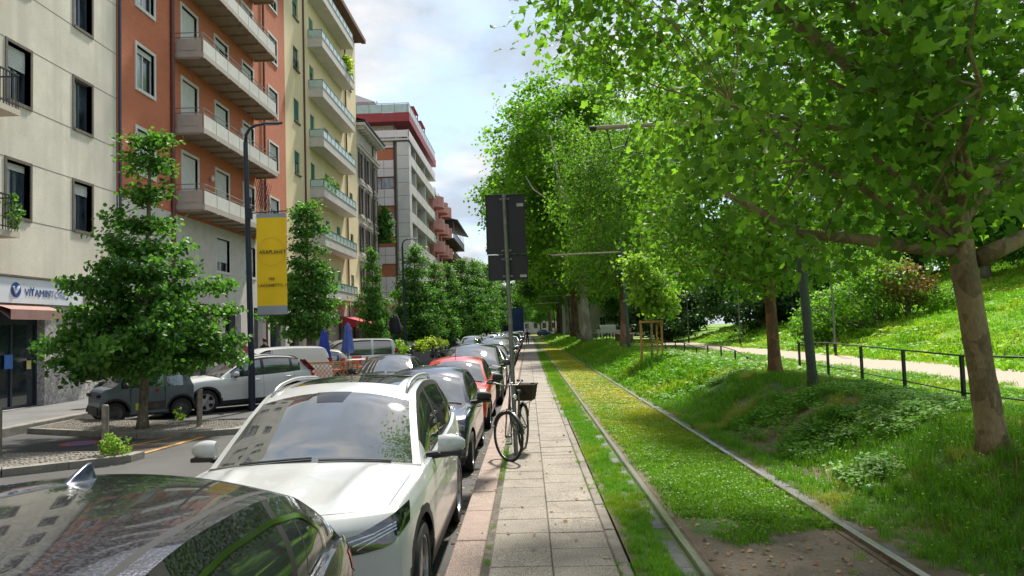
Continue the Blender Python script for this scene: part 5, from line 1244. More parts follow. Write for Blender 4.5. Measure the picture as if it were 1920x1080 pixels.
# --- tiny grey electric quadricycle
def tiny_car():
    m = paint('matt_blue_grey', (.085, .105, .13), .45, coat=.2); t = thing('parked_car', 'tiny boxy blue grey two seater parked behind the broad street tree', 'microcar', (-10.05, 19.55, 0), R(-48))
    L, W, H = 2.41, .695, 1.50; oy = -L/2; wr_ = .27; yf, yr = .37, 2.02
    # side outline (y, z) lofted across the width with rounded edges
    out = [(0.02, .30), (0, .55), (.04, .78), (.16, .90), (.30, .93), (.46, 1.05), (.62, 1.30), (.76, 1.45), (.95, 1.50), (1.5, 1.51), (1.95, 1.48), (2.12, 1.38), (2.26, 1.12), (2.34, .93), (2.40, .80), (2.41, .5), (2.38, .3)]
    def lower(y):
        z = .22
        for a in (yf, yr):
            d = abs(y-a)
            if d < .35: z = max(z, wr_+math.sqrt(.1225-d*d))
        return z
    top = crv([(p_[0]+.0001*i, p_[1]) for i, p_ in enumerate(out[1:-1])]); b = MB(); rows = []; ys_ = sorted(set([round(.02+k*.05, 3) for k in range(48)]+[round(a+.35*math.sin(j*PI/12), 3) for a in (yf, yr) for j in range(-6, 7)]))
    for y in ys_:
        z1 = top(y); zl = lower(y); zb = min(.90, z1-.02); r = []; pl = 1-.10*(1-sstep(0, .25, y))-.10*sstep(2.2, 2.41, y)
        for k in range(9): a = k/8; z = zl+(zb-zl)*a; r.append((W*pl*(1-.03*a*a), z))
        kk = min(1, max(0, (z1-zb)/.55)); wt = W*pl*.97-(.13*kk)
        for k in range(1, 7): a = k/6; r.append((W*pl*.97+(wt-W*pl*.97)*a, zb+(z1-.05*kk-zb)*a))
        for k in range(1, 7): a = k/6; r.append((wt*(1-a), z1-.05*kk+.05*kk*(1-(1-a)**2)))
        rows.append([(x, y+oy, z) for x, z in r])
    G = MB(); D = MB(); Wd = MB()
    for i in range(len(rows)-1):
        ym = (ys_[i]+ys_[i+1])/2
        for j in range(len(rows[0])-1):
            tgt = b
            zm = rows[i][j][2]
            if 8 <= j < 13 and .50 < ym < 2.05 and rows[i][13][2]-rows[i][8][2] > .1 and not 1.58 < ym < 1.66: tgt = G
            if j >= 14 and .34 < ym < .74: tgt = Wd
            f = [rows[i][j], rows[i+1][j], rows[i+1][j+1], rows[i][j+1]]
            tgt.add(f, [(0, 1, 2, 3)]); tgt.add([(-x, y, z) for x, y, z in f], [(3, 2, 1, 0)])
    for r in (rows[0], rows[-1]):
        b.poly(r+[(-x, y, z) for x, y, z in r[::-1]])
    part('body', b, m, t, smooth=True, sharp=45); part('side_window', G, M['carglass'], t); part('windscreen', Wd, M['windscreen'], t)
    b = MB(); b.box(-W*.9, W*.9, oy+.1, oy+L-.1, .16, .3)
    for a in (yf, yr):
        for sg in (-1, 1): b.add([(sg*W*.6, a+oy+.35*math.cos(PI*k/10), wr_+.35*math.sin(PI*k/10)) for k in range(11)]+[(sg*W*.93, a+oy+.35*math.cos(PI*k/10), wr_+.35*math.sin(PI*k/10)) for k in range(11)], [(k, k+1, 12+k, 11+k) for k in range(10)]+[tuple(range(11))])
    part('underbody', b, M['plastic'], t)
    for a in (yf, yr):
        for sg in (-1, 1):
            q = MB(); q.grid([[(sg*(W+.005)*(1 if j == 0 else 1.0), a+oy+(.35+.045*j)*math.cos(PI*k/12), wr_+(.35+.045*j)*math.sin(PI*k/12)) for k in range(13)] for j in (0, 1)]); part('arch_trim', q, M['plastic'], t)
            tm, rm, dm = wheel_mesh(wr_, .16, 'steel', M['alloy_dark']); wh = link('wheel', tm, t, (sg*(W-.085), a+oy, wr_), (0, 0, 0 if sg > 0 else PI)); link('rim', rm, wh); link('brake_disc', dm, wh)
    for sg in (-1, 1):
        q = MB(); q.box(min(sg*.34, sg*.62), max(sg*.34, sg*.62), oy-.03, oy+.06, .70, .78); part('headlamp', q, M['lamp_dark'], t)
        q = MB(); q.box(min(sg*.38, sg*.46), max(sg*.38, sg*.46), oy-.034, oy-.03, .72, .76); part('indicator', q, M['lamp_amber'], t)
        q = MB(); q.cyl((sg*(W-.01), oy+1.40, .80), (sg*(W+.012), oy+1.40, .80), .045, n=12); part('round_badge', q, M['lamp_red'], t)
        q = MB(); q.box(min(sg*W, sg*(W+.006)), max(sg*W, sg*(W+.006)), oy+.86, oy+1.0, .32, .50); part('side_sticker', q, mat('yellow_sticker', (.5, .5, .03), .5), t)
        q = MB(); q.box(min(sg*W, sg*(W+.006)), max(sg*W, sg*(W+.006)), oy+1.0, oy+1.6, .30, .52); part('side_sticker', q, M['plastic_g'], t)
        q = MB(); q.box(min(sg*(W-.02), sg*(W+.004)), max(sg*(W-.02), sg*(W+.004)), oy+.742, oy+.75, .30, .92); q.box(min(sg*(W-.02), sg*(W+.004)), max(sg*(W-.02), sg*(W+.004)), oy+1.60, oy+1.608, .30, .92); part('door_gap', q, M['plastic'], t)
        q = MB(); q.ell((sg*(W+.1), oy+.62, .98), (.09, .05, .07), 10, 6); q.tube([(sg*(W-.04), oy+.64, .93), (sg*(W+.06), oy+.64, .95)], .015, 5); part('wing_mirror', q, M['plastic'], t, smooth=True)
    q = MB(); q.box(-.5, .5, oy-.02, oy+.05, .24, .44); part('lower_grille', q, M['plastic'], t)
    t.scale = (.95,)*3
tiny_car()
# ================================================================ TREES AND PLANTS
def leaf_mat(name, c1, c2, trans=.45, rough=.52):
    m = bpy.data.materials.new(name); m.use_nodes = True; t = m.node_tree; n = t.nodes; l = t.links; p = n['Principled BSDF']
    a = n.new('ShaderNodeAttribute'); a.attribute_name = 'tone'
    r = n.new('ShaderNodeValToRGB'); r.color_ramp.elements[0].color = (*c1, 1); r.color_ramp.elements[1].color = (*c2, 1); r.color_ramp.elements[0].position = .1; r.color_ramp.elements[1].position = .95
    l.new(a.outputs['Fac'], r.inputs[0]); l.new(r.outputs[0], p.inputs['Base Color']); p.inputs['Roughness'].default_value = rough; p.inputs['Specular IOR Level'].default_value = .28
    tr = n.new('ShaderNodeBsdfTranslucent'); mm = n.new('ShaderNodeMixRGB'); mm.blend_type = 'MULTIPLY'; mm.inputs[0].default_value = 1; l.new(r.outputs[0], mm.inputs[1]); mm.inputs[2].default_value = (1.6, 1.8, .8, 1); l.new(mm.outputs[0], tr.inputs['Color'])
    mx_ = n.new('ShaderNodeMixShader'); mx_.inputs[0].default_value = trans; l.new(p.outputs[0], mx_.inputs[1]); l.new(tr.outputs[0], mx_.inputs[2])
    l.new(mx_.outputs[0], n['Material Output'].inputs['Surface']); return m
M['leaf_plane'] = leaf_mat('plane_leaves', (.05, .13, .016), (.18, .32, .04), .5)
M['leaf_bright'] = leaf_mat('bright_leaves', (.075, .18, .014), (.19, .36, .03), .5)
M['leaf_street'] = leaf_mat('street_tree_leaves', (.028, .095, .02), (.12, .26, .04), .4)
M['leaf_dark'] = leaf_mat('dark_leaves', (.016, .05, .014), (.045, .11, .022), .3)
M['leaf_pale'] = leaf_mat('pale_leaves', (.12, .22, .03), (.26, .38, .06), .5)
M['leaf_yellow'] = leaf_mat('yellow_leaves', (.17, .26, .02), (.38, .42, .04), .5)
M['leaf_russet'] = leaf_mat('russet_leaves', (.12, .07, .03), (.26, .15, .05), .4)
M['leaf_far'] = leaf_mat('far_leaves', (.042, .12, .018), (.12, .25, .03), .45)
M['bark'] = mat('plane_bark', (.26, .19, .11), .9, var=.3, scale=5, bump=.6, bscale=22, fine=.2, fscale=40, coords='obj', stretch=(1, 1, .45), col2=(.15, .11, .07))
M['bark_red'] = mat('reddish_bark', (.19, .105, .06), .9, var=.3, scale=7, bump=.6, bscale=25, fine=.2, fscale=40, coords='obj', stretch=(1, 1, .4), col2=(.10, .06, .04))
M['bark_grey'] = mat('grey_bark', (.23, .19, .14), .9, var=.3, scale=7, bump=.6, bscale=30, fine=.2, fscale=40, coords='obj', stretch=(1, 1, .3))
M['bark_pale'] = mat('pale_bark', (.42, .39, .33), .85, var=.25, scale=3, bump=.3, bscale=12, coords='obj', stretch=(1, 1, .5), col2=(.22, .19, .15))
def flaky(m, c1, c2, sc=7.):
    t = m.node_tree; n = t.nodes; l = t.links; p = pnode(m); co = n.new('ShaderNodeTexCoord').outputs['Object']
    nz = n.new('ShaderNodeTexNoise'); nz.inputs['Scale'].default_value = 5; l.new(co, nz.inputs['Vector'])
    ad = n.new('ShaderNodeMixRGB'); ad.inputs[0].default_value = .22; l.new(co, ad.inputs[1]); l.new(nz.outputs['Color'], ad.inputs[2])
    mp = n.new('ShaderNodeMapping'); mp.inputs['Scale'].default_value = (1, 1, .5); l.new(ad.outputs[0], mp.inputs[0])
    v = n.new('ShaderNodeTexVoronoi'); v.inputs['Scale'].default_value = sc; l.new(mp.outputs[0], v.inputs['Vector'])
    r = n.new('ShaderNodeValToRGB'); r.color_ramp.elements[0].color = (*c1, 1); r.color_ramp.elements[1].color = (*c2, 1); r.color_ramp.elements[0].position = .45; r.color_ramp.elements[1].position = .7
    sp = n.new('ShaderNodeSeparateColor'); l.new(v.outputs['Color'], sp.inputs[0]); l.new(sp.outputs[0], r.inputs[0])
    mm = n.new('ShaderNodeMixRGB'); mm.inputs[0].default_value = .5; cur = p.inputs['Base Color'].links[0].from_socket; l.new(cur, mm.inputs[1]); l.new(r.outputs[0], mm.inputs[2]); l.new(mm.outputs[0], p.inputs['Base Color'])
flaky(M['bark'], (.14, .105, .06), (.34, .26, .155), 11.); flaky(M['bark_red'], (.11, .06, .035), (.30, .17, .09)); flaky(M['bark_pale'], (.22, .19, .14), (.55, .50, .42), 3.)
def T_plane():      # five-lobed leaf, stem at origin, length 1, folded
    o = [(0, .10), (.30, .0), (.44, .24), (.60, .52), (.34, .56), (.20, .74), (0, 1.0), (-.20, .74), (-.34, .56), (-.60, .52), (-.44, .24), (-.30, .0)]
    v = [(x, y, .26*abs(x)-.30*y*y) for x, y in o]+[(0, .42, -.05)]
    return np.array(v), [(12, i, (i+1) % 12) for i in range(12)]
def T_ovate():
    v = [(0, 0, 0), (.34, .28, .07), (.32, .62, .05), (0, 1, -.12), (-.32, .62, .05), (-.34, .28, .07)]
    return np.array(v, float), [(0, 1, 2, 3), (0, 3, 4, 5)]
def T_quad():
    return np.array([(0, 0, 0), (.42, .45, .10), (0, 1, -.06), (-.42, .45, .10)], float), [(0, 1, 2), (0, 2, 3)]
def T_tri():
    return np.array([(-.38, .1, 0), (.42, .3, .08), (-.05, 1, -.04)], float), [(0, 1, 2)]
def frames(nrm, spin):
    nrm = nrm/np.linalg.norm(nrm, axis=1, keepdims=True)
    h = np.where(np.abs(nrm[:, 2:3]) < .95, np.array([[0, 0, 1.]]), np.array([[1., 0, 0]]))
    u = np.cross(h, nrm); u /= np.linalg.norm(u, axis=1, keepdims=True); v = np.cross(nrm, u)
    c, s = np.cos(spin)[:, None], np.sin(spin)[:, None]
    return u*c+v*s, -u*s+v*c, nrm
def leaves_mesh(name, P, nrm, size, tmpl, m, tone=None, r=rng):
    n = len(P); tv, tf = tmpl(); U, V, W_ = frames(nrm, r.uniform(0, 2*PI, n)); k = len(tv)
    co = P[:, None, :]+size[:, None, None]*(tv[None, :, 0:1]*U[:, None]+(tv[None, :, 1:2]-.5)*V[:, None]+tv[None, :, 2:3]*W_[:, None])
    co = co.reshape(-1, 3); nf = len(tf); fl = len(tf[0])
    idx = (np.arange(n)[:, None, None]*k+np.array(tf)[None]).reshape(-1)
    me = bpy.data.meshes.new(name); me.vertices.add(len(co)); me.vertices.foreach_set('co', co.astype(np.float32).ravel())
    me.loops.add(len(idx)); me.loops.foreach_set('vertex_index', idx.astype(np.int32))
    me.polygons.add(n*nf); me.polygons.foreach_set('loop_start', np.arange(0, n*nf*fl, fl, dtype=np.int32)); me.polygons.foreach_set('loop_total', np.full(n*nf, fl, dtype=np.int32))
    me.materials.append(m); me.update(calc_edges=True)
    if nf > 6: me.polygons.foreach_set('use_smooth', np.ones(n*nf, dtype=bool))
    if tone is None: tone = r.uniform(0, 1, n)
    at = me.attributes.new('tone', 'FLOAT', 'FACE'); at.data.foreach_set('value', np.repeat(tone, nf).astype(np.float32))
    return me
def clumps_in(ells, n, r, shell=.55):
    """ells: list of (cx,cy,cz, rx,ry,rz)"""
    vol = np.array([e[3]*e[4]*e[5] for e in ells]); pick = r.choice(len(ells), n, p=vol/vol.sum()); E = np.array(ells)[pick]
    d = r.normal(size=(n, 3)); d /= np.linalg.norm(d, axis=1, keepdims=True); rad = r.uniform(0, 1, (n, 1))**(1/3*(1-shell)+.08)
    return E[:, :3]+d*rad*E[:, 3:], d
def limb(p0, p1, sag, n=6, r=rnd, wob=.06):
    p0, p1 = Vector(p0), Vector(p1); L = (p1-p0).length; pts = []
    for i in range(n+1):
        t = i/n; p = p0.lerp(p1, t); p.z += sag*L*(4*t*(1-t))
        if 0 < i < n: p += Vector((r.uniform(-1, 1), r.uniform(-1, 1), r.uniform(-1, 1)))*wob*L*.35
        pts.append(p)
    return pts
def tree_trunk(mb, pts, radii, n=14, flare=True, lump=.04):
    fine = []; rr = []
    for i in range(len(pts)-1):
        for k in range(4):
            t = k/4; fine.append(Vector(pts[i]).lerp(Vector(pts[i+1]), t)); rr.append(radii[i]*(1-t)+radii[i+1]*t)
    fine.append(Vector(pts[-1])); rr.append(radii[-1])
    rr = [x*(1+rnd.uniform(-lump, lump)) for x in rr]
    if flare: rr[0] *= 1.45; rr[1] *= 1.10
    mb.tube(fine, rr, n)
def crown_tree(name, label, loc, trunk, radii, ells, nclump, nleaf, lsize, tmpl, lm, bm, cr, seed=1, group=None, limbs=14, hang=0., up=.5, twig=True, cat='tree', shell=.55, limb_r=.4, single=0, extra=None, tone_out=True, clip=None, flat=.7, att0=.45, boughs=None):
    r = np.random.default_rng(seed); rr = random.Random(seed); t = thing(name, label, cat, loc, 0, group)
    b = MB(); tree_trunk(b, trunk, radii); top = Vector(trunk[-1]); base = Vector(trunk[0])
    def on_trunk(f):
        f *= len(trunk)-1; i = min(int(f), len(trunk)-2); return Vector(trunk[i]).lerp(Vector(trunk[i+1]), f-i), radii[i]+(radii[i+1]-radii[i])*(f-i)
    C, D = clumps_in(ells, nclump, r, shell)
    if clip is not None: k = clip(C); C, D = C[k], D[k]
    if boughs:
        b0 = []; dd = []
        for zz_, L_, nb, dz in boughs:
            a0 = rr.uniform(0, 6.28)
            for k_ in range(nb):
                a_ = a0+2*PI*k_/nb+rr.uniform(-.35, .35); L2 = L_*rr.uniform(.55, 1.05); f_ = min(.98, max(0, zz_/top.z)); p0, r0 = on_trunk(f_); z1 = dz*L2
                tip = p0+Vector((math.cos(a_)*L2, math.sin(a_)*L2, z1)); pts = limb(p0, tip, rr.uniform(.02, .10), 6, rr, .08); b.tube(pts, [max(.004, r0*.36*(1-q_/6.4)) for q_ in range(7)], 6)
                m_ = max(3, int(L2/.17))
                for q_ in range(m_):
                    f2 = .28+.72*(q_+.5)/m_; i_ = min(5, int(f2*6)); pt = pts[i_].lerp(pts[i_+1], f2*6-i_); w2 = .30*math.sin(PI*min(1, f2*.85+.1))
                    pt = pt+Vector((rr.uniform(-1, 1)*w2, rr.uniform(-1, 1)*w2, rr.uniform(-.10, .06))); b0.append(tuple(pt)); dd.append((math.cos(a_), math.sin(a_), 0))
        C = np.array(b0); D = np.array(dd); limbs = 0; twig = False
    order = sorted(range(len(C)), key=lambda i: rr.random())
    anchors = []
    Cc = [Vector(c) for c in C]; step = 1
    for i in order[:limbs]:
        c = Cc[i]; zf = min(1, max(att0, (c.z-base.z)/(top.z-base.z)-.25+rr.uniform(-.1, .1)))
        p0, r0 = on_trunk(zf); pts = limb(p0, c, -.04+rr.uniform(-.05, .10), 6, rr)
        rl = [max(.008, r0*limb_r*(1-k/6.3)) for k in range(7)]; b.tube(pts, rl, 7); anchors += [(p, rl[k]) for k, p in enumerate(pts) if k >= 2]
    if twig and anchors:
        for i in order[limbs:limbs+int(len(order)*.7)]:
            c = Cc[i]; a = min(anchors, key=lambda q: (q[0]-c).length_squared)
            if (a[0]-c).length > cr*4: continue
            pts = limb(a[0], c, rr.uniform(-.05, .08), 4, rr, .12); b.tube(pts, [min(a[1]*.6, .03)*(1-k/4.6)+.003 for k in range(5)], 4, cap=False)
    if extra: extra(b, on_trunk)
    part('trunk', b, bm, t, smooth=True)
    n = len(C); per = r.integers(0, n, nleaf); g = r.normal(size=(nleaf, 3))*np.array([1, 1, flat])*cr*.55
    P = C[per]+g; 
    if hang: P[:, 2] -= hang*np.abs(r.normal(size=nleaf))*cr
    cen = np.array([[e[0], e[1], e[2]] for e in ells]).mean(0)
    o = P-cen; o /= np.linalg.norm(o, axis=1, keepdims=True)+1e-6
    nr = np.array([0, 0, up])+o*.45+r.normal(size=(nleaf, 3))*.55
    sz = lsize*r.uniform(.65, 1.2, nleaf); cl_t = r.uniform(0, 1, n)
    tone = np.clip(.5*cl_t[per]+.5*r.uniform(0, 1, nleaf), 0, 1)
    if clip is not None: k = clip(P); P, nr, sz, tone = P[k], nr[k], sz[k], tone[k]
    if single:
        camv = np.array([0, 0, 2.05])-np.array(loc); d = np.linalg.norm(P-camv, axis=1); k = np.argsort(d/sz)[:single]; mask = np.ones(len(P), bool); mask[k] = False
        tv, tf = tmpl(); lmesh = []
        for q in range(3):
            lm_ = leaves_mesh('leaf', np.zeros((1, 3)), np.array([[0, 0, 1.]]), np.array([1.]), tmpl, lm, np.array([.2+.35*q]), np.random.default_rng(q)); lmesh.append(lm_)
        for i in k:
            z = Vector(nr[i]).normalized(); q = z.to_track_quat('Z', 'Y'); e = q.to_euler()
            lo = link('leaf', lmesh[rr.randrange(3)], t, P[i], e); s_ = sz[i]; lo.scale = (s_, s_, s_)
        P, nr, sz, tone = P[mask], nr[mask], sz[mask], tone[mask]
    cm = leaves_mesh('crown', P, nr, sz, tmpl, lm, tone, r); o_ = link('crown', cm, t); o_['kind'] = 'stuff'
    return t
TR = lambda x, y: float(terrain(x, y))
# --- near plane tree on the right
def near_extra(b, on):
    b.tube([(-.02, 0, 2.1), (-.5, -.05, 2.12), (-1.1, -.1, 2.22), (-1.8, -.2, 2.30), (-2.6, -.3, 2.75)], [.085, .07, .06, .045, .02], 8)
    b.tube([(.05, 0, 2.0), (.35, 0, 2.12), (.9, .1, 2.35), (1.7, .2, 2.85)], [.10, .085, .075, .05], 8)
    b.tube([(-.05, 0, 2.3), (-.5, -.3, 2.55), (-1.2, -.6, 2.95)], [.06, .04, .02], 7)
    b.tube([(-.25, .1, 3.3), (-1.0, -.2, 3.8), (-2.0, -.5, 4.5), (-3.1, -.9, 5.5)], [.09, .075, .055, .03], 8)
    b.tube([(-.35, .1, 3.7), (-.8, .5, 4.8), (-1.3, .8, 6.2)], [.08, .06, .03], 8)
    b.tube([(-.3, .1, 3.6), (.3, .2, 4.6), (.6, .5, 6.2)], [.09, .07, .03], 8)
T1 = crown_tree('plane_tree', 'near plane tree with low spreading limbs on the bank, rightmost trunk', (4.54, 7.8, TR(4.54, 7.8)-.05),
    [(.12, 0, 0), (.04, 0, .8), (-.04, 0, 1.6), (-.12, 0, 2.3), (-.22, .05, 3.1), (-.38, .1, 4.0), (-.35, .2, 5.6)], [.142, .125, .12, .135, .11, .09, .04],
    [(-1.0, .6, 5.6, 4.0, 4.0, 3.3), (-2.0, .2, 5.0, 2.8, 2.6, 2.6), (1.5, 1.0, 5.2, 3.5, 3.5, 2.8), (-1.7, .2, 2.9, 1.9, 2.2, 1.2)], 430, 25000, .112, T_plane, M['leaf_plane'], M['bark'], .62, seed=11, limbs=26, hang=.25, single=260, extra=near_extra, shell=.25,
    clip=lambda P: (P[:, 2] > 1.75+.55*np.clip(P[:, 0]+.9, 0, 1.2)) & ~((P[:, 0] < -3.0) & (P[:, 2] < 4.3+.5*(-3.0-P[:, 0]))) & ~((P[:, 1] < -3.2)) & (P[:, 2] > 1.75+.35*np.maximum(0, -2.3-P[:, 0])))
T2 = crown_tree('plane_tree', 'second plane tree on the bank with reddish trunk, left of the near one', (5.62, 17.5, TR(5.62, 17.5)-.05),
    [(0, 0, 0), (-.03, 0, 1.2), (-.06, 0, 2.4), (-.1, 0, 4), (-.1, .1, 6.5)], [.15, .128, .12, .1, .04],
    [(-.1, 0, 5.3, 2.9, 3.4, 3.1), (.5, 0, 7.0, 2.6, 2.8, 2.4), (-.3, 0, 3.2, 2.7, 3.0, 1.3)], 340, 27000, .108, T_plane, M['leaf_plane'], M['bark_red'], .6, seed=12, limbs=22, hang=.2, shell=.3,
    clip=lambda P: P[:, 2] > 1.8+.3*np.maximum(0, P[:, 0])+.7*np.clip(-1.2-P[:, 0], 0, 1.8))
T4 = dup(T2, (5.5, 44, TR(5.5, 44)-.05), 4.1, 'tall plane tree with its brown trunk touching the second tram mast', scale=(1.3, 1.3, 1.55))
dup(T2, (3.0, -2.5, .15), 1.0, 'plane tree behind the viewer on the right of the track')
dup(T2, (5.6, -12, .6), 2.0, 'plane tree further behind the viewer', scale=1.3)
# --- giant planes
def giant_extra(b, on):
    pass
G1 = crown_tree('giant_plane_tree', 'tallest mature plane beside the track with a bare pale limb showing, nearest of the giants', (4.95, 64, TR(4.95, 64)),
    [(0, 0, 0), (-.1, 0, 3), (-.3, 0, 7), (-.2, 0, 12), (-.6, 0, 18), (-1, 0, 22)], [.38, .34, .32, .28, .18, .08],
    [(-2.5, 0, 16.5, 5.4, 6.5, 6.0), (2, 0, 18, 7.5, 7.5, 6.5), (3, 0, 10.5, 8, 7.5, 4.5), (-4.6, 0, 13, 3.8, 5, 3.2), (0, -1, 8, 6.5, 6, 3.4)], 330, 60000, .36, T_quad, M['leaf_bright'], M['bark_pale'], 1.35, seed=21, limbs=26, shell=.7, limb_r=.55, flat=.6, clip=lambda P: P[:, 2] > 3.4)
G2 = crown_tree('giant_plane_tree', 'mature plane with thick brown bole seen just left of the pale villa', (5.65, 91, TR(5.65, 91)),
    [(0, 0, 0), (0, 0, 4), (-.3, 0, 9), (.2, 0, 15), (0, 0, 22)], [.48, .43, .4, .33, .1],
    [(-3, 0, 16, 7, 7, 8), (2, 0, 19, 7, 7, 7), (0, 0, 10.5, 9.5, 8, 4.2)], 260, 42000, .48, T_quad, M['leaf_far'], M['bark_red'], 1.6, seed=22, limbs=22, shell=.7, limb_r=.55, flat=.6)
for k, (x, y, s_) in enumerate([(6.5, 122, 1.0), (5.8, 142, .95), (7.5, 165, 1.0), (5.6, 190, 1.), (22, 150, 1.1)]):
    dup([G1, G2][k % 2], (x, y, TR(x, y)), k*1.7, ['mature plane far up the track, partly hidden by the nearer giants', 'mature plane set back on the park side behind the giants'][k > 3] if k else 'mature plane right behind the brown boled one beside the track', s_, group='distant mature planes')
# pale bare limb showing on the crown of the first giant
b = MB(); b.tube([(-.9, -4.5, 8.2), (-1.5, -6.1, 10.0), (-2.2, -6.6, 12.3), (-2.5, -6.8, 14.2), (-2.8, -6.8, 16.0)], [.18, .17, .15, .11, .04], 8); b.tube([(-1.7, -6.3, 10.6), (-3.0, -6.6, 11.0), (-4.2, -6.5, 11.9), (-4.8, -6.4, 13.0)], [.08, .06, .05, .02], 7)
b.tube([(0, 0, 5.5), (-.4, -2.5, 7), (-.9, -4.5, 8.2)], [.25, .2, .18], 8); part('bare_limb', b, M['bark_pale'], G1, smooth=True)
# --- street trees on the left
S1 = crown_tree('street_tree', 'broad pyramidal street tree on the gravel island in front of the small grey car', (-8.48, 16.5, .1),
    [(.0, 0, 0), (.05, 0, 1.1), (.12, 0, 2.2), (.14, 0, 4), (.2, .0, 6.5)], [.105, .09, .085, .06, .012],
    [(.3, 0, 3.4, 2, 2, 2)], 10, 24000, .12, T_ovate, M['leaf_street'], M['bark_grey'], .25, seed=31, hang=.22, flat=.6,
    boughs=[(2.1, 1.6, 8, -.04), (2.3, 2.05, 10, .02), (2.6, 2.2, 11, .08), (2.95, 2.05, 10, .14), (3.35, 1.9, 9, .2), (3.75, 1.75, 8, .25), (4.15, 1.35, 8, .35), (4.6, 1.1, 7, .45), (5.05, .85, 6, .6), (5.5, .6, 6, .8), (5.95, .4, 5, 1.1), (6.3, .22, 4, 1.5)])
S2 = crown_tree('street_tree', 'slender street tree with bare lower trunk beyond the yellow banner', (-8.75, 30, .1),
    [(0, 0, 0), (.03, 0, 2), (0, 0, 4.5), (.05, 0, 7.3)], [.10, .085, .06, .012], [(0, 0, 4.5, 1.5, 1.5, 2)], 10, 9000, .15, T_ovate, M['leaf_street'], M['bark_grey'], .30, seed=32, hang=.3, flat=.65,
    boughs=[(2.5, 1.2, 6, .05), (2.9, 1.9, 7, .15), (3.4, 1.6, 7, .25), (3.9, 1.6, 6, .3), (4.4, 1.3, 6, .4), (4.9, 1.1, 5, .5), (5.5, .85, 5, .6), (6.1, .75, 5, .7), (6.6, .5, 4, .9), (7.0, .25, 3, 1.2)])
S3 = dup(S2, (-8.6, 42, .1), 2.2, 'narrow street tree in front of the beige ornate block', scale=(.66, .66, .92))
S4 = crown_tree('street_tree', 'leafy full crowned street tree behind the second lamp post', (-8.3, 56, .1),
    [(0, 0, 0), (.0, 0, 2), (0, 0, 5), (0, 0, 8.6)], [.13, .11, .08, .02], [(0, 0, 4.2, 2.9, 2.6, 2.2)], 10, 12500, .21, T_quad, M['leaf_street'], M['bark_grey'], .48, seed=33, flat=.7, hang=.2,
    boughs=[(2.1, 2.2, 8, -.05), (2.7, 2.7, 9, .08), (3.4, 2.7, 9, .2), (4.1, 2.4, 8, .3), (4.9, 2.1, 8, .4), (5.7, 1.7, 7, .5), (6.5, 1.3, 6, .6), (7.3, .9, 5, .8), (8.0, .5, 4, 1.1)])
for k, (x, y, s_) in enumerate([(-8.1, 66, .95), (-8.0, 77, 1.05), (-7.8, 90, 1.25), (-7.6, 106, 1.4), (-8, 124, 1.5), (-8, 146, 1.7), (-8.4, 170, 1.8), (-7, 198, 2.0)]):
    dup(S4, (x, y, .1), k*2.1+.5, ['full crowned street tree right behind the one by the second lamp post', 'rounded street tree in the left row in front of the pink block', 'wide street tree with its crown reaching over the angled cars, left row', 'large street tree below the black roofed block in the left row'][k] if k < 4 else 'big street tree far up the left row, crown merged with its neighbours', s_, group='street trees up the left side')
for k, (x, y) in enumerate([(-3.5, 222), (4, 240), (-12, 235), (12, 250)]):
    dup(G2, (x, y, 0), k*1.3, 'big dark tree closing the far end of the street', .6, group='trees at the far end of the street')
dup(G2, (-13, 178, 0), 2.2, 'large tree rising beyond the last house on the left', .72)
# ivy column on the facade of the ornate block
b = MB(); b.box(-.02, .0, 0, .05, 0, .05)
def leafy(name, label, cat, loc, ells, n, ls, m, tmpl=T_quad, seed=1, stems=None, group=None, up=.5, tm=None, stem_mat=None):
    r = np.random.default_rng(seed); t = thing(name, label, cat, loc, 0, group); C, D = clumps_in(ells, max(8, n//14), r, .7); per = r.integers(0, len(C), n)
    P = C[per]+r.normal(size=(n, 3))*np.array([e[3:] for e in ells]).mean()*.16
    P[:, 2] = np.maximum(P[:, 2], .02); nr = np.array([0, 0, up])+D[per]*.6+r.normal(size=(n, 3))*.6
    me = leaves_mesh('foliage', P, nr, ls*r.uniform(.6, 1.2, n), tmpl, m, None, r); o = link('foliage', me, t); o['kind'] = 'stuff'
    if stems:
        b = MB(); rr = random.Random(seed)
        for k in range(stems): c = Vector(C[rr.randrange(len(C))]); b.tube(limb((c.x*.15, c.y*.15, 0), c, .05, 4, rr, .1), [ls*.16*(1-i/5)+.004 for i in range(5)], 5)
        part('stem', b, stem_mat or M['bark_grey'], t, kind='stuff')
    return t
leafy('climbing_plant', 'bushy climber hanging on the corner of the ornate block', 'climbing plant', (-14.1, 74.2, 11.0), [(0, 0, 1.8, 1.0, .9, 1.7), (.2, 0, 0, .8, .8, 1.2)], 2600, .28, M['leaf_street'], seed=3, stems=6)
leafy('balcony_plant', 'leafy plant trailing over a balcony of the yellow block', 'plant', (-13.6, 58.5, 22.6), [(0, 0, .5, .35, .8, .8)], 500, .2, M['leaf_yellow'], seed=4, stems=3)
leafy('balcony_plant', 'green plants in pots on the lower yellow block balcony', 'plant', (-13.65, 52.5, 12.1), [(0, 0, .4, .25, 1.6, .5)], 500, .16, M['leaf_street'], seed=5, stems=4)
leafy('potted_plant', 'plant in a red pot on the cream block balcony', 'plant', (-13.8, 20.0, 5.15), [(0, 0, .5, .2, .3, .45)], 260, .1, M['leaf_street'], seed=6, stems=4)
leafy('weed', 'bright green weed growing from the island kerb by the bollard', 'weed', (-7.0, 12.75, .1), [(0, 0, .18, .24, .2, .2)], 520, .055, M['leaf_pale'], seed=7, stems=10, tmpl=T_ovate)
leafy('weed', 'small weed beside the rear wheel of the small grey car', 'weed', (-8.35, 18.0, .12), [(0, 0, .14, .14, .12, .16)], 160, .05, M['leaf_pale'], seed=8, stems=6, tmpl=T_ovate)
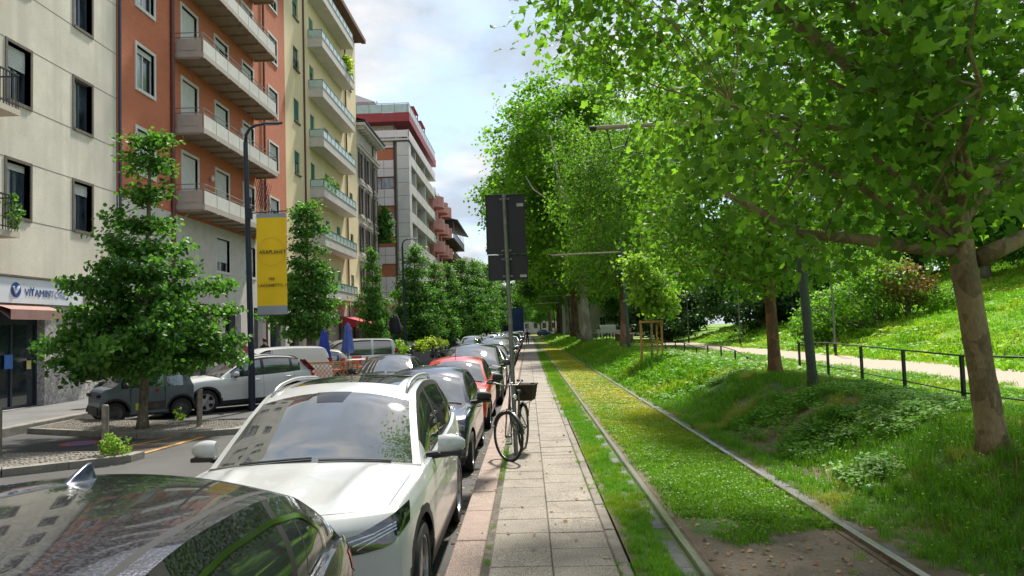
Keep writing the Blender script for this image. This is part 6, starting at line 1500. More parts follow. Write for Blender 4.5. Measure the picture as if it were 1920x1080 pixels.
# park side
dk = crown_tree('evergreen_tree', 'dark evergreen mass of a yew on the left end of the hill', (19, 62, TR(19, 62)), [(0, 0, 0), (0, 0, 2), (0, 0, 6)], [.4, .3, .1],
    [(0, 0, 3.2, 5.0, 4, 3.2), (3, 0, 4, 4, 4, 3.4)], 120, 14000, .34, T_quad, M['leaf_dark'], M['bark_grey'], .9, seed=41, limbs=10, shell=.7)
dup(dk, (13.5, 75, TR(13.5, 75)), 1.2, 'dark yew at the foot of the hill beyond the dirt path', .9)
dup(dk, (27, 66, TR(27, 66)), 2.2, 'dark yew higher on the hill behind the others', 1.1)
bg_tree = crown_tree('park_tree', 'leafy park tree on the hill crest behind the large shrub', (30, 50, TR(30, 50)), [(0, 0, 0), (0, 0, 3), (0, 0, 8)], [.3, .24, .08],
    [(0, 0, 6, 4.6, 4.6, 3.6), (0, 0, 9, 3, 3, 2.6), (1, 0, 3.6, 4, 4, 2)], 170, 20000, .30, T_quad, M['leaf_far'], M['bark_grey'], .9, seed=42, limbs=18, shell=.65)
spots = [(37, 36, 1.1), (42, 42, 1.2), (40, 55, 1.2), (34, 66, 1.2), (24, 78, 1.2), (46, 28, 1.2), (45, 62, 1.3), (17, 92, 1.1), (50, 50, 1.4), (30, 88, 1.3), (38, 80, 1.3), (50, 36, 1.2), (48, 72, 1.4), (21, 105, 1.2), (52, 20, 1.3), (44, 12, 1.2), (44, 0, 1.2), (60, 48, 1.5), (58, 34, 1.4), (26, 118, 1.2), (34, 112, 1.3), (18, 128, 1.2), (42, 100, 1.4), (28, 140, 1.4), (40, 130, 1.5), (55, 90, 1.5), (55, 120, 1.6)]
for k, (x, y, s_) in enumerate(spots):
    lb = 'park tree in the far clump beyond the end of the hill' if y > 99 else ('park tree at the left end of the hill behind the dark yews' if y > 77 else ('park tree on the hill crest to the right of the near trunk' if y < 30 else 'park tree on the crest behind the mixed shrubs'))
    dup(bg_tree, (x, y, TR(x, y)), k*1.3, lb, s_, group=lb.replace('park tree', 'park trees'))
leafy('shrub', 'large mixed shrub with grey stems on the hillside beyond the dirt path', 'shrub', (19.3, 42.5, TR(19.3, 42.5)), [(-.9, 0, 1.5, 1.8, 1.5, 1.6), (-2.9, 0, 1.0, 1.6, 1.4, 1.2), (.8, 0, 2.0, 1.6, 1.4, 1.4)], 4200, .19, M['leaf_bright'], seed=9, stems=40)
leafy('shrub', 'russet brown leaved shrub among the green ones on the hillside', 'shrub', (21., 42.2, TR(21, 42.2)), [(0, 0, 1.9, 1.6, 1.2, 1.1)], 1800, .18, M['leaf_russet'], seed=10, stems=20)
leafy('shrub', 'pale green shrub at the top of the shrub group', 'shrub', (20.2, 44, TR(20.2, 44)), [(0, 0, 2.8, 2.0, 1.5, 1.4)], 3000, .2, M['leaf_pale'], seed=14, stems=12)
leafy('shrub', 'low green shrub at the right end of the shrub group', 'shrub', (22.3, 41.5, TR(22.3, 41.5)), [(0, 0, .6, 1.2, 1.0, .7)], 1500, .17, M['leaf_bright'], seed=15, stems=10)
leafy('shrub', 'dark shrub behind the second tram mast at the hill foot', 'shrub', (17.0, 44, TR(17., 44)), [(0, 0, 1.1, 1.7, 1.5, 1.2)], 3000, .19, M['leaf_far'], seed=16, stems=10)
sap = crown_tree('sapling', 'thin leaning sapling with yellow orange leaves on the hill', (24.8, 42, TR(24.8, 42)), [(0, 0, 0), (-.05, 0, .7), (-.6, 0, 1.7)], [.05, .04, .02], [(-.5, 0, 2.2, .8, .6, .6)], 16, 700, .15, T_quad, M['leaf_yellow'], M['bark_grey'], .3, seed=43, limbs=6)
dup(sap, (27.5, 41.5, TR(27.5, 41.5)), 2, 'bare looking young tree on the upper hill near the right edge', 1.2)
young = crown_tree('sapling', 'pale green staked young tree between wooden posts on the bank', (4.72, 29.2, TR(4.72, 29.2)), [(0, 0, 0), (.02, 0, 1.5), (-.1, 0, 3), (-.3, 0, 5.2)], [.05, .045, .035, .01],
    [(-.1, 0, 2.7, 1.0, .8, .8), (-.4, 0, 3.5, .8, .7, .8), (.4, 0, 2.0, .7, .6, .5)], 60, 2600, .15, T_plane, M['leaf_pale'], M['bark'], .35, seed=44, limbs=18, shell=.3, limb_r=.5)
# ================================================================ GRASS
def tuft(name, n, h, w_, rad, m, seed, leafy_=0):
    r = np.random.default_rng(seed); V = []; F = []; tn = []
    for i in range(n):
        a = r.uniform(0, 2*PI); d = rad*math.sqrt(r.uniform(0, 1)); x, y = d*math.cos(a), d*math.sin(a); hh = h*r.uniform(.45, 1.15); la = r.uniform(0, 2*PI); ln = hh*r.uniform(.15, .75)
        b = len(V); ca, sa = math.cos(la+PI/2)*w_/2, math.sin(la+PI/2)*w_/2; dx, dy = math.cos(la)*ln, math.sin(la)*ln
        V += [(x-ca, y-sa, -.01), (x+ca, y+sa, -.01), (x+dx*.35+ca*.8, y+dy*.35+sa*.8, hh*.6), (x+dx*.35-ca*.8, y+dy*.35-sa*.8, hh*.6), (x+dx, y+dy, hh)]
        F += [(b, b+1, b+2, b+3), (b+3, b+2, b+4)]; t_ = r.uniform(0, 1); tn += [t_, t_]
    for i in range(leafy_):
        a = r.uniform(0, 2*PI); d = rad*math.sqrt(r.uniform(0, 1)); x, y = d*math.cos(a), d*math.sin(a); z = h*r.uniform(.3, 1.0); s = w_*r.uniform(2.2, 4.5); b = len(V); th = r.uniform(0, 2*PI)
        u = np.array([math.cos(th), math.sin(th), r.uniform(-.3, .5)])*s; v = np.array([-math.sin(th), math.cos(th), r.uniform(-.4, .4)])*s*.6; p = np.array([x, y, z])
        V += [tuple(p), tuple(p+u*.5+v), tuple(p+u*1.1), tuple(p+u*.5-v)]; F.append((b, b+1, b+2, b+3)); tn.append(r.uniform(0, 1))
    me = bpy.data.meshes.new(name); me.from_pydata([tuple(map(float, v)) for v in V], [], F); me.materials.append(m)
    at = me.attributes.new('tone', 'FLOAT', 'FACE'); at.data.foreach_set('value', tn); return me
def scatter(name, P, S_, meshes, seed=0):
    """one object: points carrying instanced tufts (geometry nodes)"""
    me = bpy.data.meshes.new(name); me.vertices.add(len(P)); me.vertices.foreach_set('co', P.astype(np.float32).ravel())
    at = me.attributes.new('sc', 'FLOAT', 'POINT'); at.data.foreach_set('value', S_.astype(np.float32))
    o = link(name, me); o['kind'] = 'stuff'
    ng = bpy.data.node_groups.new(name+'_nodes', 'GeometryNodeTree'); ng.interface.new_socket('Geometry', in_out='INPUT', socket_type='NodeSocketGeometry'); ng.interface.new_socket('Geometry', in_out='OUTPUT', socket_type='NodeSocketGeometry')
    n = ng.nodes; l = ng.links; gi = n.new('NodeGroupInput'); go = n.new('NodeGroupOutput'); src = []
    for m_ in meshes:
        h = bpy.data.objects.new(m_.name, m_)
        oi = n.new('GeometryNodeObjectInfo'); oi.inputs['Object'].default_value = h; oi.inputs['As Instance'].default_value = True; src.append(oi.outputs['Geometry'])
    gj = n.new('GeometryNodeGeometryToInstance')
    for s_ in src: l.new(s_, gj.inputs[0])
    ip = n.new('GeometryNodeInstanceOnPoints'); ip.inputs['Pick Instance'].default_value = True; l.new(gi.outputs[0], ip.inputs['Points'])
    jn = n.new('GeometryNodeJoinGeometry')
    for s_ in src: l.new(s_, jn.inputs[0])
    l.new(jn.outputs[0], ip.inputs['Instance'])
    rv = n.new('FunctionNodeRandomValue'); rv.data_type = 'FLOAT_VECTOR'; rv.inputs[0].default_value = (-.12, -.12, 0); rv.inputs[1].default_value = (.12, .12, 6.28); rv.inputs['Seed'].default_value = seed
    l.new(rv.outputs[0], ip.inputs['Rotation'])
    na = n.new('GeometryNodeInputNamedAttribute'); na.data_type = 'FLOAT'; na.inputs[0].default_value = 'sc'; l.new(na.outputs[0], ip.inputs['Scale'])
    l.new(ip.outputs[0], go.inputs[0]); n.remove(gj)
    md = o.modifiers.new('scatter', 'NODES'); md.node_group = ng; return o
def grass_mat(name, c1, c2, yel=None, ynoise=(.5, .42, .6), trans=.35, ybox=None):
    m = leaf_mat(name, c1, c2, trans, .55); t = m.node_tree; n = t.nodes; l = t.links; p = n['Principled BSDF']
    cur = p.inputs['Base Color'].links[0].from_socket
    pos = n.new('ShaderNodeNewGeometry').outputs['Position']; q = n.new('ShaderNodeTexNoise'); q.inputs['Scale'].default_value = ynoise[0]; q.inputs['Detail'].default_value = 5; l.new(pos, q.inputs['Vector'])
    rp = n.new('ShaderNodeMapRange'); rp.inputs[1].default_value = ynoise[1]; rp.inputs[2].default_value = ynoise[2]; l.new(q.outputs['Fac'], rp.inputs[0]); f = rp.outputs[0]
    if ybox:
        sx = n.new('ShaderNodeSeparateXYZ'); l.new(pos, sx.inputs[0]); mr = n.new('ShaderNodeMapRange'); mr.inputs[1].default_value = ybox[0]; mr.inputs[2].default_value = ybox[1]; l.new(sx.outputs[1], mr.inputs[0])
        mu = n.new('ShaderNodeMath'); mu.operation = 'MULTIPLY'; l.new(f, mu.inputs[0]); l.new(mr.outputs[0], mu.inputs[1]); f = mu.outputs[0]
    mm = n.new('ShaderNodeMixRGB'); l.new(f, mm.inputs[0]); l.new(cur, mm.inputs[1]); mm.inputs[2].default_value = (*(yel or c2), 1)
    for k in list(cur.links):
        if k.to_node != mm: l.new(mm.outputs[0], k.to_socket)
    return m
gm = grass_mat('grass_blades', (.07, .19, .012), (.17, .35, .02), (.26, .32, .03), (.7, .50, .68))
gmid = grass_mat('sedum_and_grass', (.08, .19, .012), (.18, .34, .02), (.36, .31, .02), (.9, .32, .56), ybox=(10, 20))
gbank = grass_mat('bank_grass', (.07, .18, .014), (.17, .36, .022), (.32, .32, .08), (.9, .56, .68))
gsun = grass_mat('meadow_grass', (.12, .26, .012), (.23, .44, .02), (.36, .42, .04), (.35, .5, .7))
weedm = grass_mat('weed_leaves', (.05, .15, .016), (.14, .31, .03), (.16, .34, .03), (2., .4, .6))
tA = [tuft('grass_tuft', 26, .075, .006, .075, gm, 1), tuft('grass_tuft', 22, .10, .006, .07, gm, 2)]
tM = [tuft('lawn_tuft', 30, .045, .006, .085, gmid, 3, 8), tuft('lawn_tuft', 26, .055, .007, .08, gmid, 4)]
tB = [tuft('bank_tuft', 24, .13, .007, .09, gbank, 5), tuft('bank_tuft', 20, .17, .008, .08, gbank, 6, 4), tuft('weed_tuft', 4, .12, .010, .11, weedm, 7, 34), tuft('weed_tuft', 3, .15, .011, .12, weedm, 8, 30)]
tF = [tuft('grass_patch', 60, .10, .018, .42, gm, 9), tuft('grass_patch', 54, .13, .022, .40, gm, 10, 16)]
tFm = [tuft('lawn_patch', 70, .05, .016, .38, gmid, 11, 20)]
tH = [tuft('meadow_patch', 70, .16, .04, .8, gsun, 12), tuft('meadow_patch', 60, .20, .045, .8, gsun, 13, 20)]
def pts(x0, x1, y0, y1, dens, r, keep=None):
    n = int((x1-x0)*(y1-y0)*dens); x = r.uniform(x0, x1, n); y = r.uniform(y0, y1, n)
    if keep is not None: k = keep(x, y, r.uniform(0, 1, n)); x, y = x[k], y[k]
    return np.stack([x, y, terrain(x, y)], -1), x, y
r = np.random.default_rng(99)
bare = lambda x, y: nval(x, y, 1.1, 4)*.65+nval(x, y, 3.3, 7)*.35
# strip between pavement and first rail
P, x, y = pts(.80, 1.23, 3, 16, 330, r, lambda x, y, u: (u < .95-.9*(bare(x, y) > .72)) & (x < np.where(y < 13.5, 1.09, 1.18)+.10*(nval(x, y, 2.2, 3) > .62)))
scatter('grass_strip', P, r.uniform(.4, .85, len(P)), tA, 1)
P, x, y = pts(.78, 1.1, 16, 60, 60, r); scatter('grass_strip', P, r.uniform(.4, .8, len(P))*.8, tF[:1], 2)
# lawn between the rails, bare earth close by
P, x, y = pts(1.42, 2.73, 3, 17, 260, r, lambda x, y, u: (y+.9*(nval(x, y, 1.3, 2)-.5)+.4*(nval(x, y, 4, 6)-.5) > 7.0-.25*(x-2)) & (u < np.where(bare(x, y) > .7, .35, 1.)))
scatter('track_lawn', P, r.uniform(.6, 1.3, len(P)), tM, 3)
P, x, y = pts(1.6, 2.6, 3.5, 7, 4, r); scatter('track_lawn', P, r.uniform(.4, .9, len(P)), tA, 31)
P, x, y = pts(1.5, 2.6, 17, 75, 40, r); scatter('track_lawn', P, r.uniform(.4, .7, len(P)), tFm, 4)
# bank
P, x, y = pts(2.87, 7.6, 3.5, 19, 150, r, lambda x, y, u: (u < np.where((bare(x, y) > .60) & (x > 3.25) & (x < 6.0), .22, 1.)) & (u < np.where(y < 5.6+.5*nval(x, y, 2, 8), np.where(x < 4.2, .35, .7), 1)) & (x > 2.90+.12*nval(x, y, 3, 2)))
ty = nval(P[:, 0], P[:, 1], .9, 12); k = (ty > .52) & (P[:, 0] > 3.5)
scatter('bank_grass', P[~k], r.uniform(.5, 1.1, (~k).sum())*np.where(P[~k][:, 0] < 3.5, .7, 1), tB[:2], 5); scatter('bank_weeds', P[k], r.uniform(.6, 1.3, k.sum()), tB[2:]+tB[:1], 6)
P, x, y = pts(3.25, 8.0, 19, 70, 22, r); scatter('bank_grass', P, r.uniform(.7, 1.5, len(P)), tF, 7)
P, x, y = pts(7.6, 11.6, 8, 60, 12, r, lambda x, y, u: u < np.where(x > 11, .5, 1)); scatter('verge_grass', P, r.uniform(.4, .9, len(P)), tF, 8)
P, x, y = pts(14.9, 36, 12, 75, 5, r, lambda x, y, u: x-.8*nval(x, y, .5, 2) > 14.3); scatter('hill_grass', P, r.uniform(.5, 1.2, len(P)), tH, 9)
P, x, y = pts(3, 12, 70, 140, 2.5, r); scatter('far_grass', P, r.uniform(.6, 1.3, len(P)), tH, 10)
# grass growing in the joints of the pavement and kerb
pp = []
for (x, y0, y1, n) in ((.642, 5.5, 14, 60), (-.395, 6, 20, 60), (-.72, 5.5, 25, 110), (.76, 5, 14, 90)):
    for i in range(n):
        y = r.uniform(y0, y1)
        if nval(x, y, 1.2, 9) > .45: pp.append((x+r.normal()*.015, y, PZ-.02 if x > -.6 else .0))
scatter('joint_weeds', np.array(pp), r.uniform(.25, .55, len(pp)), tA, 11)
P, x, y = pts(-.62, -.45, 9.8, 12.4, 60, r); P[:, 2] = PZ-.01; P = P[:40]; P[:, 0] = -.395+r.normal(size=len(P))*.02; scatter('joint_weeds', P, r.uniform(.4, .8, len(P)), tA, 12)
# fallen dry leaves and litter
lf = leaf_mat('dry_leaves', (.20, .11, .05), (.42, .30, .16), .1, .8); n = 700
x = np.concatenate([r.uniform(1.25, 2.8, 220), r.uniform(-.8, .6, 60), r.uniform(3, 4.8, 260), r.uniform(-.95, -.72, 160)]); y = np.concatenate([r.uniform(4.5, 8.5, 220), r.uniform(4, 14, 60), r.uniform(4.5, 9, 260), r.uniform(4, 16, 160)])
z = np.where(x < -.7, .012, np.where(x < .77, PZ+.014, terrain(x, y)+.015)); P = np.stack([x, y, z], -1)
me = leaves_mesh('fallen_leaves', P, np.array([0, 0, 1.])+r.normal(size=(n, 3))*.25, r.uniform(.02, .06, n), T_ovate, lf, None, r); o = link('fallen_leaves', me); o['kind'] = 'stuff'
# ================================================================ STREET FURNITURE
M['galv'] = mat('galvanised_steel', (.22, .23, .23), .45, .7, var=.15, scale=9, coords='obj')
M['sign_back'] = mat('dark_sign_back', (.022, .022, .032), .55, var=.1, scale=2, coords='obj')
M['sticker'] = mat('sticker_grey', (.5, .5, .5), .6, var=.25, scale=90, coords='obj', stretch=(1, 1, 3))
M['mast_green'] = mat('green_grey_mast', (.06, .085, .07), .55, .1, var=.2, scale=3, coords='obj')
M['pole_blue'] = mat('dark_blue_pole', (.018, .025, .05), .4, .2, var=.1, scale=4, coords='obj')
M['banner'] = mat('yellow_banner', (.95, .60, .008), .7, var=.04, scale=1.2, coords='obj')
M['banner_grey'] = mat('grey_banner_band', (.33, .35, .40), .7, var=.05, scale=2, coords='obj')
M['ink'] = mat('black_ink', (.02, .02, .02), .6, var=.05)
M['banner_lite'] = mat('banner_ring', (.76, .48, .06), .7, var=.05)
M['bollard'] = mat('steel_bollard', (.30, .27, .23), .5, .5, var=.25, scale=7, coords='obj')
M['arm_wood'] = mat('beige_tube', (.45, .38, .28), .6, var=.15, scale=6, coords='obj')
M['wood_stake'] = mat('orange_wood', (.50, .24, .08), .8, var=.2, scale=12, coords='obj', stretch=(4, 4, .6))
M['parasol_blue'] = mat('blue_parasol', (.012, .035, .32), .75, var=.15, scale=6, coords='obj')
M['parasol_blue2'] = mat('pale_blue_parasol', (.07, .12, .42), .75, var=.15, scale=6, coords='obj')
M['parasol_dark'] = mat('dark_parasol', (.012, .012, .02), .8, var=.2, scale=6, coords='obj')
M['orange_pl'] = mat('orange_chair', (.62, .17, .02), .5, var=.06, coords='obj'); M['red_pl'] = mat('red_chair', (.55, .03, .03), .5, var=.06, coords='obj')
M['wicker'] = mat('wicker', (.07, .04, .025), .8, var=.4, scale=60, bump=.8, bscale=120, coords='obj')
M['bottle_green'] = mat('green_plastic_bottle', (.05, .42, .10), .15, var=.25, scale=20, spec=.8, coords='obj')
M['cloth_white'] = mat('white_cloth', (.62, .62, .62), .85, var=.08, scale=8, coords='obj'); M['cloth_navy'] = mat('navy_cloth', (.02, .025, .06), .85, var=.2, scale=8, coords='obj')
M['cloth_pink'] = mat('pink_cloth', (.50, .10, .14), .85, var=.1, scale=8, coords='obj'); M['cloth_dark'] = mat('dark_cloth', (.02, .02, .025), .85, var=.2, scale=8, coords='obj')
M['skin'] = mat('skin', (.45, .27, .19), .6, var=.06, scale=8, coords='obj'); M['hair_dark'] = mat('dark_hair', (.03, .02, .015), .7, var=.2, coords='obj'); M['hair_grey'] = mat('grey_hair', (.45, .43, .40), .7, var=.2, coords='obj')
M['scaffold_blue'] = mat('blue_sheeting', (.04, .09, .28), .7, var=.25, scale=.5)
# --- sign on its pole by the kerb
PX, PY = -.235, 11.42
t = thing('street_sign', 'tall grey sign pole with two dark sign panels seen from behind, by the bicycle', 'sign', (PX, PY, PZ))
b = MB(); b.tube([(.0, 0, 0), (-.03, 0, 2.0), (-.07, 0, 3.92)], .033, 14); pl = part('pole', b, M['galv'], t, smooth=True, sharp=60)
b = MB(); b.cyl((-.07, 0, 3.9), (-.07, 0, 3.935), .036, .03, 14); part('pole_cap', b, M['galv'], pl)
def panel(z0, z1, cx, lab, stx):
    b = MB(); b.bbox(cx-.30, cx+.30, -.012, .0, z0, z1, .002); b.box(cx-.30, cx-.288, -.024, -.0121, z0, z1); b.box(cx+.288, cx+.30, -.024, -.0121, z0, z1); b.box(cx-.288, cx+.288, -.0238, -.0121, z1-.012, z1); b.box(cx-.288, cx+.288, -.0238, -.0121, z0, z0+.012)
    o = part('sign_panel', b, M['sign_back'], t, label=lab); o.location = (0, -.045+.1, 0)
    return o
p1 = panel(3.02, 3.93, -.055, 'upper tall dark sign panel', 0); p2 = panel(2.62, 3.005, -.04, 'lower short dark sign panel', 0)
for z, o, cx in ((3.86, p1, -.065), (3.07, p1, -.055), (2.94, p2, -.052), (2.68, p2, -.045)):
    b = MB(); b.box(cx-.075, cx+.075, -.03, -.024, z-.016, z+.016); b.lathe([(.037, -.016), (.040, -.016), (.040, .016), (.037, .016)], (cx, -.05, z), n=14)
    for s in (-1, 1): b.cyl((cx+s*.06, -.045, z), (cx+s*.06, -.028, z), .012, n=8)
    part('clamp', b, M['galv'], o)
b = MB(); b.box(.12, .22, -.0265, -.025, 3.74, 3.79); part('sticker', b, M['sticker'], p1)
b = MB(); b.box(.14, .24, -.0265, -.025, 2.66, 2.70); part('sticker', b, M['sticker'], p2)
b = MB(); b.box(-.345, -.17, -.027, -.024, 3.0, 3.012); part('seam_strip', b, M['cloth_white'], p1)
# --- bicycle chained to the pole
def bicycle():
    t = thing('bicycle', 'black city bicycle with wicker basket locked to the sign pole', 'bicycle', (-.17, 11.35, PZ), 0)
    mB = paint('bike_black', (.018, .018, .018), .4); Rw = .345
    F = Vector((-.16, -.42, Rw)); Bk = Vector((.05, .60, Rw)); ax = (F-Bk); ax.z = 0; ax.normalize(); steer = R(48)
    def wheel(c, ang, lean=0.):
        d = Vector((math.cos(ang), math.sin(ang), 0)); u = Vector((0, 0, 1)); n = 40
        b = MB(); b.tube([c+d*Rw*math.cos(2*PI*k/n)+u*(Rw)*math.sin(2*PI*k/n) for k in range(n+1)], .019, 8, cap=False); w = part('wheel', b, M['tyre'], t, smooth=True)
        b = MB(); b.tube([c+d*(Rw-.022)*math.cos(2*PI*k/n)+u*(Rw-.022)*math.sin(2*PI*k/n) for k in range(n+1)], .009, 6, cap=False); part('rim', b, M['galv'], w, smooth=True)
        b = MB(); s = d.cross(u)
        for k in range(28): a = 2*PI*k/28; b.tube([c+s*.025*(1 if k % 2 else -1), c+d*(Rw-.03)*math.cos(a)+u*(Rw-.03)*math.sin(a)], .0016, 3, cap=False)
        part('spokes', b, M['galv'], w, kind='stuff'); b = MB(); b.cyl(c-s*.04, c+s*.04, .018, n=10); part('hub', b, M['galv'], w)
        b = MB(); P = []
        for k in range(15):
            a = R(-10)+R(190)*k/14 if False else R(20)+R(150)*k/14; rr_ = Rw+.032; p = c+d*rr_*math.cos(a)*-1+u*rr_*math.sin(a); P.append([p-s*.024-u*.0, p-s*.012+u*.006, p+s*.012+u*.006, p+s*.024])
        b.grid(P); part('mudguard', b, mB, w, smooth=True); return d, s
    fa = math.atan2(ax.y, ax.x); dF, sF = wheel(F, fa+steer); wheel(Bk, fa)
    side = ax.cross(Vector((0, 0, 1)))
    bb = Bk-ax*.44*-1 if False else Bk+ax*.44; bb = Vector((bb.x, bb.y, .30)); seat = Bk+ax*.26; seat = Vector((seat.x, seat.y, .78)); head_t = F-ax*.17; head_t = Vector((head_t.x, head_t.y, .90)); head_b = F-ax*.11; head_b = Vector((head_b.x, head_b.y, .72))
    b = MB(); b.tube([head_t, head_b], .019, 8); b.tube([head_b, head_b-ax*.12+Vector((0, 0, -.22)), bb], .017, 8); b.tube([head_b+Vector((0, 0, .08)), head_b-ax*.25+Vector((0, 0, -.12)), seat-Vector((0, 0, .32))], .014, 8); b.tube([bb, seat], .016, 8)
    for s in (-1, 1): b.tube([bb+side*.03*s, Bk+side*.055*s], .009, 6); b.tube([seat-Vector((0, 0, .2))+side*.02*s, Bk+side*.055*s], .008, 6)
    part('frame', b, mB, t, smooth=True)
    b = MB()
    for s in (-1, 1): b.tube([head_b+sF*.045*s, F+dF*.02+sF*.05*s+Vector((0, 0, .14)), F+sF*.05*s], [.012, .011, .008], 6)
    b.tube([head_b-sF*.05, head_b+sF*.05], .014, 6); part('fork', b, mB, t, smooth=True)
    hb = head_t+Vector((0, 0, .16)); b = MB(); b.tube([head_t, hb], .013, 8); pts_ = [hb-sF*.27-dF*(-.16)+Vector((0, 0, .05)), hb-sF*.24+dF*.04*-1+Vector((0, 0, .05)), hb-sF*.10+dF*.06, hb, hb+sF*.10+dF*.06, hb+sF*.24-dF*.04+Vector((0, 0, .05)), hb+sF*.27-dF*.16+Vector((0, 0, .05))]
    pts_[0] = hb-sF*.27-dF*.16+Vector((0, 0, .05)); b.tube(pts_, .011, 8); hbar = part('handlebar', b, M['galv'], t, smooth=True)
    for k in (0, -1): b = MB(); q = pts_[k]; b.tube([q-dF*.02, q+dF*.11], .017, 8); part('grip', b, M['plastic'], hbar, smooth=True)
    b = MB(); b.ell(hb+dF*.05+Vector((0, 0, .03)), (.025, .025, .02), 8, 5); part('bell', b, M['chrome'], hbar, smooth=True)
    b = MB(); b.ell(hb+dF*.12-Vector((0, 0, .16)), (.04, .04, .04), 10, 6); part('front_lamp', b, M['chrome'], t, smooth=True)
    sd_ = seat+Vector((0, 0, .14)); b = MB(); b.tube([seat-Vector((0, 0, .02)), sd_], .012, 6); part('seat_post', b, M['galv'], t)
    b = MB(); P = []
    for k in range(7):
        f = k/6; w_ = .018+.075*sstep(.35, .9, f)*(1-.5*sstep(.93, 1, f)); p = sd_+ax*(.13-.26*f); P.append([p-side*w_-Vector((0, 0, .03)), p-side*w_*.7+Vector((0, 0, .02)), p+Vector((0, 0, .03)), p+side*w_*.7+Vector((0, 0, .02)), p+side*w_-Vector((0, 0, .03))])
    b.grid(P); part('saddle', b, M['plastic'], t, smooth=True)
    # rear rack and wicker basket
    c = Bk+Vector((.05, 0, .42)); b = MB()
    for s in (-1, 1): b.tube([Bk+side*.06*s, c+side*.06*s+Vector((0, 0, -.03)), c+ax*.25+side*.06*s+Vector((0, 0, -.03))], .006, 5); b.tube([c-ax*.18+side*.06*s-Vector((0, 0, .03)), c+side*.06*s-Vector((0, 0, .03))], .006, 5)
    part('rack', b, mB, t)
    b = MB(); hh = .24
    def rr(sc, z): return [c+ax*x*sc+side*y*sc+Vector((0, 0, z)) for x, y in ((-.19, -.15), (.19, -.15), (.19, .15), (-.19, .15))]
    lo, hi, li = rr(.82, 0), rr(1.05, hh), rr(.97, hh-.002)
    for i in range(4): j = (i+1) % 4; b.quad(lo[i], lo[j], hi[j], hi[i]); b.quad(li[j], li[i], rr(.78, .01)[i], rr(.78, .01)[j])
    b.poly(rr(.8, .008)); b.tube(hi+[hi[0]], .014, 6)
    for zz_ in (.06, .12, .18): q = rr(.83+.2*zz_/hh, zz_); b.tube(q+[q[0]], .009, 5)
    bk = part('basket', b, M['wicker'], t)
    b = MB(); b.ell(c+Vector((0, 0, .2)), (.13, .11, .07), 10, 6); part('bag', b, M['cloth_dark'], t, smooth=True)
    b = MB(); b.lathe([(.0, -.004), (.085, -.004), (.085, .004), (.0, .004)], bb+side*.05, axis='x', n=18); b.tube([bb, bb+side*.09, bb+side*.09+Vector((0, .05, -.15))], .009, 6); b.tube([bb, bb-side*.09, bb-side*.09+Vector((0, -.05, .15))], .009, 6)
    b.box(*sorted(((bb+side*.09).x, (bb+side*.18).x)), bb.y+.01, bb.y+.09, bb.z-.165, bb.z-.14); part('crankset', b, M['galv'], t)
    b = MB(); n = 18; cc = Vector((-.055, .0, .48)); b.tube([cc+Vector((.075*math.cos(2*PI*k/n), .09*math.sin(2*PI*k/n), .02*math.sin(4*PI*k/n))) for k in range(n+1)], .011, 6); part('lock', b, M['plastic'], t)
bicycle()
# --- tram masts
def mast():
    t = thing('tram_mast', 'x', 'tram mast', (5.32, 14.4, TR(5.32, 14.4)-.05))
    b = MB(); b.tube([(.0, 0, 0), (-.02, 0, .35)], .098, 18); b.tube([(-.02, 0, .35), (-.14, 0, 3.2)], [.088, .082], 18); b.tube([(-.14, 0, 3.2), (-.26, 0, 5.9)], [.075, .065], 16); part('mast_tube', b, M['mast_green'], t, smooth=True, sharp=50)
    b = MB(); b.lathe([(.078, 3.12), (.098, 3.14), (.098, 3.22), (.074, 3.26)], (-.14, 0, 0), n=16); b.lathe([(.08, 5.0), (.1, 5.02), (.1, 5.12), (.08, 5.14)], (-.22, 0, 0), n=14); part('collar', b, M['mast_green'], t)
    b = MB(); b.tube([(-.2, 0, 5.18), (-2.2, 0, 5.15), (-4.0, 0, 5.10)], .045, 10); a = part('bracket_arm', b, M['arm_wood'], t, smooth=True)
    b = MB(); b.tube([(-.26, 0, 5.85), (-1.5, 0, 5.2)], .014, 6); b.tube([(-3.2, 0, 5.1), (-3.35, 0, 4.75), (-3.6, 0, 4.68)], .014, 6); b.tube([(-3.7, 0, 5.1), (-3.6, 0, 4.68)], .012, 6); b.cyl((-4.02, 0, 5.1), (-3.9, 0, 5.1), .05, n=10); part('stay', b, M['iron'], a)
    return t
m1 = mast(); m1['label'] = 'thick green grey tram mast on the bank between the two nearest plane trunks'; m1['group'] = 'tram masts along the track'
m2 = dup(m1, (5.22, 39.4, TR(5.22, 39.4)-.05), 0, 'second tram mast with its pale bracket arm standing clear over the track', group='tram masts along the track')
for k, y in enumerate((64.5, 90, 116, 142)): dup(m1, (5.1, y, TR(5.1, y)-.05), 0, ['third tram mast, its arm just visible below the second one', 'fourth tram mast, under the giant planes', 'fifth tram mast far up the track', 'farthest tram mast beside the track'][k], group='tram masts along the track')
b = MB(); b.tube([(2.05, y, 5.62+.03*math.cos(y/4)) for y in range(-12, 190, 6)], .009, 4); o = link('overhead_wire', b.mesh('overhead_wire', M['iron'])); tag(o, 'thin overhead contact wire above the tram track', 'wire')
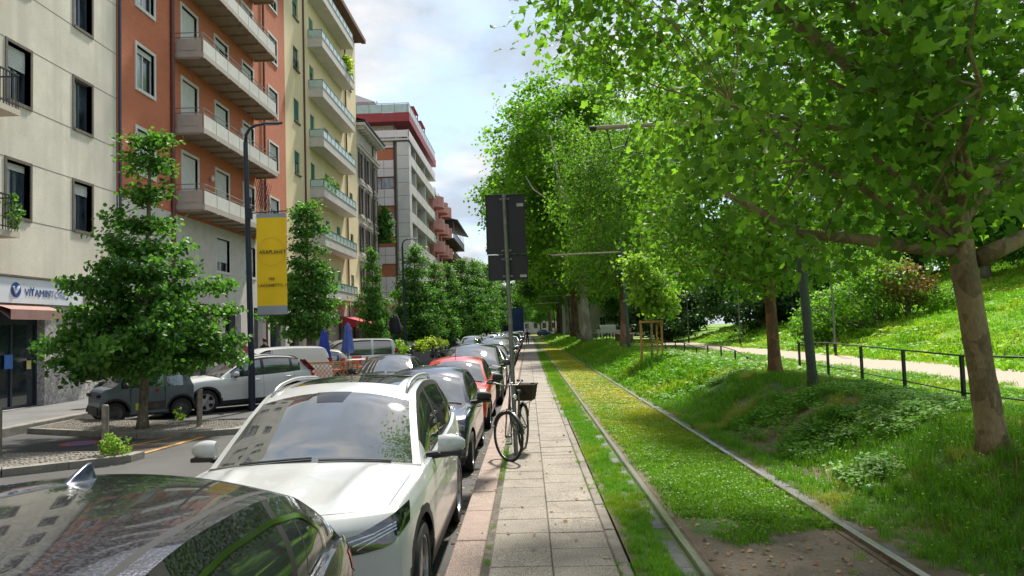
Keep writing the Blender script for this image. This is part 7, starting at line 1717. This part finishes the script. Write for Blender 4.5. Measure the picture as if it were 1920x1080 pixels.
# --- lamp posts with hooked tops
def lamp_post():
    t = thing('street_lamp', 'x', 'street lamp', (-7.72, 21.0, .0))
    b = MB(); b.tube([(0, 0, 0), (0, 0, 1.2)], .095, 14); b.tube([(0, 0, 1.2), (-.06, 0, 5.2), (-.1, 0, 7.55)], [.085, .075, .062], 14); part('post', b, M['pole_blue'], t, smooth=True, sharp=50)
    b = MB(); b.tube([(-.1, 0, 7.5), (-.08, 0, 7.75), (.02, 0, 7.93), (.2, 0, 8.02), (.42, 0, 8.05)], [.05, .045, .04, .04, .035], 10); part('swan_neck', b, M['pole_blue'], t, smooth=True)
    b = MB(); P = []
    for k in range(9):
        f = k/8; x = .38+.58*f; w_ = .11*math.sin(PI*min(1, .18+f*.82))**.6; P.append([(x, -w_, 8.05), (x, -w_*.6, 8.09), (x, 0, 8.105), (x, w_*.6, 8.09), (x, w_, 8.05), (x, w_*.5, 8.03), (x, -w_*.5, 8.03), (x, -w_, 8.05)])
    b.grid(P); hd = part('lamp_head', b, M['pole_blue'], t, smooth=True, sharp=50); b = MB(); b.box(.45, .85, -.06, .06, 8.02, 8.028); part('lamp_glass', b, M['lamp_glass'], hd)
    return t
l1 = lamp_post(); l1['label'] = 'dark blue street lamp carrying the yellow banner behind the white suv'; l1['group'] = 'street lamps on the left side'
for k, (x, y) in enumerate([(-7.85, 48.5), (-7.9, 76), (-7.9, 104)]): dup(l1, (x, y, 0), 0, ['second street lamp, among the trees in front of the lilac block', 'third street lamp hidden among street trees', 'fourth street lamp far up the left side'][k], group='street lamps on the left side')
t = thing('banner', 'long yellow advertising banner with grey bands hanging from the lamp post', 'banner', (-7.64, 20.95, 2.75))
def cloth(z0, z1, m, name, par, y=0.):
    b = MB(); P = []
    for i in range(13):
        z = z0+(z1-z0)*i/12; P.append([(.12+.84*j/8, y+.02*math.sin(j*.9+z*1.1)*(j/8), z) for j in range(9)])
    b.grid(P); return part(name, b, m, par, smooth=True)
cl = cloth(.15, 2.62, M['banner'], 'banner_cloth', t); cloth(2.62, 2.74, M['banner_grey'], 'top_band', t); cloth(-.10, .15, M['banner_grey'], 'bottom_band', t)
b = MB(); b.tube([(-.1, 0, 2.76), (1.0, 0, 2.80)], .018, 6); b.tube([(-.1, 0, -.11), (.98, 0, -.11)], .012, 6); b.box(-.14, .0, -.06, .06, 2.6, 2.9); part('bracket', b, M['pole_blue'], t)
txt('lettering', 'ARAPLANET', M['ink'], cl, (.20, -.04, 1.60), .15, rot=(PI/2, 0, 0), sx=.92)
txt('lettering', 'VIA', M['ink'], cl, (.46, -.04, .86), .115, rot=(PI/2, 0, 0)); txt('lettering', 'LAZZARETTO, 19', M['ink'], cl, (.17, -.04, .68), .115, rot=(PI/2, 0, 0), sx=.95)
rg = MB()
for k in range(40):
    a, d_ = 2*PI*k/40, 2*PI*(k+1)/40; rg.quad(*[(.54+r_*math.cos(q_), -.032, 1.66+r_*math.sin(q_)) for r_, q_ in ((.385, a), (.40, a), (.40, d_), (.385, d_))])
part('ring_mark', rg, M['banner_lite'], cl)
# --- bollards
def bollard(lab, x, y, h=.92, lean=0):
    t = thing('bollard', lab, 'bollard', (x, y, .11), 0, 'steel bollards on the planted islands')
    b = MB(); b.tube([(0, 0, 0), (lean, 0, h-.01)], .058, 16); b.tube([(lean, 0, h-.01), (lean, 0, h+.012)], [.058, .045], 16); part('tube', b, M['bollard'], t, smooth=True, sharp=50); b = MB(); b.lathe([(.075, 0), (.07, .03), (.06, .035)], n=16); part('foot_ring', b, M['bollard'], t); return t
bollard('steel bollard with the bright weed at its foot on the cobbled island', -7.3, 12.95, .84); bollard('steel bollard on the gravel island right of the broad street tree', -7.25, 16.55, .82, .02); bollard('steel bollard at the left edge of the picture on the cobbled island', -9.16, 12.95, .84)
# --- railing along the upper path
def railing(pts_, h, lab, r0=.016, ext=True):
    t = thing('railing', lab, 'railing', (pts_[0][0], pts_[0][1], 0)); ox, oy_ = pts_[0][0], pts_[0][1]
    for x, y, z in pts_:
        b = MB(); b.box(x-ox-.025, x-ox+.025, y-oy_-.035, y-oy_+.035, z-.1, z+h); part('post', b, M['iron'], t)
    for f in (1.0, .38):
        b = MB(); b.tube([(x-ox, y-oy_, z+h*f+(.012 if f == 1 else 0)) for x, y, z in pts_], r0 if f == 1 else r0*.8, 6); part('rail', b, M['iron'], t)
rp = [(x, y, TR(x, y)) for x, y in ((6.9, 6.2), (7.0, 8.4), (7.1, 10.7), (7.25, 12.9), (7.55, 15.5), (7.75, 17.9), (7.95, 20.4), (8.05, 22.8))]
railing(rp, .98, 'thin black two bar railing on the flat grass behind the near trunk')
lp = [(7.5, 24.6, .40), (7.5, 26.3, .38), (7.5, 27.8, .36), (7.55, 30, .38), (7.55, 32.2, .4), (7.6, 34.6, .42), (7.6, 37.2, .45), (7.7, 40, .48), (7.7, 43, .5), (7.8, 46, .5)]
hs = [.30, .45, .62, .70, .70, .55, .72, .72, .75, .75]
t = thing('railing', 'low dark railing that steps down towards the viewer, left of the second trunk', 'railing', (7.5, 24.6, 0)); P = []
for (x, y, z), h in zip(lp, hs):
    z = TR(x, y); b = MB(); b.box(x-7.5-.025, x-7.5+.025, y-24.6-.03, y-24.6+.03, z-.1, z+h); part('post', b, M['iron'], t); P.append((x-7.5, y-24.6, z+h))
b = MB(); b.tube(P, .016, 6); part('rail', b, M['iron'], t); b = MB(); b.tube([(p[0], p[1], p[2]-.42) for p in P], .012, 6); part('rail', b, M['iron'], t)
# --- stake frame round the sapling
t = thing('tree_guard', 'orange wooden stakes with a crossbar around the staked young tree', 'tree stakes', (4.72, 29.2, TR(4.72, 29.2)))
for x in (-.40, .40): b = MB(); b.box(x-.035, x+.035, -.035, .035, -.2, 1.55); part('stake', b, M['wood_stake'], t)
for x in (-.3, .3): b = MB(); b.box(x-.03, x+.03, .5, .56, -.2, 1.35); part('stake', b, M['wood_stake'], t)
b = MB(); b.box(-.46, .46, -.07, -.036, 1.44, 1.52); part('crossbar', b, M['wood_stake'], t); b = MB(); b.box(-.44, .44, -.06, -.036, .6, .66); part('crossbar', b, M['wood_stake'], t)
# --- park lamp columns beyond the path
def park_lamp(x, y, lab):
    t = thing('park_lamp', lab, 'lamp column', (x, y, TR(x, y)), 0, 'grey lamp columns beyond the dirt path'); b = MB(); b.tube([(0, 0, 0), (0, 0, .7)], .075, 12); b.tube([(0, 0, .7), (-.02, 0, 4.2)], [.055, .04], 12); part('column', b, M['galv'], t, smooth=True, sharp=50)
    b = MB(); b.tube([(0, 0, 0), (0, 0, .55)], .079, 12); part('dark_sleeve', b, M['iron'], t); b = MB(); b.lathe([(.04, 4.2), (.16, 4.35), (.18, 4.5), (.05, 4.6), (0, 4.62)], n=14); part('lantern', b, M['galv'], t, smooth=True)
park_lamp(14.3, 68, 'leftmost grey lamp column at the foot of the hill'); park_lamp(14.7, 53, 'grey lamp column half way along the dirt path, left of the second trunk'); park_lamp(14.6, 36.5, 'grey lamp column just right of the thick tram mast')
# --- bottle
t = thing('bottle', 'crushed green plastic bottle lying on the bare earth of the bank', 'bottle', (3.62, 8.25, TR(3.62, 8.25)+.035), R(25)); b = MB(); b.lathe([(.0, -.11), (.034, -.108), (.038, -.09), (.03, -.03), (.037, .02), (.036, .07), (.014, .115), (.013, .135)], axis='x', n=14); part('bottle_body', b, M['bottle_green'], t, smooth=True)
b = MB(); b.lathe([(.0385, -.09), (.0395, -.088), (.0385, -.03), (.032, -.03)], axis='x', n=14); part('bottle_label', b, M['cloth_white'], t); b = MB(); b.lathe([(.016, .135), (.016, .155), (0, .156)], axis='x', n=10); part('bottle_cap', b, M['bottle_green'], t)
# --- pebbles on the bare earth between the rails
b = MB(); pr = random.Random(3)
for k in range(420):
    x, y, s_ = pr.uniform(1.4, 2.7), pr.uniform(4.4, 7.6), pr.uniform(.004, .016); z = TR(x, y); b.ell((x, y, z), (s_, s_*pr.uniform(.6, 1), s_*.55), 5, 3)
o = link('gravel', b.mesh('gravel', M['cobble'])); o['kind'] = 'stuff'
# --- cafe terrace on the left
def parasol(lab, x, y, m, h=2.35, z=0.02, s=1.):
    t = thing('parasol', lab, 'parasol', (x, y, z), rnd.uniform(0, 3)); b = MB(); b.cyl((0, 0, 0), (0, 0, h), .022, n=8); part('pole', b, M['pole_blue'], t)
    b = MB(); P = []; n = 24
    for zz_, r_ in ((.02, .03), (-.10, .10), (-.35, .15), (-.75, .20), (-1.05, .235), (-1.16, .17), (-1.18, .03)): P.append([((r_*s*(1+.16*math.cos(6*2*PI*k/n)))*math.cos(2*PI*k/n), (r_*s*(1+.16*math.cos(6*2*PI*k/n)))*math.sin(2*PI*k/n), h+zz_) for k in range(n+1)])
    b.grid(P); part('folded_canopy', b, m, t, smooth=True); b = MB(); b.lathe([(.3, 0), (.3, .05), (.05, .09), (.03, .25)], n=16); part('base', b, M['plastic'], t)
parasol('closed deep blue parasol nearer the yellow banner', -7.3, 27.0, M['parasol_blue'], 2.2); parasol('closed lighter blue parasol to the right of the deep blue one', -7.05, 29.5, M['parasol_blue2'], 2.45)
parasol('closed dark parasol beside the flower planters, left one of two', -8.25, 43, M['parasol_dark'], 3.1, s=1.7); parasol('closed dark parasol beside the flower planters, right one of two', -7.75, 44, M['parasol_dark'], 3.1, s=1.8)
def chair(lab, x, y, m, rz):
    t = thing('cafe_chair', lab, 'chair', (x, y, .32), rz, 'cafe chairs on the terrace')
    b = MB(); b.bbox(-.2, .2, -.2, .2, .43, .46, .01); part('seat', b, m, t); b = MB(); b.grid([[(-.2+.1*i, .2+.03*math.sin(PI*i/4), .55), (-.2+.1*i, .24+.03*math.sin(PI*i/4), .85)] for i in range(5)]); part('backrest', b, m, t)
    for sx in (-.18, .18):
        for sy in (-.18, .18): b = MB(); b.tube([(sx, sy, .43), (sx*1.15, sy*1.2, 0)], .012, 5); part('leg', b, M['galv'], t)
        b = MB(); b.tube([(sx, .19, .43), (sx, .22, .8)], .012, 5); part('back_post', b, M['galv'], t)
def table(lab, x, y):
    t = thing('cafe_table', lab, 'table', (x, y, .32), 0, 'cafe tables on the terrace'); b = MB(); b.bbox(-.35, .35, -.35, .35, .72, .75, .006); part('tabletop', b, M['frame_white'], t); b = MB(); b.cyl((0, 0, .02), (0, 0, .72), .025); b.box(-.25, .25, -.25, .25, 0, .02); part('pedestal', b, M['galv'], t)
chair('orange cafe chair in front of the deep blue parasol', -7.55, 26.2, M['orange_pl'], 1.2); chair('red cafe chair behind the deep blue parasol base', -7.0, 27.6, M['red_pl'], -1.); chair('red cafe chair left of the orange one', -8.2, 26.4, M['red_pl'], 2.4); chair('orange cafe chair right of the pale parasol', -6.4, 28.9, M['orange_pl'], -1.6); chair('red cafe chair near the lattice panel', -6.7, 29.6, M['red_pl'], .4)
table('small white cafe table between the red and orange chairs', -7.8, 27.1); table('small white cafe table under the pale blue parasol', -6.6, 29.2); table('small white cafe table next to the slender street tree', -8.9, 27.4)
t = thing('terrace_deck', 'raised timber deck carrying the cafe chairs and tables', 'deck', (-7.7, 27.9, 0))
for k in range(14): b = MB(); b.box(-1.7, 1.7, -2.2+k*.32, -1.9+k*.32, .02, .32); part('deck_board', b, M['bark_grey'], t)
t = thing('lattice_screen', 'low wooden lattice screen and red skirt edging the cafe terrace', 'screen', (-8.2, 25.5, .2), R(3))
b = MB()
for k in range(16): b.tube([(k*.14-.2, 0, .35), (k*.14+.25, 0, .9)], .01, 4); b.tube([(k*.14+.25, .012, .35), (k*.14-.2, .012, .9)], .01, 4)
part('lattice', b, M['wood_stake'], t, kind='stuff'); b = MB(); b.box(-.25, 2.4, -.02, .03, .88, .93); b.box(-.25, 2.4, -.02, .03, .3, .35); b.box(-.3, -.25, -.03, .03, 0, .95); b.box(2.35, 2.42, -.03, .03, 0, .95); part('screen_frame', b, M['wood_stake'], t)
b = MB(); b.box(-.25, 2.4, -.01, .02, .02, .30); part('skirt', b, M['red_pl'], t)
# --- planters with flowers, left side further up
for k, (x, y, m, lab) in enumerate([(-8.35, 40.2, 'leaf_pale', 'planter of pale grasses beside the dark parasols'), (-7.45, 42.6, 'leaf_pale', 'planter with pale green plants right of the dark parasols'), (-6.45, 47.6, 'leaf_yellow', 'planter with bright yellow green shrubs by the walking man'), (-6.2, 50.5, 'leaf_yellow', 'second planter with bright yellow shrubs'), (-9.3, 39.4, 'leaf_yellow', 'planter with yellow flowers at the foot of the dark parasols')]):
    t = leafy('planter', lab, 'planter', (x, y, .0), [(0, 0, 1.15, .75, .5, .45)], 700, .14, M[m], seed=50+k, stems=8, group='flower planters at the terrace'); b = MB(); b.box(-.8, .8, -.35, .35, 0, .75); b.box(-.83, .83, -.38, .38, .75, .80); part('planter_box', b, M['galv'], t)
# --- red awnings / marquee of the restaurant
t = thing('marquee', 'red fabric marquee of the restaurant under the street trees', 'awning', (-12.8, 62, 0))
for k in range(4):
    a = -5+k*3.2; b = MB(); b.add([(-1.2, a, 3.4), (-1.2, a+2.9, 3.4), (1.6, a+2.9, 2.55), (1.6, a, 2.55), (1.6, a, 2.2), (1.6, a+2.9, 2.2), (-1.2, a, 2.6)], [(0, 1, 2, 3), (3, 2, 5, 4), (0, 3, 6)]); part('awning_bay', b, M['awning_red'], t); b = MB(); b.cyl((1.5, a+.1, 0), (1.5, a+.1, 2.55), .04); part('support', b, M['iron'], t)
# --- bicycle rack / low fence on the left, motorbikes
t = thing('barrier_fence', 'low dark bar fence beside the parked motorcycles up the left side', 'fence', (-5.6, 46, 0), R(4))
for k in range(22): b = MB(); b.box(-.03, .03, k*.55, k*.55+.06, 0, 1.0); part('bar', b, M['bark_grey'] if k % 2 else M['iron'], t)
b = MB(); b.box(-.02, .02, 0, 11.6, .95, 1.0); part('top_bar', b, M['iron'], t)
def scooter(lab, x, y, rz, big=False):
    t = thing('motorcycle', lab, 'motorcycle', (x, y, .0), rz); 
    for yy in (-.68, .62):
        b = MB(); n = 24; b.tube([(0, yy+.25*math.cos(2*PI*k/n), .30+.25*math.sin(2*PI*k/n)) for k in range(n+1)], .055, 8, cap=False); w = part('wheel', b, M['tyre'], t, smooth=True); b = MB(); b.lathe([(.0, -.03), (.2, -.03), (.2, .03), (.0, .03)], (0, yy, .30), axis='x', n=16); part('rim', b, M['alloy_dark'], w)
    b = MB(); P = []
    for y_, z0, z1, w_ in ((-.62, .55, 1.0, .10), (-.5, .35, 1.12, .18), (-.38, .28, 1.05, .17), (-.25, .25, .50, .14), (.0, .25, .48, .15), (.12, .3, .75, .15), (.4, .38, .80, .16), (.75, .5, .82, .13), (.9, .6, .78, .06)):
        P.append([(w_*math.cos(a), y_, (z0+z1)/2+(z1-z0)/2*math.sin(a)) for a in [2*PI*k/12 for k in range(13)]])
    b.grid(P); part('fairing', b, dgrey, t, smooth=True); b = MB(); b.ell((0, .35, .84), (.15, .36, .06), 12, 6); part('saddle', b, M['plastic'], t, smooth=True)
    b = MB(); b.tube([(-.33, -.36, 1.08), (-.1, -.45, 1.05), (.1, -.45, 1.05), (.33, -.36, 1.08)], .016, 6); b.tube([(0, -.45, 1.05), (0, -.68, .30)], .03, 6); part('handlebar', b, M['plastic'], t)
    b = MB(); b.grid([[(-.2, -.56, 1.05), (.2, -.56, 1.05)], [(-.16, -.45, 1.42), (.16, -.45, 1.42)]]); part('windshield', b, M['carglass'], t)
    for s in (-1, 1): b = MB(); b.ell((s*.3, -.42, 1.22), (.06, .015, .04), 8, 5); b.tube([(s*.25, -.4, 1.08), (s*.3, -.42, 1.2)], .006, 4); part('mirror', b, M['plastic'], t)
    b = MB(); b.ell((0, .85, 1.03), (.22, .22, .16), 14, 8); part('top_case', b, M['plastic'], t, smooth=True, label='rounded black top case'); return t
s1 = scooter('dark scooter with a large top case behind the small grey car, by the shop', -11.5, 20.9, R(60)); s1.scale = (1.05,)*3
for k, (x, y) in enumerate([(-6.4, 47.5), (-6.5, 50.3), (-6.4, 52.8), (-6.6, 55.2)]): dup(s1, (x, y, 0), R(70+k*7), ['dark motorcycle parked behind the low bar fence, nearest one', 'second motorcycle behind the low bar fence', 'third motorcycle behind the low bar fence', 'farthest motorcycle behind the low bar fence'][k], group='motorcycles behind the bar fence')
dup(s1, (-7.35, 44.2, 0), R(60), 'parked scooter left of the man in navy, by the planters', group='motorcycles behind the bar fence')
# --- people
def person(lab, loc, rz, joints, shirt, trousers, hair, h=1.75, bag=None):
    """joints: dict of positions for hips, chest, neck, head, elbows, hands, knees, feet in metres (local, facing -y)"""
    t = thing('person', lab, 'person', loc, rz); J = joints; names = ['pel', 'chest', 'neck', 'head', 'lsh', 'lel', 'lha', 'rsh', 'rel', 'rha', 'lhip', 'lkn', 'lan', 'lto', 'rhip', 'rkn', 'ran', 'rto']
    E_ = [('pel', 'chest'), ('chest', 'neck'), ('neck', 'head'), ('chest', 'lsh'), ('lsh', 'lel'), ('lel', 'lha'), ('chest', 'rsh'), ('rsh', 'rel'), ('rel', 'rha'), ('pel', 'lhip'), ('lhip', 'lkn'), ('lkn', 'lan'), ('lan', 'lto'), ('pel', 'rhip'), ('rhip', 'rkn'), ('rkn', 'ran'), ('ran', 'rto')]
    rad = dict(pel=(.15, .11), chest=(.16, .115), neck=(.055, .055), head=(.085, .10), lsh=(.065, .065), lel=(.045, .045), lha=(.032, .03), lhip=(.09, .09), lkn=(.062, .062), lan=(.042, .042), lto=(.04, .03))
    for k in list(rad): rad['r'+k[1:]] = rad[k] if k[0] == 'l' else rad.get('r'+k[1:], rad[k])
    me = bpy.data.meshes.new('body'); me.from_pydata([J[n] for n in names], [(names.index(a), names.index(b)) for a, b in E_], []); o = link('body', me, t)
    md = o.modifiers.new('skin', 'SKIN'); 
    if not me.skin_vertices: me.attributes
    sv = me.skin_vertices[0].data if len(me.skin_vertices) else None
    if sv is None: return t
    for i, n in enumerate(names): sv[i].radius = rad[n]; sv[i].use_root = (n == 'pel')
    md.use_smooth_shade = True; o.modifiers.new('sub', 'SUBSURF').levels = 1
    dg = bpy.context.evaluated_depsgraph_get(); dg.update(); ev = bpy.data.meshes.new_from_object(o.evaluated_get(dg)); o.modifiers.clear(); ev.name = 'body'; o.data = ev
    ev.materials.clear()
    for m_ in (shirt, trousers, M['skin']): ev.materials.append(m_)
    hz, nz = J['pel'][2], J['neck'][2]; hd = Vector(J['head']); la, ra = Vector(J['lha']), Vector(J['rha']); le, re = Vector(J['lel']), Vector(J['rel']); pe, ch = Vector(J['pel']), Vector(J['chest'])
    ax_ = (ch-pe).normalized()
    for p_ in ev.polygons:
        c = Vector(p_.center); i = 0
        if (c-pe).dot(ax_) < .05 and min((c-la).length, (c-ra).length) > .1: i = 1
        if (c-hd).length < .16 or (c-la).length < .10 or (c-ra).length < .10: i = 2
        p_.material_index = i
    b = MB(); b.ell(hd+Vector((0, .02, .045)), (.098, .108, .095), 12, 8); part('hair', b, hair, t, smooth=True)
    b = MB(); b.ell(hd+Vector((0, -.105, .0)), (.014, .022, .024), 6, 4); part('nose', b, M['skin'], t, smooth=True)
    if bag: b = MB(); b.bbox(-.16, .16, .10, .26, ch.z-.32, ch.z+.12, .04); part('backpack', b, bag, t)
    return t
def stand(dx=.0, lean=0., stride=.12, arm=.1):
    return dict(pel=(0, 0, .95), chest=(0, -lean*.4, 1.32), neck=(0, -lean*.6, 1.50), head=(0, -lean*.7-.02, 1.64), lsh=(.19, -lean*.5, 1.42), lel=(.25, .0-lean*.2, 1.14), lha=(.25, -arm-lean*.3, .90), rsh=(-.19, -lean*.5, 1.42), rel=(-.25, .03-lean*.2, 1.14), rha=(-.25, -.15-arm-lean*.3, .95),
                lhip=(.09, 0, .90), lkn=(.10, -stride*.7, .50), lan=(.10, -stride, .09), lto=(.11, -stride-.14, .04), rhip=(-.09, 0, .90), rkn=(-.10, 0, .50), ran=(-.10, stride, .09), rto=(-.11, stride-.14, .04))
person('man in a white shirt with a dark backpack walking behind the white van', (-9.2, 29.3, .0), R(60), stand(lean=.05), M['cloth_white'], M['cloth_navy'], M['hair_dark'], bag=M['cloth_dark'])
person('person in a pink top standing by the shop front behind the lamp post', (-12.6, 33.5, SW), R(20), stand(stride=.02), M['cloth_pink'], M['cloth_dark'], M['hair_dark'])
person('person in dark clothes standing next to the one in pink by the shop front', (-12.1, 34.6, SW), R(-20), stand(stride=.02), M['cloth_dark'], M['cloth_navy'], M['hair_dark'])
bent = dict(pel=(0, 0, .93), chest=(0, -.26, 1.20), neck=(0, -.38, 1.30), head=(0, -.50, 1.33), lsh=(.19, -.30, 1.25), lel=(.22, -.42, 1.0), lha=(.18, -.60, .88), rsh=(-.19, -.30, 1.25), rel=(-.22, -.42, 1.0), rha=(-.18, -.60, .88), lhip=(.09, 0, .88), lkn=(.10, -.08, .50), lan=(.10, -.02, .09), lto=(.11, -.16, .04), rhip=(-.09, 0, .88), rkn=(-.10, -.02, .50), ran=(-.10, .22, .09), rto=(-.11, .08, .04))
person('grey haired man in navy bending over a bicycle up the left side', (-6.85, 44.0, 0), R(-75), bent, M['cloth_navy'], M['cloth_navy'], M['hair_grey'])
person('distant pedestrian in dark clothes at the far end of the footway', (-.1, 88, PZ), 0, stand(), M['cloth_dark'], M['cloth_navy'], M['hair_dark'])
# --- far end: blue sheeting, kiosk, people carriers
t = thing('scaffold_screen', 'tall blue sheeting round works at the far end of the street', 'hoarding', (-3.6, 150, 0))
for k in range(6): b = MB(); b.box(-2.6+k*.9, -1.75+k*.9, 0, .1, 1.6, 6.2); part('sheet', b, M['scaffold_blue'], t)
for k in range(7): b = MB(); b.cyl((-2.62+k*.9, .08, 0), (-2.62+k*.9, .08, 6.3), .05); part('scaffold_pole', b, M['galv'], t)
t = thing('white_van', 'white delivery van parked in front of the pale villa', 'van', (0, 0, 0)); bpy.data.objects.remove(t)
dup(van1, (12.2, 108, TR(12.2, 108)), R(100), 'white delivery van parked in front of the pale villa', scale=1.05); dup(van1, (15.4, 106, TR(15.4, 106)), R(80), 'second white van beside the first one near the villa', scale=1.0)
t = thing('picket_fence', 'row of low wooden posts in front of the pale villa', 'fence', (7.2, 80, TR(7.2, 80)))
for k in range(9): b = MB(); b.box(k*.33, k*.33+.12, 0, .1, -.1, .95); part('picket', b, M['bark_grey'], t)
t = thing('stone_trough', 'grey concrete block standing beside the mature plane bole', 'concrete block', (5.7, 74, TR(5.7, 74))); b = MB(); b.bbox(-1.0, 1.0, -.4, .4, -.1, .55, .03); part('block', b, M['kerb_grey'], t); b = MB(); b.bbox(-1.05, 1.05, -.45, .45, .552, .64, .02); part('capping', b, M['kerb_grey'], t)
t = thing('wooden_cart', 'reddish brown stack of timber near the pale villa', 'timber stack', (8.8, 70, TR(8.8, 70)), R(15))
for k in range(9): b = MB(); b.cyl((-.7, (k % 3-1)*.34, .2+(k//3)*.3), (.7, (k % 3-1)*.34, .2+(k//3)*.3), .16, n=10); part('log', b, M['bark_red'], t)
for o in list(bpy.data.objects):
    if o.location.z < -40: bpy.data.objects.remove(o)
# loose alike pieces become parts of their own
def split_loose(o):
    me = o.data; n = len(me.vertices); par = list(range(n))
    def find(a):
        while par[a] != a: par[a] = par[par[a]]; a = par[a]
        return a
    for e in me.edges:
        a, b = find(e.vertices[0]), find(e.vertices[1])
        if a != b: par[a] = b
    isl = {}
    for p in me.polygons: isl.setdefault(find(p.vertices[0]), []).append(p)
    if len(isl) < 2: return
    mats_ = list(me.materials); co = [tuple(v.co) for v in me.vertices]; nm = o.name.split('.')[0]; pa = o.parent
    for ps in isl.values():
        b = MB()
        for p in ps: b.add([co[i] for i in p.vertices], [tuple(range(len(p.vertices)))])
        q = link(nm, b.mesh(nm, mats_), pa, o.location, o.rotation_euler)
    for c in list(o.children): c.parent = q
    bpy.data.objects.remove(o)
for o in [o for o in bpy.data.objects if o.type == 'MESH' and o.name.split('.')[0] in ('shop_window', 'window_sill', 'balcony_rib', 'joint_line', 'awning_bay')]: split_loose(o)
